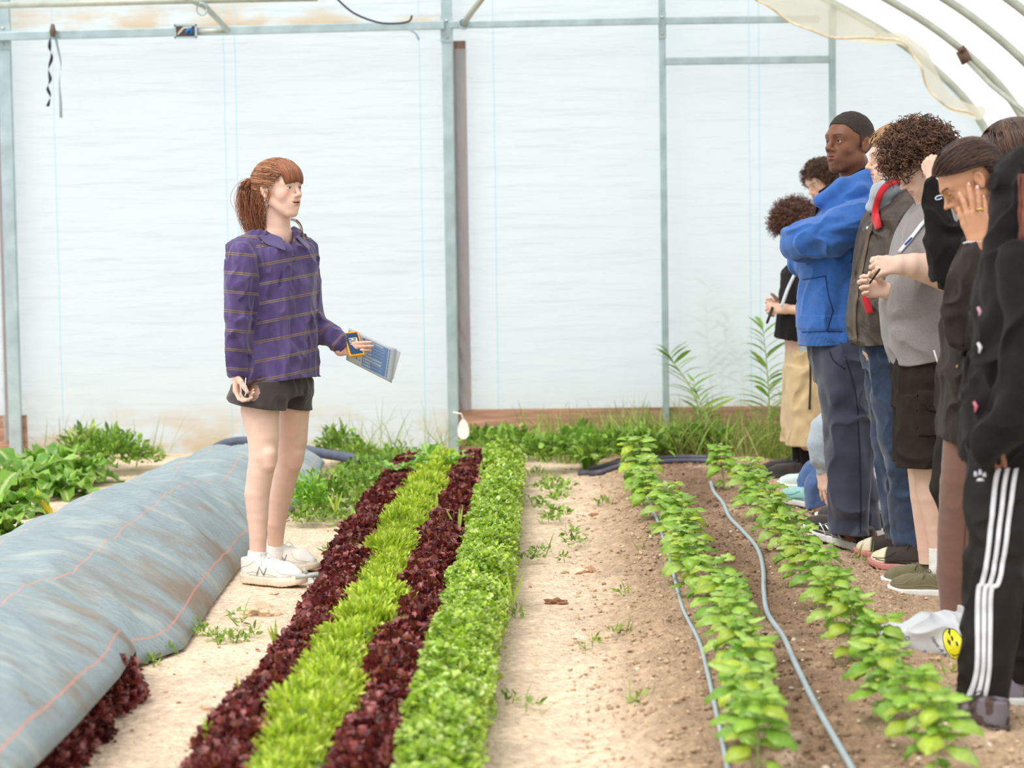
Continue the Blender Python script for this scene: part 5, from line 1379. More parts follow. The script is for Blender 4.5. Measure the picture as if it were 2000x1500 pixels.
    for _ in range(3):
        d_ = sh(V); gr = np.stack([(sh(V + e_) - d_) / .002 for e_ in np.eye(3) * .002], 1); gr /= np.linalg.norm(gr, axis=1)[:, None] + 1e-9; V = V + gr * np.maximum(0, .009 - d_)[:, None] * np.tile(np.clip((np.arange(rows) - 1) / 2, 0, 1), cols)[:, None]
    i, j = np.meshgrid(np.arange(cols - 1), np.arange(rows - 1), indexing='ij'); Q = np.stack([i * rows + j, (i + 1) * rows + j, (i + 1) * rows + j + 1, i * rows + j + 1], -1).reshape(-1, 4)
    co = mesh_np('collar', V, [Q], fabric('purple_collar', (86, 76, 120)), so, origin=np.array(root.location)); sm = co.modifiers.new('s', 'SOLIDIFY'); sm.thickness = .005; co.modifiers.new('u', 'SUBSURF').levels = 1
    b = MB()
    for q in range(2):
        c_ = g.j(573 + 1 * q, 500 + 9 * q, -.115); b.tube([c_, c_ + V3(.0, -.004, 0)], .005, 10)
    b.build('buttons', mat('button', (60, 50, 70), rough=.4), so)
    # ---- shorts
    st = U(.03, g.loft([(537, 722, 0, 72, .11), (528, 750, 0, 82, .125), (524, 772, -.01, 84, .13)], yaw=40),
           g.loft([(512, 745, -.07, 52, .10), (504, 790, -.09, 56, .105), (504, 806, -.09, 56, .105)], 10), g.loft([(570, 745, .07, 38, .09), (577, 806, .08, 33, .085)], 10))
    crotch = cap(g.j(557, 806, -.22), g.j(551, 770, -.16), .012, .004)
    stw = wrinkle(st, .012, (18, 18, 9), 5, .6)
    pl = plane(np.cross(unit(g.j(607, 805) - g.j(443, 780)), V3(0, 1, 0)), g.j(443, 780)); sgn = 1 if pl(np.array([g.j(520, 900)]))[0] > 0 else -1
    legs_in = U(.01, g.cap((505, 775, -.09), (506, 830, -.09), 46, 50), g.cap((576, 775, .08), (577, 830, .08), 28, 29))
    f = inter(.003, lambda p: smax(stw(p), -crotch(p), .01), lambda p: sgn * pl(p), plane((0, 0, 1), g.j(537, 722)))
    f_ = lambda p: smax(f(p), -legs_in(p), .003)
    sho = sdf_obj('shorts', f_, g.j(425, 830, -.35), g.j(630, 700, .35), .0036, fabric('black_shorts', (64, 56, 54), var=.12), root)
    b = MB()
    for u0 in (470, 480): b.tube(catmull([g.j(u0, 738, -.235), g.j(u0 - 1, 752, -.245), g.j(u0 + 1, 764, -.243), g.j(u0 - 2, 774, -.24)], 4), .0022, 5)
    b.build('drawstring', M_LACE, sho)
    # ---- socks and shoes
    sock(root, g.j(503, 1076, -.12), g.j(500, 1112, -.12), .038, .042, M_WSOCK); sock(root, g.j(538, 1064, .235), g.j(537, 1095, .24), .036, .040, M_WSOCK)
    def nb(W, o, side):
        z = lambda x, y, h_: W((x, y * side, h_))
        for g_ in (-1,):
            pts = [[(.10, g_ * .0425, .036), (.110, g_ * .039, .068)], [(.110, g_ * .039, .068), (.132, g_ * .0425, .038)], [(.132, g_ * .0425, .038), (.142, g_ * .039, .066)]]
            b = MB(); [b.tube([W(p) for p in q], .0024, 5) for q in pts]; b.build('side_logo', mat('logo_grey', (150, 152, 150), rough=.5), o)
    ms = dict(upper=M_WHITE, sole=M_WSOLE, lace=M_LACE)
    a = P(473, 1134, 9.66); c = P(597, 1147, 9.5); a[2] = gz(a[0], a[1]) + .004; c[2] = gz(c[0], c[1]) + .006
    shoe(root, a, c, mats=ms, h=.0028, bulk=1.0, flat_toe=.85, panel=mat('seam_grey', (206, 202, 192), rough=.7), mark=nb, label='near white sneaker with a letter N on the side')
    a = P(526, 1104, 10.07); c = P(621, 1117, 9.9); a[2] = gz(a[0], a[1]) + .004; c[2] = gz(c[0], c[1]) + .006
    shoe(root, a, c, mats=ms, h=.0032, bulk=1.0, flat_toe=.85, panel=mat('seam_grey', None), mark=nb, label='far white sneaker')
    # ---- hair
    rs = np.random.RandomState(5); S = 3600
    d = rnd_dirs(rs, S * 3, -.75); x, y, z = d.T; ay = np.abs(y)
    line = np.interp(x, [-1, -.3, .0, .2, .45, .62, .72, .8], [-.7, -.55, -.40, -.30, -.22, -.02, .36, .55]); d = d[(z > line)][:S]; S = len(d)
    bdir = np.tile(V3(-.95, 0, .18), (S, 1)) + rs.normal(0, .07, (S, 3)); lay = rs.uniform(-.006, .006, S)
    rad = np.array([.122, .086, .094]) + lay[:, None]
    cen = V3(-.020, 0, .034)
    pth = ellpath(hd, d, bdir, rad, 12, .004, cen); wob = rs.normal(0, .002, (S, 1, 3)) * np.sin(np.linspace(0, 6, 12) + rs.rand(S, 1) * 6)[..., None] + rs.normal(0, .0003, (S, 12, 3)); pth = hd.ats(pth + wob)
    cols = pick(rs, [(178, 120, 84), (154, 98, 66), (194, 140, 102), (132, 82, 56), (206, 158, 118)], 9999, .12)
    r1 = np.full((S, 12), .0011)
    allp = [(pth, r1, cols[:S])]
    S2 = 1500  # fringe
    y0 = rs.uniform(-.95, .85, S2); a_ = np.stack([rs.uniform(.05, .45, S2), y0 * .55, np.full(S2, .95)], 1); b_ = np.stack([np.full(S2, .98), y0 * .78 + rs.normal(0, .05, S2), rs.uniform(-.06, .12, S2) - .22 * np.maximum(0, np.abs(y0) - .25)], 1)
    pf = hd.ats(ellpath(hd, a_, b_, np.array([.117, .082, .094]) + rs.uniform(-.004, .004, S2)[:, None], 12, .005, V3(-.012, 0, .034))); allp.append((pf, np.linspace(.0012, .0005, 12)[None] * np.ones((S2, 1)), pick(rs, [(168, 104, 74), (186, 126, 92), (146, 88, 62)], S2)))
    S3 = 1900  # pony tail
    root_p = hd.at(-.138, 0, .055); t = np.linspace(0, 1, 16)[None, :, None]
    kx = rs.normal(0, 1, (S3, 1)); ky = rs.normal(0, 1, (S3, 1)); ln = 1.08 - .5 * rs.rand(S3, 1) ** 1.6
    end = g.j(502, 452, -.02); off = np.stack([kx * .021, ky * .022, 0 * kx], -1)
    p0 = root_p; p1 = g.j(479, 350, .0); p2 = g.j(486, 420, .0); p3 = end
    bz = (1 - t) ** 3 * p0 + 3 * (1 - t) ** 2 * t * p1 + 3 * (1 - t) * t * t * p2 + t ** 3 * p3
    pt = p0 + (bz - p0) * np.where(True, ln[:, :, None], 1); wave = .004 * np.sin(t * 9 + rs.rand(S3, 1, 1) * 6)
    pt = pt + off * (.4 + 1.7 * t - 1.25 * t * t) * np.minimum(1, t * 5 + .25) + wave * 1.5
    allp.append((pt, np.linspace(.0013, .0006, 16)[None] * np.ones((S3, 1)), pick(rs, [(172, 112, 76), (150, 90, 60), (128, 74, 50), (190, 132, 94)], S3)))
    S4 = 60   # loose wisps
    a0 = hd.ats(np.stack([rs.uniform(-.06, .02, S4), np.where(rs.rand(S4) < .7, -.083, .083), rs.uniform(-.01, .02, S4)], 1)); t4 = np.linspace(0, 1, 10)[None, :, None]
    pw = a0[:, None] + V3(-.012, 0, -.12) * t4 * rs.uniform(.3, 1, (S4, 1, 1)) + .008 * np.sin(t4 * 5 + rs.rand(S4, 1, 1) * 6)
    allp.append((pw, np.full((S4, 10), .0007), pick(rs, [(180, 120, 84)], S4)))
    lw = np.array([catmull([g.j(567, 428, .04), g.j(580, 432, .05), g.j(588, 445, .05), g.j(590, 462, .03)], 3) + rs.normal(0, .003, 3) for _ in range(14)])
    allp.append((lw, np.full(lw.shape[:2], .0008), pick(rs, [(170, 106, 70)], 14)))
    m = MB()
    for p_, r_, c_ in allp:
        V, Q, cc = strands(p_, r_, c_); m.add(V, [Q], cc)
    def scalp(p):
        q = hd.to(p); d = ell(cen, V3(.116, .080, .088))(q); dd = (q - cen) / np.array([.12, .085, .09]); dd = dd / (np.linalg.norm(dd, axis=1)[:, None] + 1e-6)
        lim = np.interp(dd[:, 0], [-1, -.3, .0, .2, .45, .62, .72, .8], [-.7, -.55, -.36, -.26, -.16, .04, .40, .57]); return smax(d, (lim - dd[:, 2]) * .08, .004) * hd.k
    V, Q = mesh_sdf(scalp, hd.c - .2, hd.c + .2, .004); m.add(V, [Q], np.broadcast_to(lin((120, 76, 54)), (len(V), 3)))
    hair = m.build('hair', HAIR_MAT('auburn_hair'), root); hair['label'] = 'auburn hair with a fringe and a low ponytail'
    b = MB(); b.tube([hd.at(-.139 + .0, .016 * math.cos(t_), .055 + .016 * math.sin(t_)) for t_ in np.linspace(0, 2 * pi, 14)], .004, 6); b.build('hair_tie', M_BLACK, hair)
    tag(root, 'woman in a purple striped polo and black shorts standing alone, talking', 'person')
    # ---- phone and papers in her far hand (things of their own)
    A = P(683.5, 649, 9.835); Bp = P(698, 696, 9.79); ax = unit(Bp - A); w_ = unit(P(700, 649, 9.83) - P(668, 651, 9.80)); nn = unit(np.cross(ax, w_)); nn = nn if nn[1] < 0 else -nn; w_ = unit(np.cross(nn, ax)); w_ = w_ if w_[0] > 0 else -w_
    c = (A + Bp) / 2; M = np.stack([ax, w_, nn]); L2 = np.linalg.norm(Bp - A) / 2
    ph = empty('mobile_phone', c)
    sdf_obj('case', lambda p: smax(rbox(c, V3(L2, .034, .008), .006, M)(p), -rbox(c + nn * .008, V3(L2 - .008, .027, .004), .002, M)(p), .001), c - .12, c + .12, .0016, mat('orange_case', (238, 168, 40), rough=.45, var=.04), ph)
    def plate(name, cu, cv, hu, hv, off, m_, par, cc=c, MM=M, th=.0008):
        b = MB(); b.box(cc + MM[0] * cu + MM[1] * cv + MM[2] * off, (hu * 2, hv * 2, th), MM.T); return b.build(name, m_, par, smooth=False)
    plate('back_panel', 0, 0, L2 - .009, .0265, .0055, mat('phone_blue', (28, 62, 104), rough=.25), ph)
    plate('sticker', -.012, 0.001, .014, .018, .0065, mat('sticker_white', (226, 222, 214), rough=.5), ph)
    for q in range(6): plate('sticker_print', -.012 + (q % 3 - 1) * .008, -.011 + (q // 3) * .016 + (q % 2) * .003, .002, .006, .0072, mat('sticker_ink', (52, 48, 60), rough=.5), ph)
    tag(ph, 'mobile phone in a thick orange case with dark blue panel, held by the woman', 'phone')
    # papers
    def sheet(TL, TR, BR, BL, dy, name, label, bend=.01):
        n = 14; V = []
        for i in range(n):
            for j in range(n):
                s, t = i / (n - 1), j / (n - 1)
                u = (TL[0] * (1 - s) + TR[0] * s) * (1 - t) + (BL[0] * (1 - s) + BR[0] * s) * t; v = (TL[1] * (1 - s) + TR[1] * s) * (1 - t) + (BL[1] * (1 - s) + BR[1] * s) * t
                V.append(P(u, v, 9.86 + dy + bend * math.sin(pi * s) + .05 * max(0, s - .82) ** 1.5 * 6 + .05 * (t - .5)))
        return np.array(V).reshape(n, n, 3)
    Qg = np.array([[i * 14 + j, (i + 1) * 14 + j, (i + 1) * 14 + j + 1, i * 14 + j + 1] for i in range(13) for j in range(13)])
    G = sheet((681, 640), (775, 682), (765, 748), (676, 703), 0, '', ''); pr = mesh_np('paper_sheet', G.reshape(-1, 3), [Qg], mat('paper', (226, 234, 246), rough=.7, var=.02, bump=0, trans=.2), origin=G[0, 0]); pr.location = [float(v) for v in G[0, 0]]
    pr.modifiers.new('t', 'SOLIDIFY').thickness = .0006
    # printed blue table with pale lines and small white and orange text, laid on the sheet surface
    def on(s, t, off=-.0018):
        x = s * 13; y = t * 13; i, j = min(int(x), 12), min(int(y), 12); fx, fy = x - i, y - j
        return (G[i, j] * (1 - fx) + G[i + 1, j] * fx) * (1 - fy) + (G[i, j + 1] * (1 - fx) + G[i + 1, j + 1] * fx) * fy + V3(0, off, 0)
    def patch(name, s0, s1, t0, t1, m_, off=-.0015, n=10):
        V = [on(s0 + (s1 - s0) * a / n, t0 + (t1 - t0) * b / n, off) for a in range(n + 1) for b in range(n + 1)]
        Q = np.array([[a * (n + 1) + b, (a + 1) * (n + 1) + b, (a + 1) * (n + 1) + b + 1, a * (n + 1) + b + 1] for a in range(n) for b in range(n)]); return (V, Q)
    V, Q = patch('', .33, .88, .10, .93, None); mesh_np('printed_table', V, [Q], mat('print_blue', (112, 148, 200), rough=.6, var=.05, bump=0), pr, origin=np.array(pr.location))
    b = MB(); wt = mat('print_white', (226, 232, 246), rough=.6, bump=0); rs2 = np.random.RandomState(9)
    for k in range(1, 9): V, Q = patch('', .33, .88, .10 + k * .092, .104 + k * .092 + .003, None, -.0022, 4); b.add(V, [Q])
    for k in range(9):
        s = .35
        while s < (.72 if k in (0, 5, 6) else .5):
            w = rs2.uniform(.008, .02); V, Q = patch('', s, s + w, .118 + k * .092, .16 + k * .092 + rs2.uniform(-.008, .004), None, -.0022, 1); b.add(V, [Q]); s += w + .008
    b.build('printed_text', wt, pr, origin=np.array(pr.location))
    b = MB()
    for (s, t, w, h_) in ((.30, .12, .03, .03), (.25, .62, .02, .03), (.2, .78, .03, .03), (.27, .80, .03, .02)): V, Q = patch('', s, s + w, t, t + h_, None, -.0022, 1); b.add(V, [Q])
    b.build('margin_marks', mat('ink', (84, 80, 84), rough=.6, bump=0), pr, origin=np.array(pr.location))
    tag(pr, 'sheet of paper with a blue printed table, held behind the phone', 'paper')
    G2 = sheet((690, 645), (783, 688), (768, 742), (684, 706), .012, '', '', .02); p2_ = mesh_np('paper_sheet', G2.reshape(-1, 3), [Qg], mat('paper', None), origin=G2[0, 0]); p2_.location = [float(v) for v in G2[0, 0]]
    tag(p2_, 'second sheet sticking out behind the printed table sheet', 'paper')
woman()
# ================================================================== THE GROUP ON THE RIGHT
def cloth_o(name, f, lo, hi, h, m, parent, hem=None, wall=.012, depth=.05, **k):
    """hem: (point, normal) planes; cloth is kept on the -normal side and hollowed next to each cut"""
    def g(p):
        d = f(p)
        for pt, n in (hem or []):
            s = (p - pt) @ unit(n); core = np.maximum(d + wall, -s - depth); d = np.maximum(np.maximum(d, s), -core)
        return d
    return sdf_obj(name, g, lo, hi, h, m, parent, **k)
def tuber(name, pts, r, m, parent, n=8, flat=1., smooth=5):
    b = MB(); pts = catmull(pts, smooth); b.tube(pts, r if np.isscalar(r) else np.interp(np.linspace(0, 1, len(pts)), np.linspace(0, 1, len(r)), r), n, flat=flat); return b.build(name, m, parent)
def strip(name, pts, w, m, parent, nrm=(0, -1, 0), th=.003, off=0.):
    """flat webbing along pts; its face looks along nrm"""
    pts = catmull(pts, 6); T = np.gradient(pts, axis=0); V = []
    for p, t in zip(pts, T):
        s = unit(np.cross(t, nrm)) * w / 2; n = np.asarray(nrm, float) * th / 2; V += [p - s - n, p + s - n, p + s + n, p - s + n]
    n_ = len(pts); Q = [[4 * i + k, 4 * i + (k + 1) % 4, 4 * i + 4 + (k + 1) % 4, 4 * i + 4 + k] for i in range(n_ - 1) for k in range(4)] + [[0, 1, 2, 3], [4 * n_ - 4, 4 * n_ - 3, 4 * n_ - 2, 4 * n_ - 1]]
    return mesh_np(name, V, [np.array(Q)], m, parent)
def snap_strip(name, f, pts, w, m, parent, off=.004, nrm=V3(0, -1, 0), rows=4):
    """webbing laid onto the surface f, approached along -nrm"""
    pts = catmull(pts, 6); T = np.gradient(pts, axis=0); V = []
    G = []
    for p, t in zip(pts, T):
        s = unit(np.cross(t, nrm)) * w
        for k in range(rows): G.append(p + s * (k / (rows - 1) - .5) + nrm * .25)
    G = np.array(G); q = G.copy()
    for _ in range(30): q = q - nrm * np.clip(f(q) - off, -.03, .05)[:, None] * .9
    n_ = len(pts); Q = np.array([[i * rows + j, (i + 1) * rows + j, (i + 1) * rows + j + 1, i * rows + j + 1] for i in range(n_ - 1) for j in range(rows - 1)])
    o = mesh_np(name, q, [Q], m, parent); sm = o.modifiers.new('t', 'SOLIDIFY'); sm.thickness = .004; sm.offset = 0; return o
def ground_pt(u, v, dz=.004, z=0.):
    Y = F * (H - z) / (v - 417); p = P(u, v, Y); p[2] = z + dz; return p
def face_skin(hd, skin, lip, brow, blush=None, beard=None):
    def cf(V, col):
        col = hd.color(V, col, skin, lip, blush=blush, browc=brow)
        if beard is not None:
            q = hd.to(V); w = sst(-.052, -.078, q[:, 2] + .25 * np.maximum(0, .03 - q[:, 0])) * (np.linalg.norm(q, axis=1) < .16) * sst(-.135, -.115, q[:, 2])
            w = np.maximum(w * (.5 + .5 * vnoise(V * 400, 3)), 0)[:, None] * .55; col = col * (1 - w) + np.array(lin(beard)) * w
        return col
    return cf
M_BROWNSKIN = skin_mat('brown_skin', None, rough=.42); M_TANSKIN = skin_mat('tan_skin', None)
M_BLKFAB = mat('black_fleece', (32, 29, 29), rough=.95, var=.15, vscale=50, bump=.3, bscale=420, bdist=.0015, spec=.12, sheen=.05); M_BLKCOAT = mat('dark_brown_cotton', (54, 46, 43), rough=.9, var=.16, vscale=40, bump=.3, bscale=420, bdist=.0015, spec=.15, sheen=.06)
M_BLUE = fabric('blue_fleece', (56, 108, 186), rough=.92, var=.10, vscale=60, bscale=300)
M_NAVY = fabric('navy_tracksuit', (58, 62, 82), rough=.6, var=.12, vscale=20)
M_DENIM = fabric('dark_denim', (46, 62, 88), rough=.9, var=.25, vscale=35, bscale=500); M_LDENIM = fabric('light_denim', (140, 168, 206), var=.2, vscale=35)
M_GREY = fabric('grey_marl', (148, 142, 142), rough=.92, var=.10, vscale=160); M_HOODGREY = fabric('light_grey_fleece', (176, 186, 196), var=.08, vscale=60)
M_KHAKI = fabric('khaki_cotton', (206, 180, 138), var=.10, vscale=18)
M_LEATHER = mat('worn_leather', (82, 72, 64), rough=.5, var=.25, vscale=25, bump=.5, bscale=90, bdist=.003, spec=.4)
M_BLKSHOE = fabric('shoe_black', (56, 50, 48), rough=.8); M_SOLEW = mat('sole_white', (232, 234, 234), rough=.6, var=.04)
M_RED = fabric('red_webbing', (214, 36, 52), rough=.7)
M_OLIVE = fabric('olive_canvas', (118, 112, 84), var=.14, vscale=30)
M_MINT = fabric('mint_mesh', (158, 208, 204), var=.1, vscale=40)
M_WHITEP = mat('white_plastic', None)

def blue_guy():
    g = Fig(10.3); base = g.j(1655, 1080); base[2] = 0; root = empty('person', base)
    t = math.radians(38); hd = Head(g.j(1657, 281, 0), (-math.cos(t), -math.sin(t), .05), k=1.07, nose=1.25, lips=1.45, jaw=1.08, lid=.45, brow=1.15)
    SK = (134, 88, 66)
    hn = hand(g.j(1592, 494, -.02), (.5, .8, -.1), (0, .2, -1), (0, 0, 1), k=1., curl=(.3, .3, .3, .3))
    hf = hand(g.j(1618, 500, -.06), (.85, -.4, .1), (.2, .8, .2), (0, 0, 1), k=1., curl=(.3, .3, .3, .3))
    parts = [g.cap((1668, 320, 0), (1672, 385, .02), 28, 32), g.cap((1672, 375, .02), (1680, 400, -.12), 22, 20), g.cap((1672, 375, .02), (1680, 400, .14), 22, 20),
             g.loft([(1668, 385, 0, 36, .14), (1655, 450, 0, 46, .16), (1640, 560, 0, 50, .15), (1640, 690, 0, 50, .15)]),
             g.chain([(1682, 415, -.16, 20), (1620, 452, -.22, 20), (1562, 470, -.18, 17), (1592, 494, -.02, 13)]), g.chain([(1682, 415, .18, 20), (1640, 462, .2, 19), (1568, 505, .1, 16), (1618, 500, -.06, 13)]),
             g.chain([(1645, 680, -.08, 40), (1652, 800, -.09, 32), (1655, 870, -.09, 28), (1660, 950, -.09, 26), (1664, 1045, -.03, 16), (1672, 1076, .0, 14)]),
             g.chain([(1650, 680, .1, 38), (1664, 800, .12, 32), (1668, 870, .12, 28), (1675, 950, .12, 26), (1690, 1030, .2, 16), (1700, 1045, .25, 14)]), hn, hf]
    lo, hi = g.j(1500, 1100, -.4), g.j(1760, 210, .5)
    body_mesh(root, parts, .02, hd, face_skin(hd, SK, (150, 92, 82), (44, 32, 28), beard=(48, 36, 32)), lo, hi, .0036, M_BROWNSKIN, SK)
    hd.eyes(root, (60, 38, 26))
    # short cropped hair with a clean line
    cen = V3(-.014, 0, .036)
    def hairf(p):
        q = hd.to(p); d = ell(cen, V3(.103, .082, .094))(q) + 0; x, z, ay = q[:, 0], q[:, 2], np.abs(q[:, 1])
        line = np.interp(x, [-.09, -.06, -.035, .0, .012, .04, .055, .062, .1], [-.05, -.04, -.012, -.015, .03, .045, .062, .072, .076])
        d = d - .0016 * vnoise(q * 260, 4) - .001 * vnoise(q * 130, 2)
        return smax(d, (line - z), .006) * hd.k
    def hc(V):
        q = hd.to(V); n = .5 + .5 * vnoise(q * 240, 9); f_ = sst(.0, .055, q[:, 2])[:, None]
        return (np.array(lin((98, 60, 46))) * (1 - f_) + np.array(lin((46, 34, 29))) * f_) * (.65 + .6 * n[:, None])
    sdf_obj('hair', hairf, hd.c - .2, hd.c + .2, .0028, HAIR_MAT('cropped_hair', .7), root, colf=hc)
    # hoodie
    near_arm = g.chain([(1700, 412, -.15, 30), (1684, 428, -.2, 38), (1625, 456, -.23, 40), (1566, 470, -.2, 33), (1552, 474, -.16, 30), (1575, 486, -.06, 27), (1600, 492, .0, 22)], .02)
    far_arm = g.chain([(1690, 415, .16, 34), (1640, 460, .22, 36), (1580, 500, .12, 26), (1562, 512, .08, 23), (1585, 510, -.02, 21), (1622, 503, -.1, 18)], .02)
    torso = g.loft([(1624, 672, 0, 62, .165), (1624, 640, 0, 65, .17), (1625, 600, 0, 66, .17), (1632, 540, 0, 66, .175), (1645, 470, 0, 66, .19), (1660, 420, 0, 62, .20), (1668, 395, 0, 52, .18), (1672, 372, 0, 36, .12), (1672, 350, 0, 20, .07)], power=2.2)
    hood = g.chain([(1602, 392, -.10, 9), (1648, 366, -.115, 15), (1700, 345, -.09, 18), (1730, 350, .0, 22), (1700, 342, .09, 18), (1650, 366, .11, 14), (1606, 392, .06, 9)], .02)
    hood2 = g.chain([(1625, 402, -.10, 14), (1680, 376, -.13, 20), (1722, 372, -.06, 26), (1725, 375, .06, 24)], .02)
    T = lambda p: smin(smin(torso(p), U(.02, hood, hood2)(p), .03), far_arm(p), .02)
    Tw = wrinkle(T, .016, (12, 12, 6), 13, .75); Aw = wrinkle(near_arm, .016, (8, 12, 16), 17, .75)
    neckcut = g.cap((1664, 325, 0), (1668, 372, 0), 36, 26)
    def hoodie(p):
        d = smin(Tw(p), Aw(p), .012); d = smax(d, -neckcut(p), .006)
        b = P(1625, 640, 10.3)[2]; rib = .0012 * np.sin(p[:, 0] * 700 + p[:, 1] * 500) * (p[:, 2] < b); return d - .004 * sst(b - .004, b + .006, p[:, 2]) * (p[:, 2] < b + .06) - rib
    ho = cloth_o('hoodie', hoodie, g.j(1490, 690, -.4), g.j(1780, 320, .4), .0042, M_BLUE, root, hem=[(P(1640, 670, 10.3), (0.05, 0, -1))])
    seam = mat('seam_dark', (30, 60, 116), rough=.9, bump=0)
    for nm, pts in (('pocket_seam', [g.j(1565, 545), g.j(1604, 537)]), ('pocket_seam', [g.j(1604, 537), g.j(1608, 570), g.j(1618, 604)]), ('pocket_seam', [g.j(1618, 604), g.j(1606, 642)]), ('hem_seam', [g.j(1562, 646), g.j(1600, 643), g.j(1655, 644)]),
                    ('armhole_seam', [g.j(1712, 385), g.j(1692, 430), g.j(1664, 470), g.j(1652, 512)])):
        snap_strip(nm, hoodie, pts, .004, seam, ho, off=.0005, rows=2)
    snap_strip('backpack_strap', hoodie, [g.j(1594, 412), g.j(1615, 392), g.j(1650, 372), g.j(1690, 362), g.j(1722, 375)], .022, M_BLACK, root, off=.006, nrm=unit(V3(.0, -.75, .66)))
    # trousers
    leg = U(.015, g.chain([(1652, 690, -.07, 52), (1652, 760, -.09, 48), (1655, 830, -.09, 42), (1656, 880, -.09, 40), (1658, 950, -.09, 36.5), (1657, 1020, -.08, 34), (1658, 1052, -.08, 35)], .02),
            g.chain([(1656, 690, .08, 50), (1664, 800, .12, 40), (1670, 900, .12, 36), (1684, 1000, .12, 32), (1690, 1040, .12, 32)], .02), g.loft([(1638, 655, 0, 56, .155), (1645, 700, 0, 60, .165), (1650, 740, 0, 55, .16)]))
    lw = wrinkle(leg, .020, (10, 10, 6), 23, .8)
    hemz = P(1657, 1044, 10.2); tr = cloth_o('track_pants', lw, g.j(1540, 1070, -.4), g.j(1760, 650, .4), .0042, M_NAVY, root, hem=[(hemz, (-.06, 0, -1))])
    snap_strip('side_seam', lw, [g.j(1640, 690), g.j(1660, 760), g.j(1668, 850), g.j(1672, 950), g.j(1672, 1030)], .004, mat('seam_navy', (34, 36, 50), rough=.9), tr, off=.0005, rows=2)
    snap_strip('pocket_seam', lw, [g.j(1612, 682), g.j(1620, 700), g.j(1640, 715)], .005, mat('seam_navy', None), tr, off=.0005, rows=2)
    def reeb(W, o, side):
        m_ = M_SOLEW; b = MB()
        for x0, x1, w in ((.10, .145, .0035), (.135, .175, .003), (.165, .20, .0025)):
            for dy in (0, .004): b.tube([W((x0 + dy, .047, .03)), W((x0 + .5 * (x1 - x0), .046, .048)), W((x1 + dy, .041, .062))], w, 6)
        b.build('side_marks', m_, o)
    ms = dict(upper=M_BLKSHOE, sole=M_SOLEW, lace=M_BLKSHOE)
    heel = ground_pt(1699, 1094); toe = heel + (P(1562, 1046, 10.42) - P(1699, 1092, 10.25)); shoe(root, heel, toe, mats=ms, h=.0034, side=-1, mark=reeb, panel=mat('seam_white', (196, 196, 196), rough=.6), label='near black sneaker with white sole and side bars', bulk=1.05)
    heel = ground_pt(1724, 1064); toe = heel + (P(1592, 1030, 10.78) - P(1724, 1064, 10.55)); shoe(root, heel, toe, mats=ms, h=.004, side=1, label='far black sneaker', bulk=1.05)
    tag(root, 'person in a bright blue hoodie standing with crossed arms, chin raised', 'person')
blue_guy()

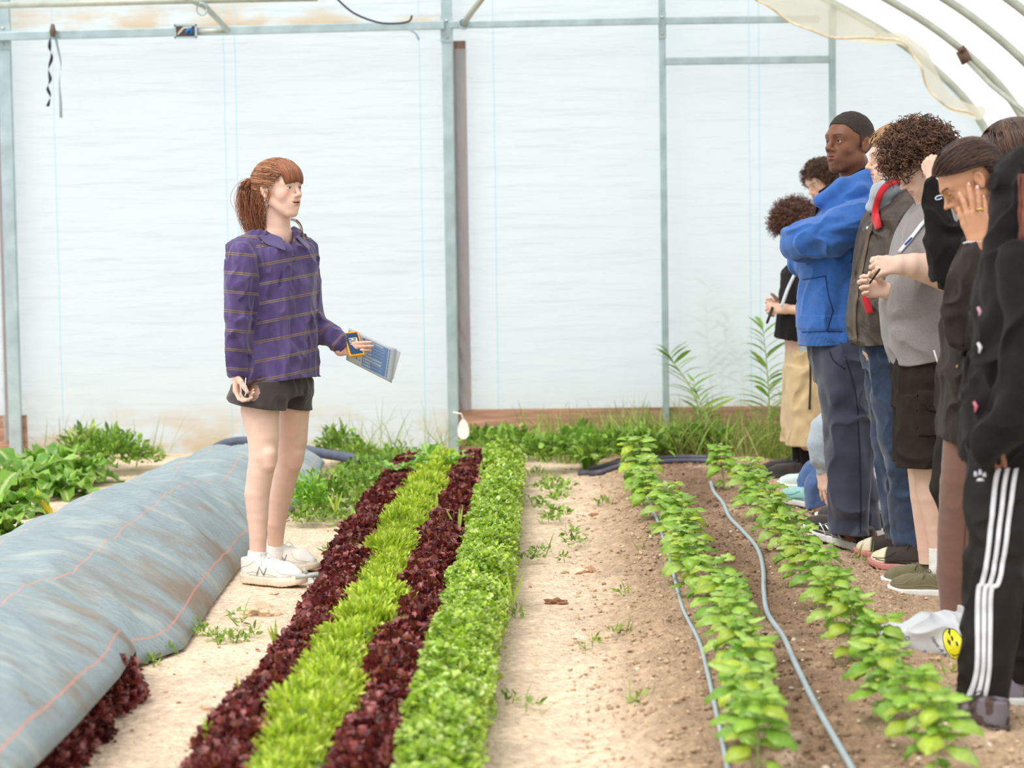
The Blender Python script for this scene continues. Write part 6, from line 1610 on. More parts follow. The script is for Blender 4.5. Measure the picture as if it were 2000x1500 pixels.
def leather_guy():
    g = Fig(9.85); base = g.j(1770, 1120); base[2] = 0; root = empty('person', base)
    hd = Head(g.j(1746, 312, .02), (-1, -.1, -.05), k=1.0, nose=1.05, lid=.2); SK = (238, 200, 180)
    hn = hand(g.j(1708, 655, -.05), (-.4, -.3, -.9), (.6, .3, .2), (-.5, -.8, 0), k=.9, curl=(.9, 1, 1, 1))
    parts = [g.cap((1752, 345, 0), (1762, 390, .0), 26, 28), g.loft([(1762, 392, 0, 30, .12), (1752, 430, 0, 44, .16), (1742, 520, 0, 48, .14), (1735, 690, 0, 48, .14)]), g.chain([(1775, 420, -.17, 18), (1750, 520, -.2, 17), (1735, 600, -.15, 15), (1708, 655, -.05, 12)]),
             g.chain([(1775, 420, .17, 18), (1730, 540, .2, 16), (1690, 640, .12, 13)]), g.chain([(1738, 690, -.08, 34), (1752, 880, -.08, 27), (1780, 1050, -.06, 19), (1786, 1090, -.06, 18)]), g.chain([(1730, 690, .08, 34), (1742, 880, .1, 26), (1762, 1040, .1, 18), (1766, 1075, .1, 18)]), hn]
    body_mesh(root, parts, .02, hd, face_skin(hd, SK, (206, 126, 116), (170, 130, 96), blush=(228, 150, 136)), g.j(1640, 1130, -.4), g.j(1860, 225, .4), .0042, M_SKIN, SK); hd.eyes(root)
    rs = np.random.RandomState(12); S = 1500; d = rnd_dirs(rs, S * 3, -.5); line = np.interp(d[:, 0], [-1, 0, .3, .5, .9], [-.4, -.3, .0, .25, .35]); d = d[d[:, 2] > line][:S]; S = len(d)
    top = np.tile(V3(-.75, 0, .7), (S, 1)) + rs.normal(0, .1, (S, 3)); pth = hd.ats(ellpath(hd, top, d, np.array([.115, .092, .100]) + rs.uniform(-.006, .008, S)[:, None], 12, .006))
    V, Q, c = strands(pth, np.full((S, 12), .0022), pick(rs, [(190, 146, 102), (166, 122, 84), (208, 170, 124), (146, 104, 72)], S)); m = MB(); m.add(V, [Q], c); V, Q = mesh_sdf(lambda p: smax(ell(V3(-.014, 0, .036), V3(.103, .082, .092))(hd.to(p)) * hd.k, (.0 - hd.to(p)[:, 2]) + .9 * (hd.to(p)[:, 0] - .03) * (hd.to(p)[:, 0] > .03), .004), hd.c - .2, hd.c + .2, .005); m.add(V, [Q], np.broadcast_to(lin((150, 110, 78)), (len(V), 3))); m.build('hair', HAIR_MAT('blond_hair'), root)
    # grey hood inside the jacket
    hood = wrinkle(U(.03, g.chain([(1704, 402, -.09, 12), (1722, 376, -.1, 20), (1755, 358, -.1, 22), (1785, 356, 0, 26), (1755, 358, .1, 22), (1715, 385, .08, 16)], .02), g.loft([(1735, 640, 0, 42, .13), (1730, 500, 0, 44, .14), (1742, 400, 0, 36, .12)])), .01, (14, 14, 8), 5)
    cloth_o('grey_hoodie', hood, g.j(1660, 700, -.3), g.j(1840, 320, .3), .0055, M_HOODGREY, root)
    tor = g.loft([(1712, 672, 0, 50, .18), (1716, 620, 0, 58, .19), (1728, 540, 0, 62, .19), (1744, 460, 0, 64, .20), (1756, 415, 0, 62, .20), (1762, 388, 0, 48, .16), (1764, 372, 0, 34, .12)], power=2.2)
    arm = g.chain([(1782, 405, -.17, 28), (1778, 440, -.21, 32), (1768, 520, -.23, 30), (1745, 590, -.20, 27), (1716, 640, -.12, 23), (1706, 655, -.07, 22)], .02)
    arm2 = g.chain([(1772, 410, .17, 28), (1725, 520, .22, 28), (1695, 610, .12, 24), (1684, 650, .08, 20)], .02)
    frontcut = g.chain([(1698, 385, 0, 8), (1680, 460, 0, 10), (1655, 560, 0, 10), (1640, 690, 0, 10)])
    J = wrinkle(lambda p: smin(smin(tor(p), arm(p), .018), arm2(p), .02), .017, (13, 13, 9), 33, .8)
    def jac(p):
        d = J(p); quilt = .0022 * np.abs(np.sin(p[:, 2] * 190)) * (np.abs(p[:, 2] - P(0, 438, 9.85)[2]) < .045) * (arm(p) < .03); d = smax(d, -(hood(p) - .008), .003)
        q2 = .002 * np.abs(np.sin((p[:, 2] + p[:, 0]) * 160)) * (p[:, 2] < P(0, 605, 9.85)[2]) * (arm(p) < .03)
        return d - quilt - q2
    ja = cloth_o('leather_jacket', jac, g.j(1620, 700, -.4), g.j(1860, 340, .4), .0042, M_LEATHER, root, hem=[(P(1690, 672, 9.85), (.1, 0, -1))])
    snap_strip('front_placket', jac, [g.j(1703, 405), g.j(1693, 440), g.j(1680, 500), g.j(1668, 560), g.j(1662, 610), g.j(1664, 665)], .012, mat('placket', (104, 88, 74), rough=.5), ja, off=.003, rows=3)
    b = MB()
    for (u, v) in ((1709, 400), (1695, 446)):
        q = (g.j(u, v, -.1) + V3(0, -.3, 0))[None].copy()
        for _ in range(40): q[:, 1] += np.clip(jac(q) - .002, -.03, .05) * .9
        b.tube([q[0] + V3(0, -.004, 0), q[0]], .009, 10)
    b.build('snap_button', mat('snap_silver', (222, 224, 226), metal=.7, rough=.3), ja)
    snap_strip('red_strap', lambda p: np.minimum(J(p), hood(p)), [g.j(1714, 474), g.j(1708, 440), g.j(1713, 412), g.j(1728, 388), g.j(1755, 376), g.j(1790, 374), g.j(1815, 388)], .026, M_RED, root, off=.010, nrm=unit(V3(-.1, -.95, .3)))
    strip('red_bag_tail', [g.j(1689, 574, -.24), g.j(1693, 590, -.24), g.j(1699, 612, -.24)], .028, M_RED, root, nrm=(0, -1, .1), th=.006)
    L = wrinkle(U(.012, g.chain([(1732, 685, -.06, 42), (1745, 780, -.08, 37), (1757, 880, -.09, 33), (1774, 980, -.07, 33), (1785, 1062, -.06, 37)], .02), g.chain([(1722, 685, .08, 36), (1733, 800, .09, 32), (1742, 900, .1, 30), (1756, 990, .1, 29), (1764, 1052, .1, 32)], .02), g.loft([(1725, 668, 0, 42, .15), (1730, 720, 0, 44, .15)])), .018, (12, 12, 10), 43, .8)
    je = cloth_o('jeans', L, g.j(1660, 1090, -.3), g.j(1850, 660, .3), .0045, M_DENIM, root, hem=[(P(1785, 1066, 9.8), (-.1, 0, -1))])
    snap_strip('jean_seam', L, [g.j(1738, 700), g.j(1745, 790), g.j(1762, 900), g.j(1785, 1000), g.j(1795, 1055)], .003, mat('thread', (92, 104, 124)), je, off=.0006, rows=2)
    def ucol(x):
        t_ = sst(.205, .215, x[:, 0] - .35 * (.05 - x[:, 2]) * 0)[:, None]; base_ = np.where(x[:, 2:3] < .03, np.array(lin((206, 132, 126))), np.array(lin((232, 220, 194)))); return np.array(lin((62, 52, 48))) * (1 - t_) + base_ * t_
    ms = dict(upper=mat('two_tone_shoe', attr=True, rough=.8, var=.1), sole=mat('pink_sole', (206, 138, 132), rough=.7), lace=M_BLKSHOE, ucol=ucol)
    h1 = ground_pt(1830, 1132); t1 = h1 + (P(1692, 1124, 9.62) - P(1830, 1136, 9.52)) * 1.0; shoe(root, h1, t1, mats=ms, high=.03, h=.0036, bulk=1.1, side=-1, panel=mat('seam_black', (30, 26, 26), rough=.7), label='near dark sneaker with a cream toe and pink sole')
    h2 = ground_pt(1790, 1104); t2 = h2 + (P(1662, 1104, 9.95) - P(1790, 1112, 9.9)) * .98; shoe(root, h2, t2, mats=ms, high=.03, h=.004, bulk=1.1, side=1, label='far dark sneaker with a cream toe')
    tuber('red_tongue', [h2 + V3(-.05, -.03, .11), h2 + V3(-.06, -.035, .128)], .012, M_RED, root)
    tag(root, 'fair-haired person in a worn leather jacket with a red backpack strap and dark jeans', 'person')
leather_guy()

def curly_guy():
    g = Fig(9.25); base = g.j(1830, 1160); base[2] = 0; root = empty('person', base)
    f_ = unit(V3(-.80, -.22, -.56)); up = unit(V3(-.5, -.1, .86)); hd = Head(g.j(1800, 324, 0), f_, k=1.0, up=up, nose=1.1, lid=.5, chub=.8); SK = (238, 202, 182)
    wn_ = (1752, 517, -.30); wf = (1728, 566, -.20)
    hn = hand(g.j(1763, 517, -.29), (-1, .15, -.05), (.15, .85, -.3), (0, -.2, 1), k=.98, curl=(1.25, 1.3, 1.35, 1.35), thumb=(.3, .5), thumb_dir=(-.7, .5, .1))
    hf = hand(g.j(1735, 569, -.08), (-1, -.1, .18), (-.1, -.85, .25), (.1, -.5, 1), k=.92, curl=(.85, .85, .9, .8), thumb=(.3, .4), thumb_dir=(-.6, -.6, .6))
    parts = [g.cap((1812, 340, .0), (1828, 392, .02), 34, 38), g.loft([(1826, 400, 0, 36, .13), (1815, 450, 0, 48, .17), (1798, 600, 0, 60, .17), (1803, 740, 0, 44, .14)]),
             g.chain([(1838, 430, -.2, 24), (1852, 500, -.25, 24), (1846, 540, -.27, 27), (1812, 524, -.28, 29), (1785, 519, -.29, 24), (1763, 517, -.29, 19)]), g.chain([(1830, 430, .2, 22), (1800, 520, .15, 24), (1775, 562, .02, 20), (1738, 570, -.06, 15)]),
             g.chain([(1806, 770, -.07, 36), (1808, 880, -.1, 34), (1812, 920, -.1, 28), (1820, 970, -.1, 27), (1828, 1030, -.1, 20), (1834, 1080, -.1, 17), (1836, 1110, -.1, 18)]), g.chain([(1806, 770, .08, 36), (1800, 880, .1, 32), (1803, 970, .1, 25), (1808, 1070, .1, 16), (1812, 1100, .1, 17)]), hn, hf]
    body_mesh(root, parts, .02, hd, face_skin(hd, SK, (206, 130, 120), (96, 66, 50), blush=(228, 158, 146), beard=(170, 120, 92)), g.j(1650, 1150, -.5), g.j(1900, 230, .4), .0034, M_SKIN, SK); hd.eyes(root)
    rs = np.random.RandomState(3)
    reg = lambda d: (d[:, 2] > np.interp(d[:, 0], [-1, -.2, .1, .5, 1], [-.6, -.45, -.1, .12, .15]))
    p1, r1 = curls(hd, rs, 2000, reg, .085, .088, .0027, M=22, turns=2.6, amp=.0115, grav=.01)
    p2, r2 = curls(hd, rs, 700, reg, .04, .09, .0026, M=22, turns=2., amp=.012)
    m = MB()
    for p_, r_ in ((p1, r1), (p2, r2)):
        V, Q, c = strands(hd.ats(p_), r_, pick(rs, [(96, 66, 52), (122, 86, 66), (74, 50, 42), (146, 104, 78), (88, 60, 46)], len(p_), .2), 4); m.add(V, [Q], c)
    sc = lambda p: smax(ell(V3(-.016, 0, .045), V3(.108, .098, .1))(hd.to(p)) * hd.k - .006 * vnoise(p * 60, 3), (.02 - hd.to(p)[:, 2]) + .5 * np.maximum(0, hd.to(p)[:, 0]) , .01)
    V, Q = mesh_sdf(sc, hd.c - .25, hd.c + .25, .005); m.add(V, [Q], np.broadcast_to(lin((62, 42, 34)), (len(V), 3)))
    h_ = m.build('hair', HAIR_MAT('curly_hair', .5), root); h_['label'] = 'big mop of brown curls'
    gl = empty('glasses', hd.at(.1, 0, .005)); gl.parent = root; gl.location = Vector([float(v) for v in hd.at(.1, 0, .005) - np.array(root.location)])
    def glb(nm, b): V = np.concatenate(b.v) - hd.at(.1, 0, .005); o = mesh_np(nm, V, b.faces(), M_BLACK, origin=V3(0, 0, 0)); o.parent = gl
    b = MB()
    for sgn in (1, -1):
        b.tube([hd.at(.1 - .004 * abs(math.cos(a)), .033 * sgn + .024 * math.cos(a), .003 + .018 * math.sin(a)) for a in np.linspace(0, 2 * pi, 20)], .0022, 6); b.tube([hd.at(.097, .057 * sgn, .008), hd.at(.03, .079 * sgn, .010), hd.at(-.02, .083 * sgn, .006)], .0022, 6)
    b.tube([hd.at(.1, .009, .006), hd.at(.104, 0, .008), hd.at(.1, -.009, .006)], .002, 6); glb('frame', b)
    # t-shirt
    T = wrinkle(U(.03, g.loft([(1800, 706, 0, 54, .185), (1798, 680, 0, 62, .195), (1796, 640, 0, 68, .205), (1794, 590, 0, 70, .205), (1800, 520, 0, 62, .19), (1810, 450, 0, 54, .19), (1822, 415, 0, 46, .18), (1826, 395, 0, 34, .13), (1826, 382, 0, 22, .09)], power=2.15),
                  g.chain([(1838, 428, -.19, 30), (1850, 480, -.25, 33), (1852, 512, -.27, 34)], .02), g.chain([(1832, 428, .19, 30), (1812, 500, .18, 32)], .02)), .016, (11, 11, 7), 53, .75)
    neck = g.cap((1806, 340, 0), (1824, 388, -.01), 36, 37); hp = P(1800, 703, 9.25)
    def tee(p): return smax(smax(T(p), -neck(p), .004), -g.cap((1850, 512, -.27), (1846, 560, -.27), 30, 40)(p), .004)
    te = cloth_o('t_shirt', tee, g.j(1700, 730, -.45), g.j(1920, 365, .4), .0042, M_GREY, root, hem=[(hp, (.22, 0, -1))])
    S = wrinkle(U(.012, g.loft([(1800, 690, 0, 54, .18), (1802, 740, 0, 58, .19), (1803, 790, 0, 58, .19)]), g.loft([(1806, 770, -.085, 52, .11), (1808, 850, -.095, 56, .115), (1808, 920, -.095, 59, .12)]), g.loft([(1798, 770, .09, 50, .10), (1795, 920, .1, 50, .10)])), .012, (12, 12, 7), 63, .7)
    def cargo(p):
        d = S(p); c = g.j(1822, 808, -.22); q = np.abs(p - c) - np.array([.055, .06, .075]); return smin(d, np.linalg.norm(np.maximum(q, 0), axis=1) + np.minimum(q.max(1), 0) - .004 if False else d + .0, .001) - .007 * ((np.abs(p[:, 0] - c[0]) < .052) & (np.abs(p[:, 2] - c[2]) < .085) & (p[:, 1] < 9.25 - .1))
    sh = cloth_o('cargo_shorts', cargo, g.j(1710, 930, -.4), g.j(1900, 680, .4), .0042, mat('cargo_black', (50, 43, 38), rough=.9, var=.14, vscale=30, bump=.3, bscale=420, spec=.15), root, hem=[(P(1808, 908, 9.2), (0, 0, -1))], wall=.016)
    snap_strip('pocket_flap', cargo, [g.j(1795, 782, 0), g.j(1800, 790), g.j(1825, 793), g.j(1848, 793)], .012, fabric('cargo_black', None), sh, off=.004)
    tuber('drawstring', [g.j(1824, 684, -.24), g.j(1829, 700, -.25), g.j(1838, 728, -.245)], .0035, M_LACE, sh)
    snap_strip('lanyard', lambda p: np.minimum(tee(p), 9), [g.j(1812, 398), g.j(1795, 425), g.j(1770, 460), g.j(1747, 492)], .011, mat('lanyard_white', (226, 232, 240), rough=.5), root, off=.006)
    b = MB()
    for i, (u, v) in enumerate(((1790, 432), (1785, 439), (1779, 447), (1773, 455), (1766, 464), (1761, 471), (1756, 478))):
        pass
    snap_strip('lanyard_print', tee, [g.j(1768, 463), g.j(1757, 477)], .005, mat('lanyard_ink', (50, 84, 160), rough=.5), root, off=.0095, rows=2)
    sock(root, g.j(1833, 1068, -.1), g.j(1836, 1112, -.1), .036, .042, M_WSOCK)
    ms = dict(upper=M_OLIVE, sole=M_SOLEW, lace=M_OLIVE)
    h1 = ground_pt(1862, 1180); t1 = h1 + (P(1768, 1172, 9.12) - P(1868, 1180, 9.0)); shoe(root, h1, t1 + V3(-.06, 0, 0), mats=ms, h=.0036, side=-1, panel=mat('seam_olive', (150, 144, 112), rough=.7), label='near olive sneaker')
    h2 = ground_pt(1846, 1160); t2 = h2 + (P(1750, 1158, 9.38) - P(1850, 1164, 9.25)); shoe(root, h2, t2 + V3(-.05, 0, 0), mats=ms, h=.004, side=1, label='far olive sneaker')
    tag(root, 'person with a mop of brown curls, glasses, gray T-shirt and black cargo shorts', 'person')
    a, b_ = g.j(1713, 533, -.36), g.j(1698, 554, -.34); pe = empty('pen', a); bb = MB(); bb.tube([a + (a - b_) * .35, a, b_], [.0045, .0045, .0035], 8); bb.build('barrel', M_BLACK, pe); bb = MB(); bb.tube([b_, b_ + (b_ - a) * .12], [.003, .0008], 6); bb.build('tip', mat('snap_silver', None), pe)
    tag(pe, 'dark pen held in both hands of the curly-haired person in the gray T-shirt', 'pen')
curly_guy()
def afro_guy():
    g = Fig(13.0); base = g.j(1570, 948); base[2] = 0; root = empty('person', base)
    hd = Head(g.j(1556, 446, 0), unit(V3(-.7, .3, -.6)), k=.95, up=unit(V3(-.5, .1, .85))); SK = (226, 184, 160)
    hn = hand(g.j(1535, 604, -.16), (-1, .1, .05), (.1, .8, -.5), (0, .2, 1), k=.85, curl=(1.1, 1.15, 1.2, 1.2), thumb_dir=(-.7, .3, .2))
    hf = hand(g.j(1527, 598, .02), (-1, -.3, .1), (.1, -.8, .2), (0, 0, 1), k=.8, curl=(1., 1, 1.1, 1.1))
    parts = [g.cap((1562, 480, 0), (1566, 515, 0), 17, 20), g.loft([(1566, 520, 0, 22, .12), (1558, 560, 0, 30, .16), (1560, 640, 0, 30, .15), (1565, 720, 0, 28, .14)]),
             g.chain([(1572, 530, -.17, 15), (1578, 590, -.2, 13), (1574, 606, -.19, 11.5), (1535, 604, -.16, 8.5)]), g.chain([(1560, 530, .17, 15), (1556, 596, .1, 12), (1527, 598, .02, 8)]),
             g.chain([(1570, 710, -.08, 24), (1572, 800, -.09, 19), (1576, 870, -.09, 15), (1577, 930, -.08, 11), (1577, 948, -.08, 11)]), g.chain([(1562, 710, .08, 24), (1560, 800, .1, 19), (1562, 930, .1, 11)]), hn, hf]
    body_mesh(root, parts, .02, hd, face_skin(hd, SK, (190, 120, 108), (60, 40, 32)), g.j(1480, 960, -.4), g.j(1660, 375, .4), .006, M_TANSKIN, SK); hd.eyes(root)
    rs = np.random.RandomState(17); reg = lambda d: d[:, 2] > np.interp(d[:, 0], [-1, 0, .5, 1], [-.7, -.5, .0, .3])
    p1, r1 = curls(hd, rs, 2400, reg, .085, .078, .0021, M=18, turns=4.5, amp=.006); p2, r2 = curls(hd, rs, 1400, reg, .05, .078, .0021, M=16, turns=3, amp=.007)
    m = MB()
    for p_, r_ in ((p1, r1), (p2, r2)): V, Q, c = strands(hd.ats(p_), r_, pick(rs, [(104, 68, 56), (128, 86, 68), (84, 56, 48), (146, 102, 80)], len(p_), .15)); m.add(V, [Q], c)
    V, Q = mesh_sdf(lambda p: smax(ell(V3(-.02, 0, .045), V3(.125, .115, .12))(hd.to(p)) * hd.k - .012 * vnoise(p * 50, 3), -.02 - hd.to(p)[:, 2] + 1.2 * np.maximum(0, hd.to(p)[:, 0]), .01), hd.c - .25, hd.c + .25, .008); m.add(V, [Q], np.broadcast_to(lin((84, 56, 46)), (len(V), 3)))
    h_ = m.build('hair', HAIR_MAT('afro_hair', .6), root); h_['label'] = 'round brown afro'
    T = wrinkle(U(.03, g.loft([(1545, 672, 0, 32, .17), (1550, 640, 0, 33, .175), (1556, 580, 0, 33, .175), (1562, 530, 0, 34, .18), (1566, 510, 0, 24, .12)]), g.chain([(1572, 528, -.17, 20), (1578, 575, -.2, 19)]), g.chain([(1560, 528, .17, 20), (1553, 580, .15, 19)])), .014, (12, 12, 7), 5, .7)
    cloth_o('black_shirt', T, g.j(1480, 690, -.4), g.j(1640, 490, .4), .006, M_BLKFAB, root, hem=[(P(1548, 664, 13), (-.15, 0, -1))])
    cloth_o('undershirt', wrinkle(g.loft([(1566, 694, 0, 27, .15), (1562, 600, 0, 29, .15), (1562, 540, 0, 26, .14)]), .012, (12, 12, 7), 8, .7), g.j(1490, 715, -.3), g.j(1640, 520, .3), .006, M_HOODGREY, root, hem=[(P(1560, 692, 13), (0, 0, -1))])
    S = wrinkle(U(.012, g.loft([(1568, 684, 0, 30, .15), (1568, 720, 0, 34, .16)]), g.loft([(1572, 715, -.09, 33, .11), (1576, 800, -.1, 38, .12), (1574, 880, -.1, 37, .12)]), g.loft([(1562, 715, .09, 30, .1), (1558, 880, .1, 32, .1)])), .016, (12, 12, 7), 9, .8)
    cloth_o('khaki_shorts', S, g.j(1500, 900, -.4), g.j(1660, 670, .4), .006, M_KHAKI, root, hem=[(P(1570, 866, 13), (0, 0, -1))], wall=.02)
    cloth_o('black_legging', U(.005, g.chain([(1575, 850, -.09, 17), (1577, 900, -.085, 13.5), (1577, 938, -.08, 12.5)]), g.chain([(1562, 850, .09, 17), (1562, 935, .1, 12.5)])), g.j(1530, 960, -.3), g.j(1620, 830, .3), .006, M_BLKFAB, root)
    ms = dict(upper=M_BLKSHOE, sole=M_BLKSHOE, lace=M_BLKSHOE); hl = g.j(1588, 950, -.08); hl[2] = .03; shoe(root, hl, hl + V3(-.26, .02, .01), mats=ms, h=.006); hl = g.j(1574, 950, .1); hl[2] = .03; shoe(root, hl, hl + V3(-.26, .02, .01), mats=ms, h=.006)
    strip('black_strap', [g.j(1582, 690, -.24), g.j(1583, 740, -.24), g.j(1581, 800, -.24)], .012, M_BLACK, root)
    strip('lanyard', [g.j(1552, 536, -.2), g.j(1538, 566, -.21), g.j(1526, 600, -.2)], .018, mat('lanyard_white', None), root)
    tag(root, 'person with a round brown afro, black shirt and khaki shorts behind the blue hoodie', 'person')
    a, b_ = g.j(1509, 600, -.18), g.j(1498, 631, -.2); pe = empty('pen', a); bb = MB(); bb.tube([a, b_], [.008, .007], 8); bb.build('barrel', M_BLACK, pe); bb = MB(); bb.tube([b_, b_ + (b_ - a) * .06], [.004, .001], 6); bb.build('tip', M_BLACK, pe)
    tag(pe, 'black marker pen in the hands of the person with the afro and khaki shorts', 'pen')
afro_guy()

def back_person():
    g = Fig(13.9); base = g.j(1625, 925); base[2] = 0; root = empty('person', base)
    hd = Head(g.j(1604, 355, 0), unit(V3(-.75, -.5, -.45)), k=.95, up=unit(V3(-.35, -.2, .9))); SK = (232, 192, 170)
    parts = [g.cap((1614, 385, 0), (1625, 420, 0), 16, 19), g.loft([(1625, 425, 0, 24, .12), (1628, 470, 0, 36, .2), (1628, 620, 0, 32, .16)]), g.chain([(1618, 620, 0, 24), (1622, 925, 0, 12)]), g.chain([(1640, 620, .05, 24), (1642, 925, .05, 12)]),
             g.chain([(1625, 440, -.2, 15), (1630, 540, -.24, 13), (1610, 610, -.2, 10)]), g.chain([(1625, 440, .2, 15), (1630, 540, .24, 13), (1600, 600, .2, 10)]),
             hand(g.j(1610, 610, -.2), (-.3, 0, -1), (1, 0, 0), (0, -1, 0), k=.85), hand(g.j(1600, 600, .2), (-.3, 0, -1), (1, 0, 0), (0, 1, 0), k=.85)]
    body_mesh(root, parts, .02, hd, face_skin(hd, SK, (196, 120, 110), (70, 46, 36), blush=(222, 140, 126)), g.j(1540, 945, -.4), g.j(1700, 300, .4), .006, M_TANSKIN, SK); hd.eyes(root)
    rs = np.random.RandomState(27); reg = lambda d: d[:, 2] > np.interp(d[:, 0], [-1, 0, .4, .7, 1], [-.8, -.7, -.3, .3, .5])
    p1, r1 = curls(hd, rs, 1300, reg, .055, .082, .0026, M=20, turns=2.4, amp=.010, grav=.02); m = MB(); V, Q, c = strands(hd.ats(p1), r1, pick(rs, [(84, 60, 50), (108, 76, 58), (66, 46, 40), (130, 90, 64)], len(p1), .15)); m.add(V, [Q], c)
    V, Q = mesh_sdf(lambda p: smax(ell(V3(-.02, 0, .04), V3(.108, .092, .098))(hd.to(p)) * hd.k, -.05 - hd.to(p)[:, 2] + 1.6 * np.maximum(0, hd.to(p)[:, 0]), .01), hd.c - .25, hd.c + .25, .008); m.add(V, [Q], np.broadcast_to(lin((64, 44, 38)), (len(V), 3)))
    m.build('hair', HAIR_MAT('dark_curls', .5), root)
    J = wrinkle(U(.03, g.loft([(1628, 640, 0, 36, .18), (1628, 480, 0, 40, .21), (1626, 430, 0, 30, .16), (1624, 412, 0, 20, .1)]), g.chain([(1625, 440, -.2, 19), (1630, 540, -.24, 17), (1610, 606, -.2, 14)]), g.chain([(1625, 440, .2, 19), (1630, 540, .24, 17), (1600, 596, .2, 14)])), .014, (12, 12, 7), 4, .7)
    cloth_o('mustard_jacket', J, g.j(1540, 660, -.45), g.j(1710, 395, .45), .007, fabric('mustard_fleece', (206, 158, 84)), root, hem=[(P(1628, 640, 13.9), (0, 0, -1))])
    cloth_o('dark_trousers', wrinkle(U(.01, g.chain([(1620, 630, 0, 30), (1622, 915, 0, 17)]), g.chain([(1640, 630, .05, 30), (1642, 915, .05, 17)])), .012, (12, 12, 7), 4, .7), g.j(1560, 935, -.3), g.j(1700, 615, .4), .007, M_BLKFAB, root, hem=[(P(1628, 918, 13.9), (0, 0, -1))])
    ms = dict(upper=M_BLKSHOE, sole=M_BLKSHOE, lace=M_BLKSHOE)
    for u, dy in ((1632, 0), (1652, .08)): hl = g.j(u, 925, dy); hl[2] = .0; shoe(root, hl, hl + V3(-.27, 0, 0), mats=ms, h=.007)
    tag(root, 'person with dark curly hair looking down, face peeking out behind the blue hoodie', 'person')
back_person()

def croucher():
    g = Fig(11.5); base = g.j(1650, 1010); base[2] = 0; root = empty('person', base); SK = (236, 196, 176)
    hd = Head(g.j(1652, 745, .12), unit(V3(-.7, 0, -.7)), k=.95, up=unit(V3(-.6, 0, .8)))
    hw = (1606, 918, -.16); hn = hand(g.j(*hw), (-.02, -.1, -1), (.55, .6, -.1), (-.5, -.9, 0), k=.92, curl=(.25, .2, .3, .45), spread=.16, thumb=(.5, .2), thumb_dir=(.6, -.3, -.7)); hf = hand(g.j(1630, 945, .2), (-.3, 0, -1), (.6, .3, 0), (0, 1, 0), k=.92, curl=(.5, .5, .5, .5))
    parts = [g.cap((1660, 775, .1), (1672, 800, .08), 19, 22), g.chain([(1680, 810, .08, 32), (1700, 880, .08, 40), (1712, 960, .08, 42)]), g.chain([(1640, 815, -.12, 18), (1604, 850, -.17, 15), (1603, 885, -.17, 12), hw + (9.5,)]), g.chain([(1660, 830, .22, 18), (1640, 900, .22, 13), (1630, 945, .2, 10)]),
             g.chain([(1706, 960, -.06, 30), (1640, 905, -.1, 23), (1596, 940, -.1, 17), (1600, 990, -.09, 14)]), g.chain([(1706, 960, .2, 30), (1650, 900, .22, 23), (1590, 920, .24, 17), (1572, 965, .24, 13)]), hn, hf]
    body_mesh(root, parts, .02, hd, face_skin(hd, SK, (196, 120, 110), (70, 46, 36)), g.j(1540, 1030, -.4), g.j(1780, 690, .6), .005, M_SKIN, SK); hd.eyes(root)
    rs = np.random.RandomState(37); V, Q = mesh_sdf(lambda p: smax(ell(V3(-.02, 0, .03), V3(.11, .09, .1))(hd.to(p)) * hd.k - .002 * vnoise(p * 90, 3), -.06 - hd.to(p)[:, 2] + 1.6 * np.maximum(0, hd.to(p)[:, 0]), .01), hd.c - .25, hd.c + .25, .007)
    m = MB(); m.add(V, [Q], np.broadcast_to(lin((96, 66, 48)), (len(V), 3))); m.build('hair', HAIR_MAT('auburn_hair'), root)
    A = wrinkle(U(.02, g.chain([(1650, 812, -.1, 28), (1612, 838, -.16, 27), (1602, 866, -.17, 25), (1604, 896, -.17, 22), (1606, 908, -.16, 15)], .02), g.chain([(1680, 808, .08, 38), (1700, 880, .08, 46), (1712, 940, .08, 46)], .02), g.chain([(1660, 825, .22, 24), (1640, 900, .22, 20), (1632, 935, .2, 14)], .02)), .012, (12, 12, 7), 4, .7)
    cuff = g.cap((1606, 902, -.16), (1607, 918, -.16), 15, 13.5)
    cloth_o('sweatshirt', lambda p: smin(A(p), cuff(p), .004), g.j(1550, 1000, -.4), g.j(1790, 740, .5), .005, M_HOODGREY, root)
    L = wrinkle(U(.02, g.chain([(1708, 965, -.06, 40), (1640, 912, -.1, 30), (1598, 945, -.1, 24), (1600, 985, -.09, 23)], .02), g.chain([(1708, 965, .2, 40), (1650, 905, .22, 30), (1590, 925, .24, 24), (1574, 960, .24, 21)], .02), g.chain([(1712, 960, .08, 48), (1722, 1000, .08, 40)])), .014, (12, 12, 9), 14, .8)
    cloth_o('blue_jeans', L, g.j(1540, 1040, -.4), g.j(1790, 860, .6), .005, fabric('mid_denim', (78, 106, 156), var=.2, vscale=35), root, hem=[(g.j(1600, 988, -.1), (.3, 0, -1))])
    ms = dict(upper=M_MINT, sole=M_SOLEW, lace=M_MINT)
    h1 = ground_pt(1625, 1015, .03); h1[2] = .02; t1 = h1 + (P(1510, 996, 11.55) - P(1622, 1018, 11.45)); shoe(root, h1, t1, mats=ms, h=.0045, side=-1, panel=mat('seam_teal', (90, 120, 126), rough=.7), label='near mint sneaker')
    h2 = ground_pt(1602, 972, .03); h2[2] = .02; t2 = h2 + (P(1514, 966, 12.1) - P(1602, 974, 12.0)); shoe(root, h2, t2, mats=dict(upper=mat('pale_mint', (206, 226, 222), rough=.7), sole=M_SOLEW, lace=M_MINT), h=.005, side=1, label='far pale mint sneaker')
    tag(root, 'person crouching behind the blue hoodie, pale sweatshirt arm reaching to mint sneakers', 'person')
croucher()

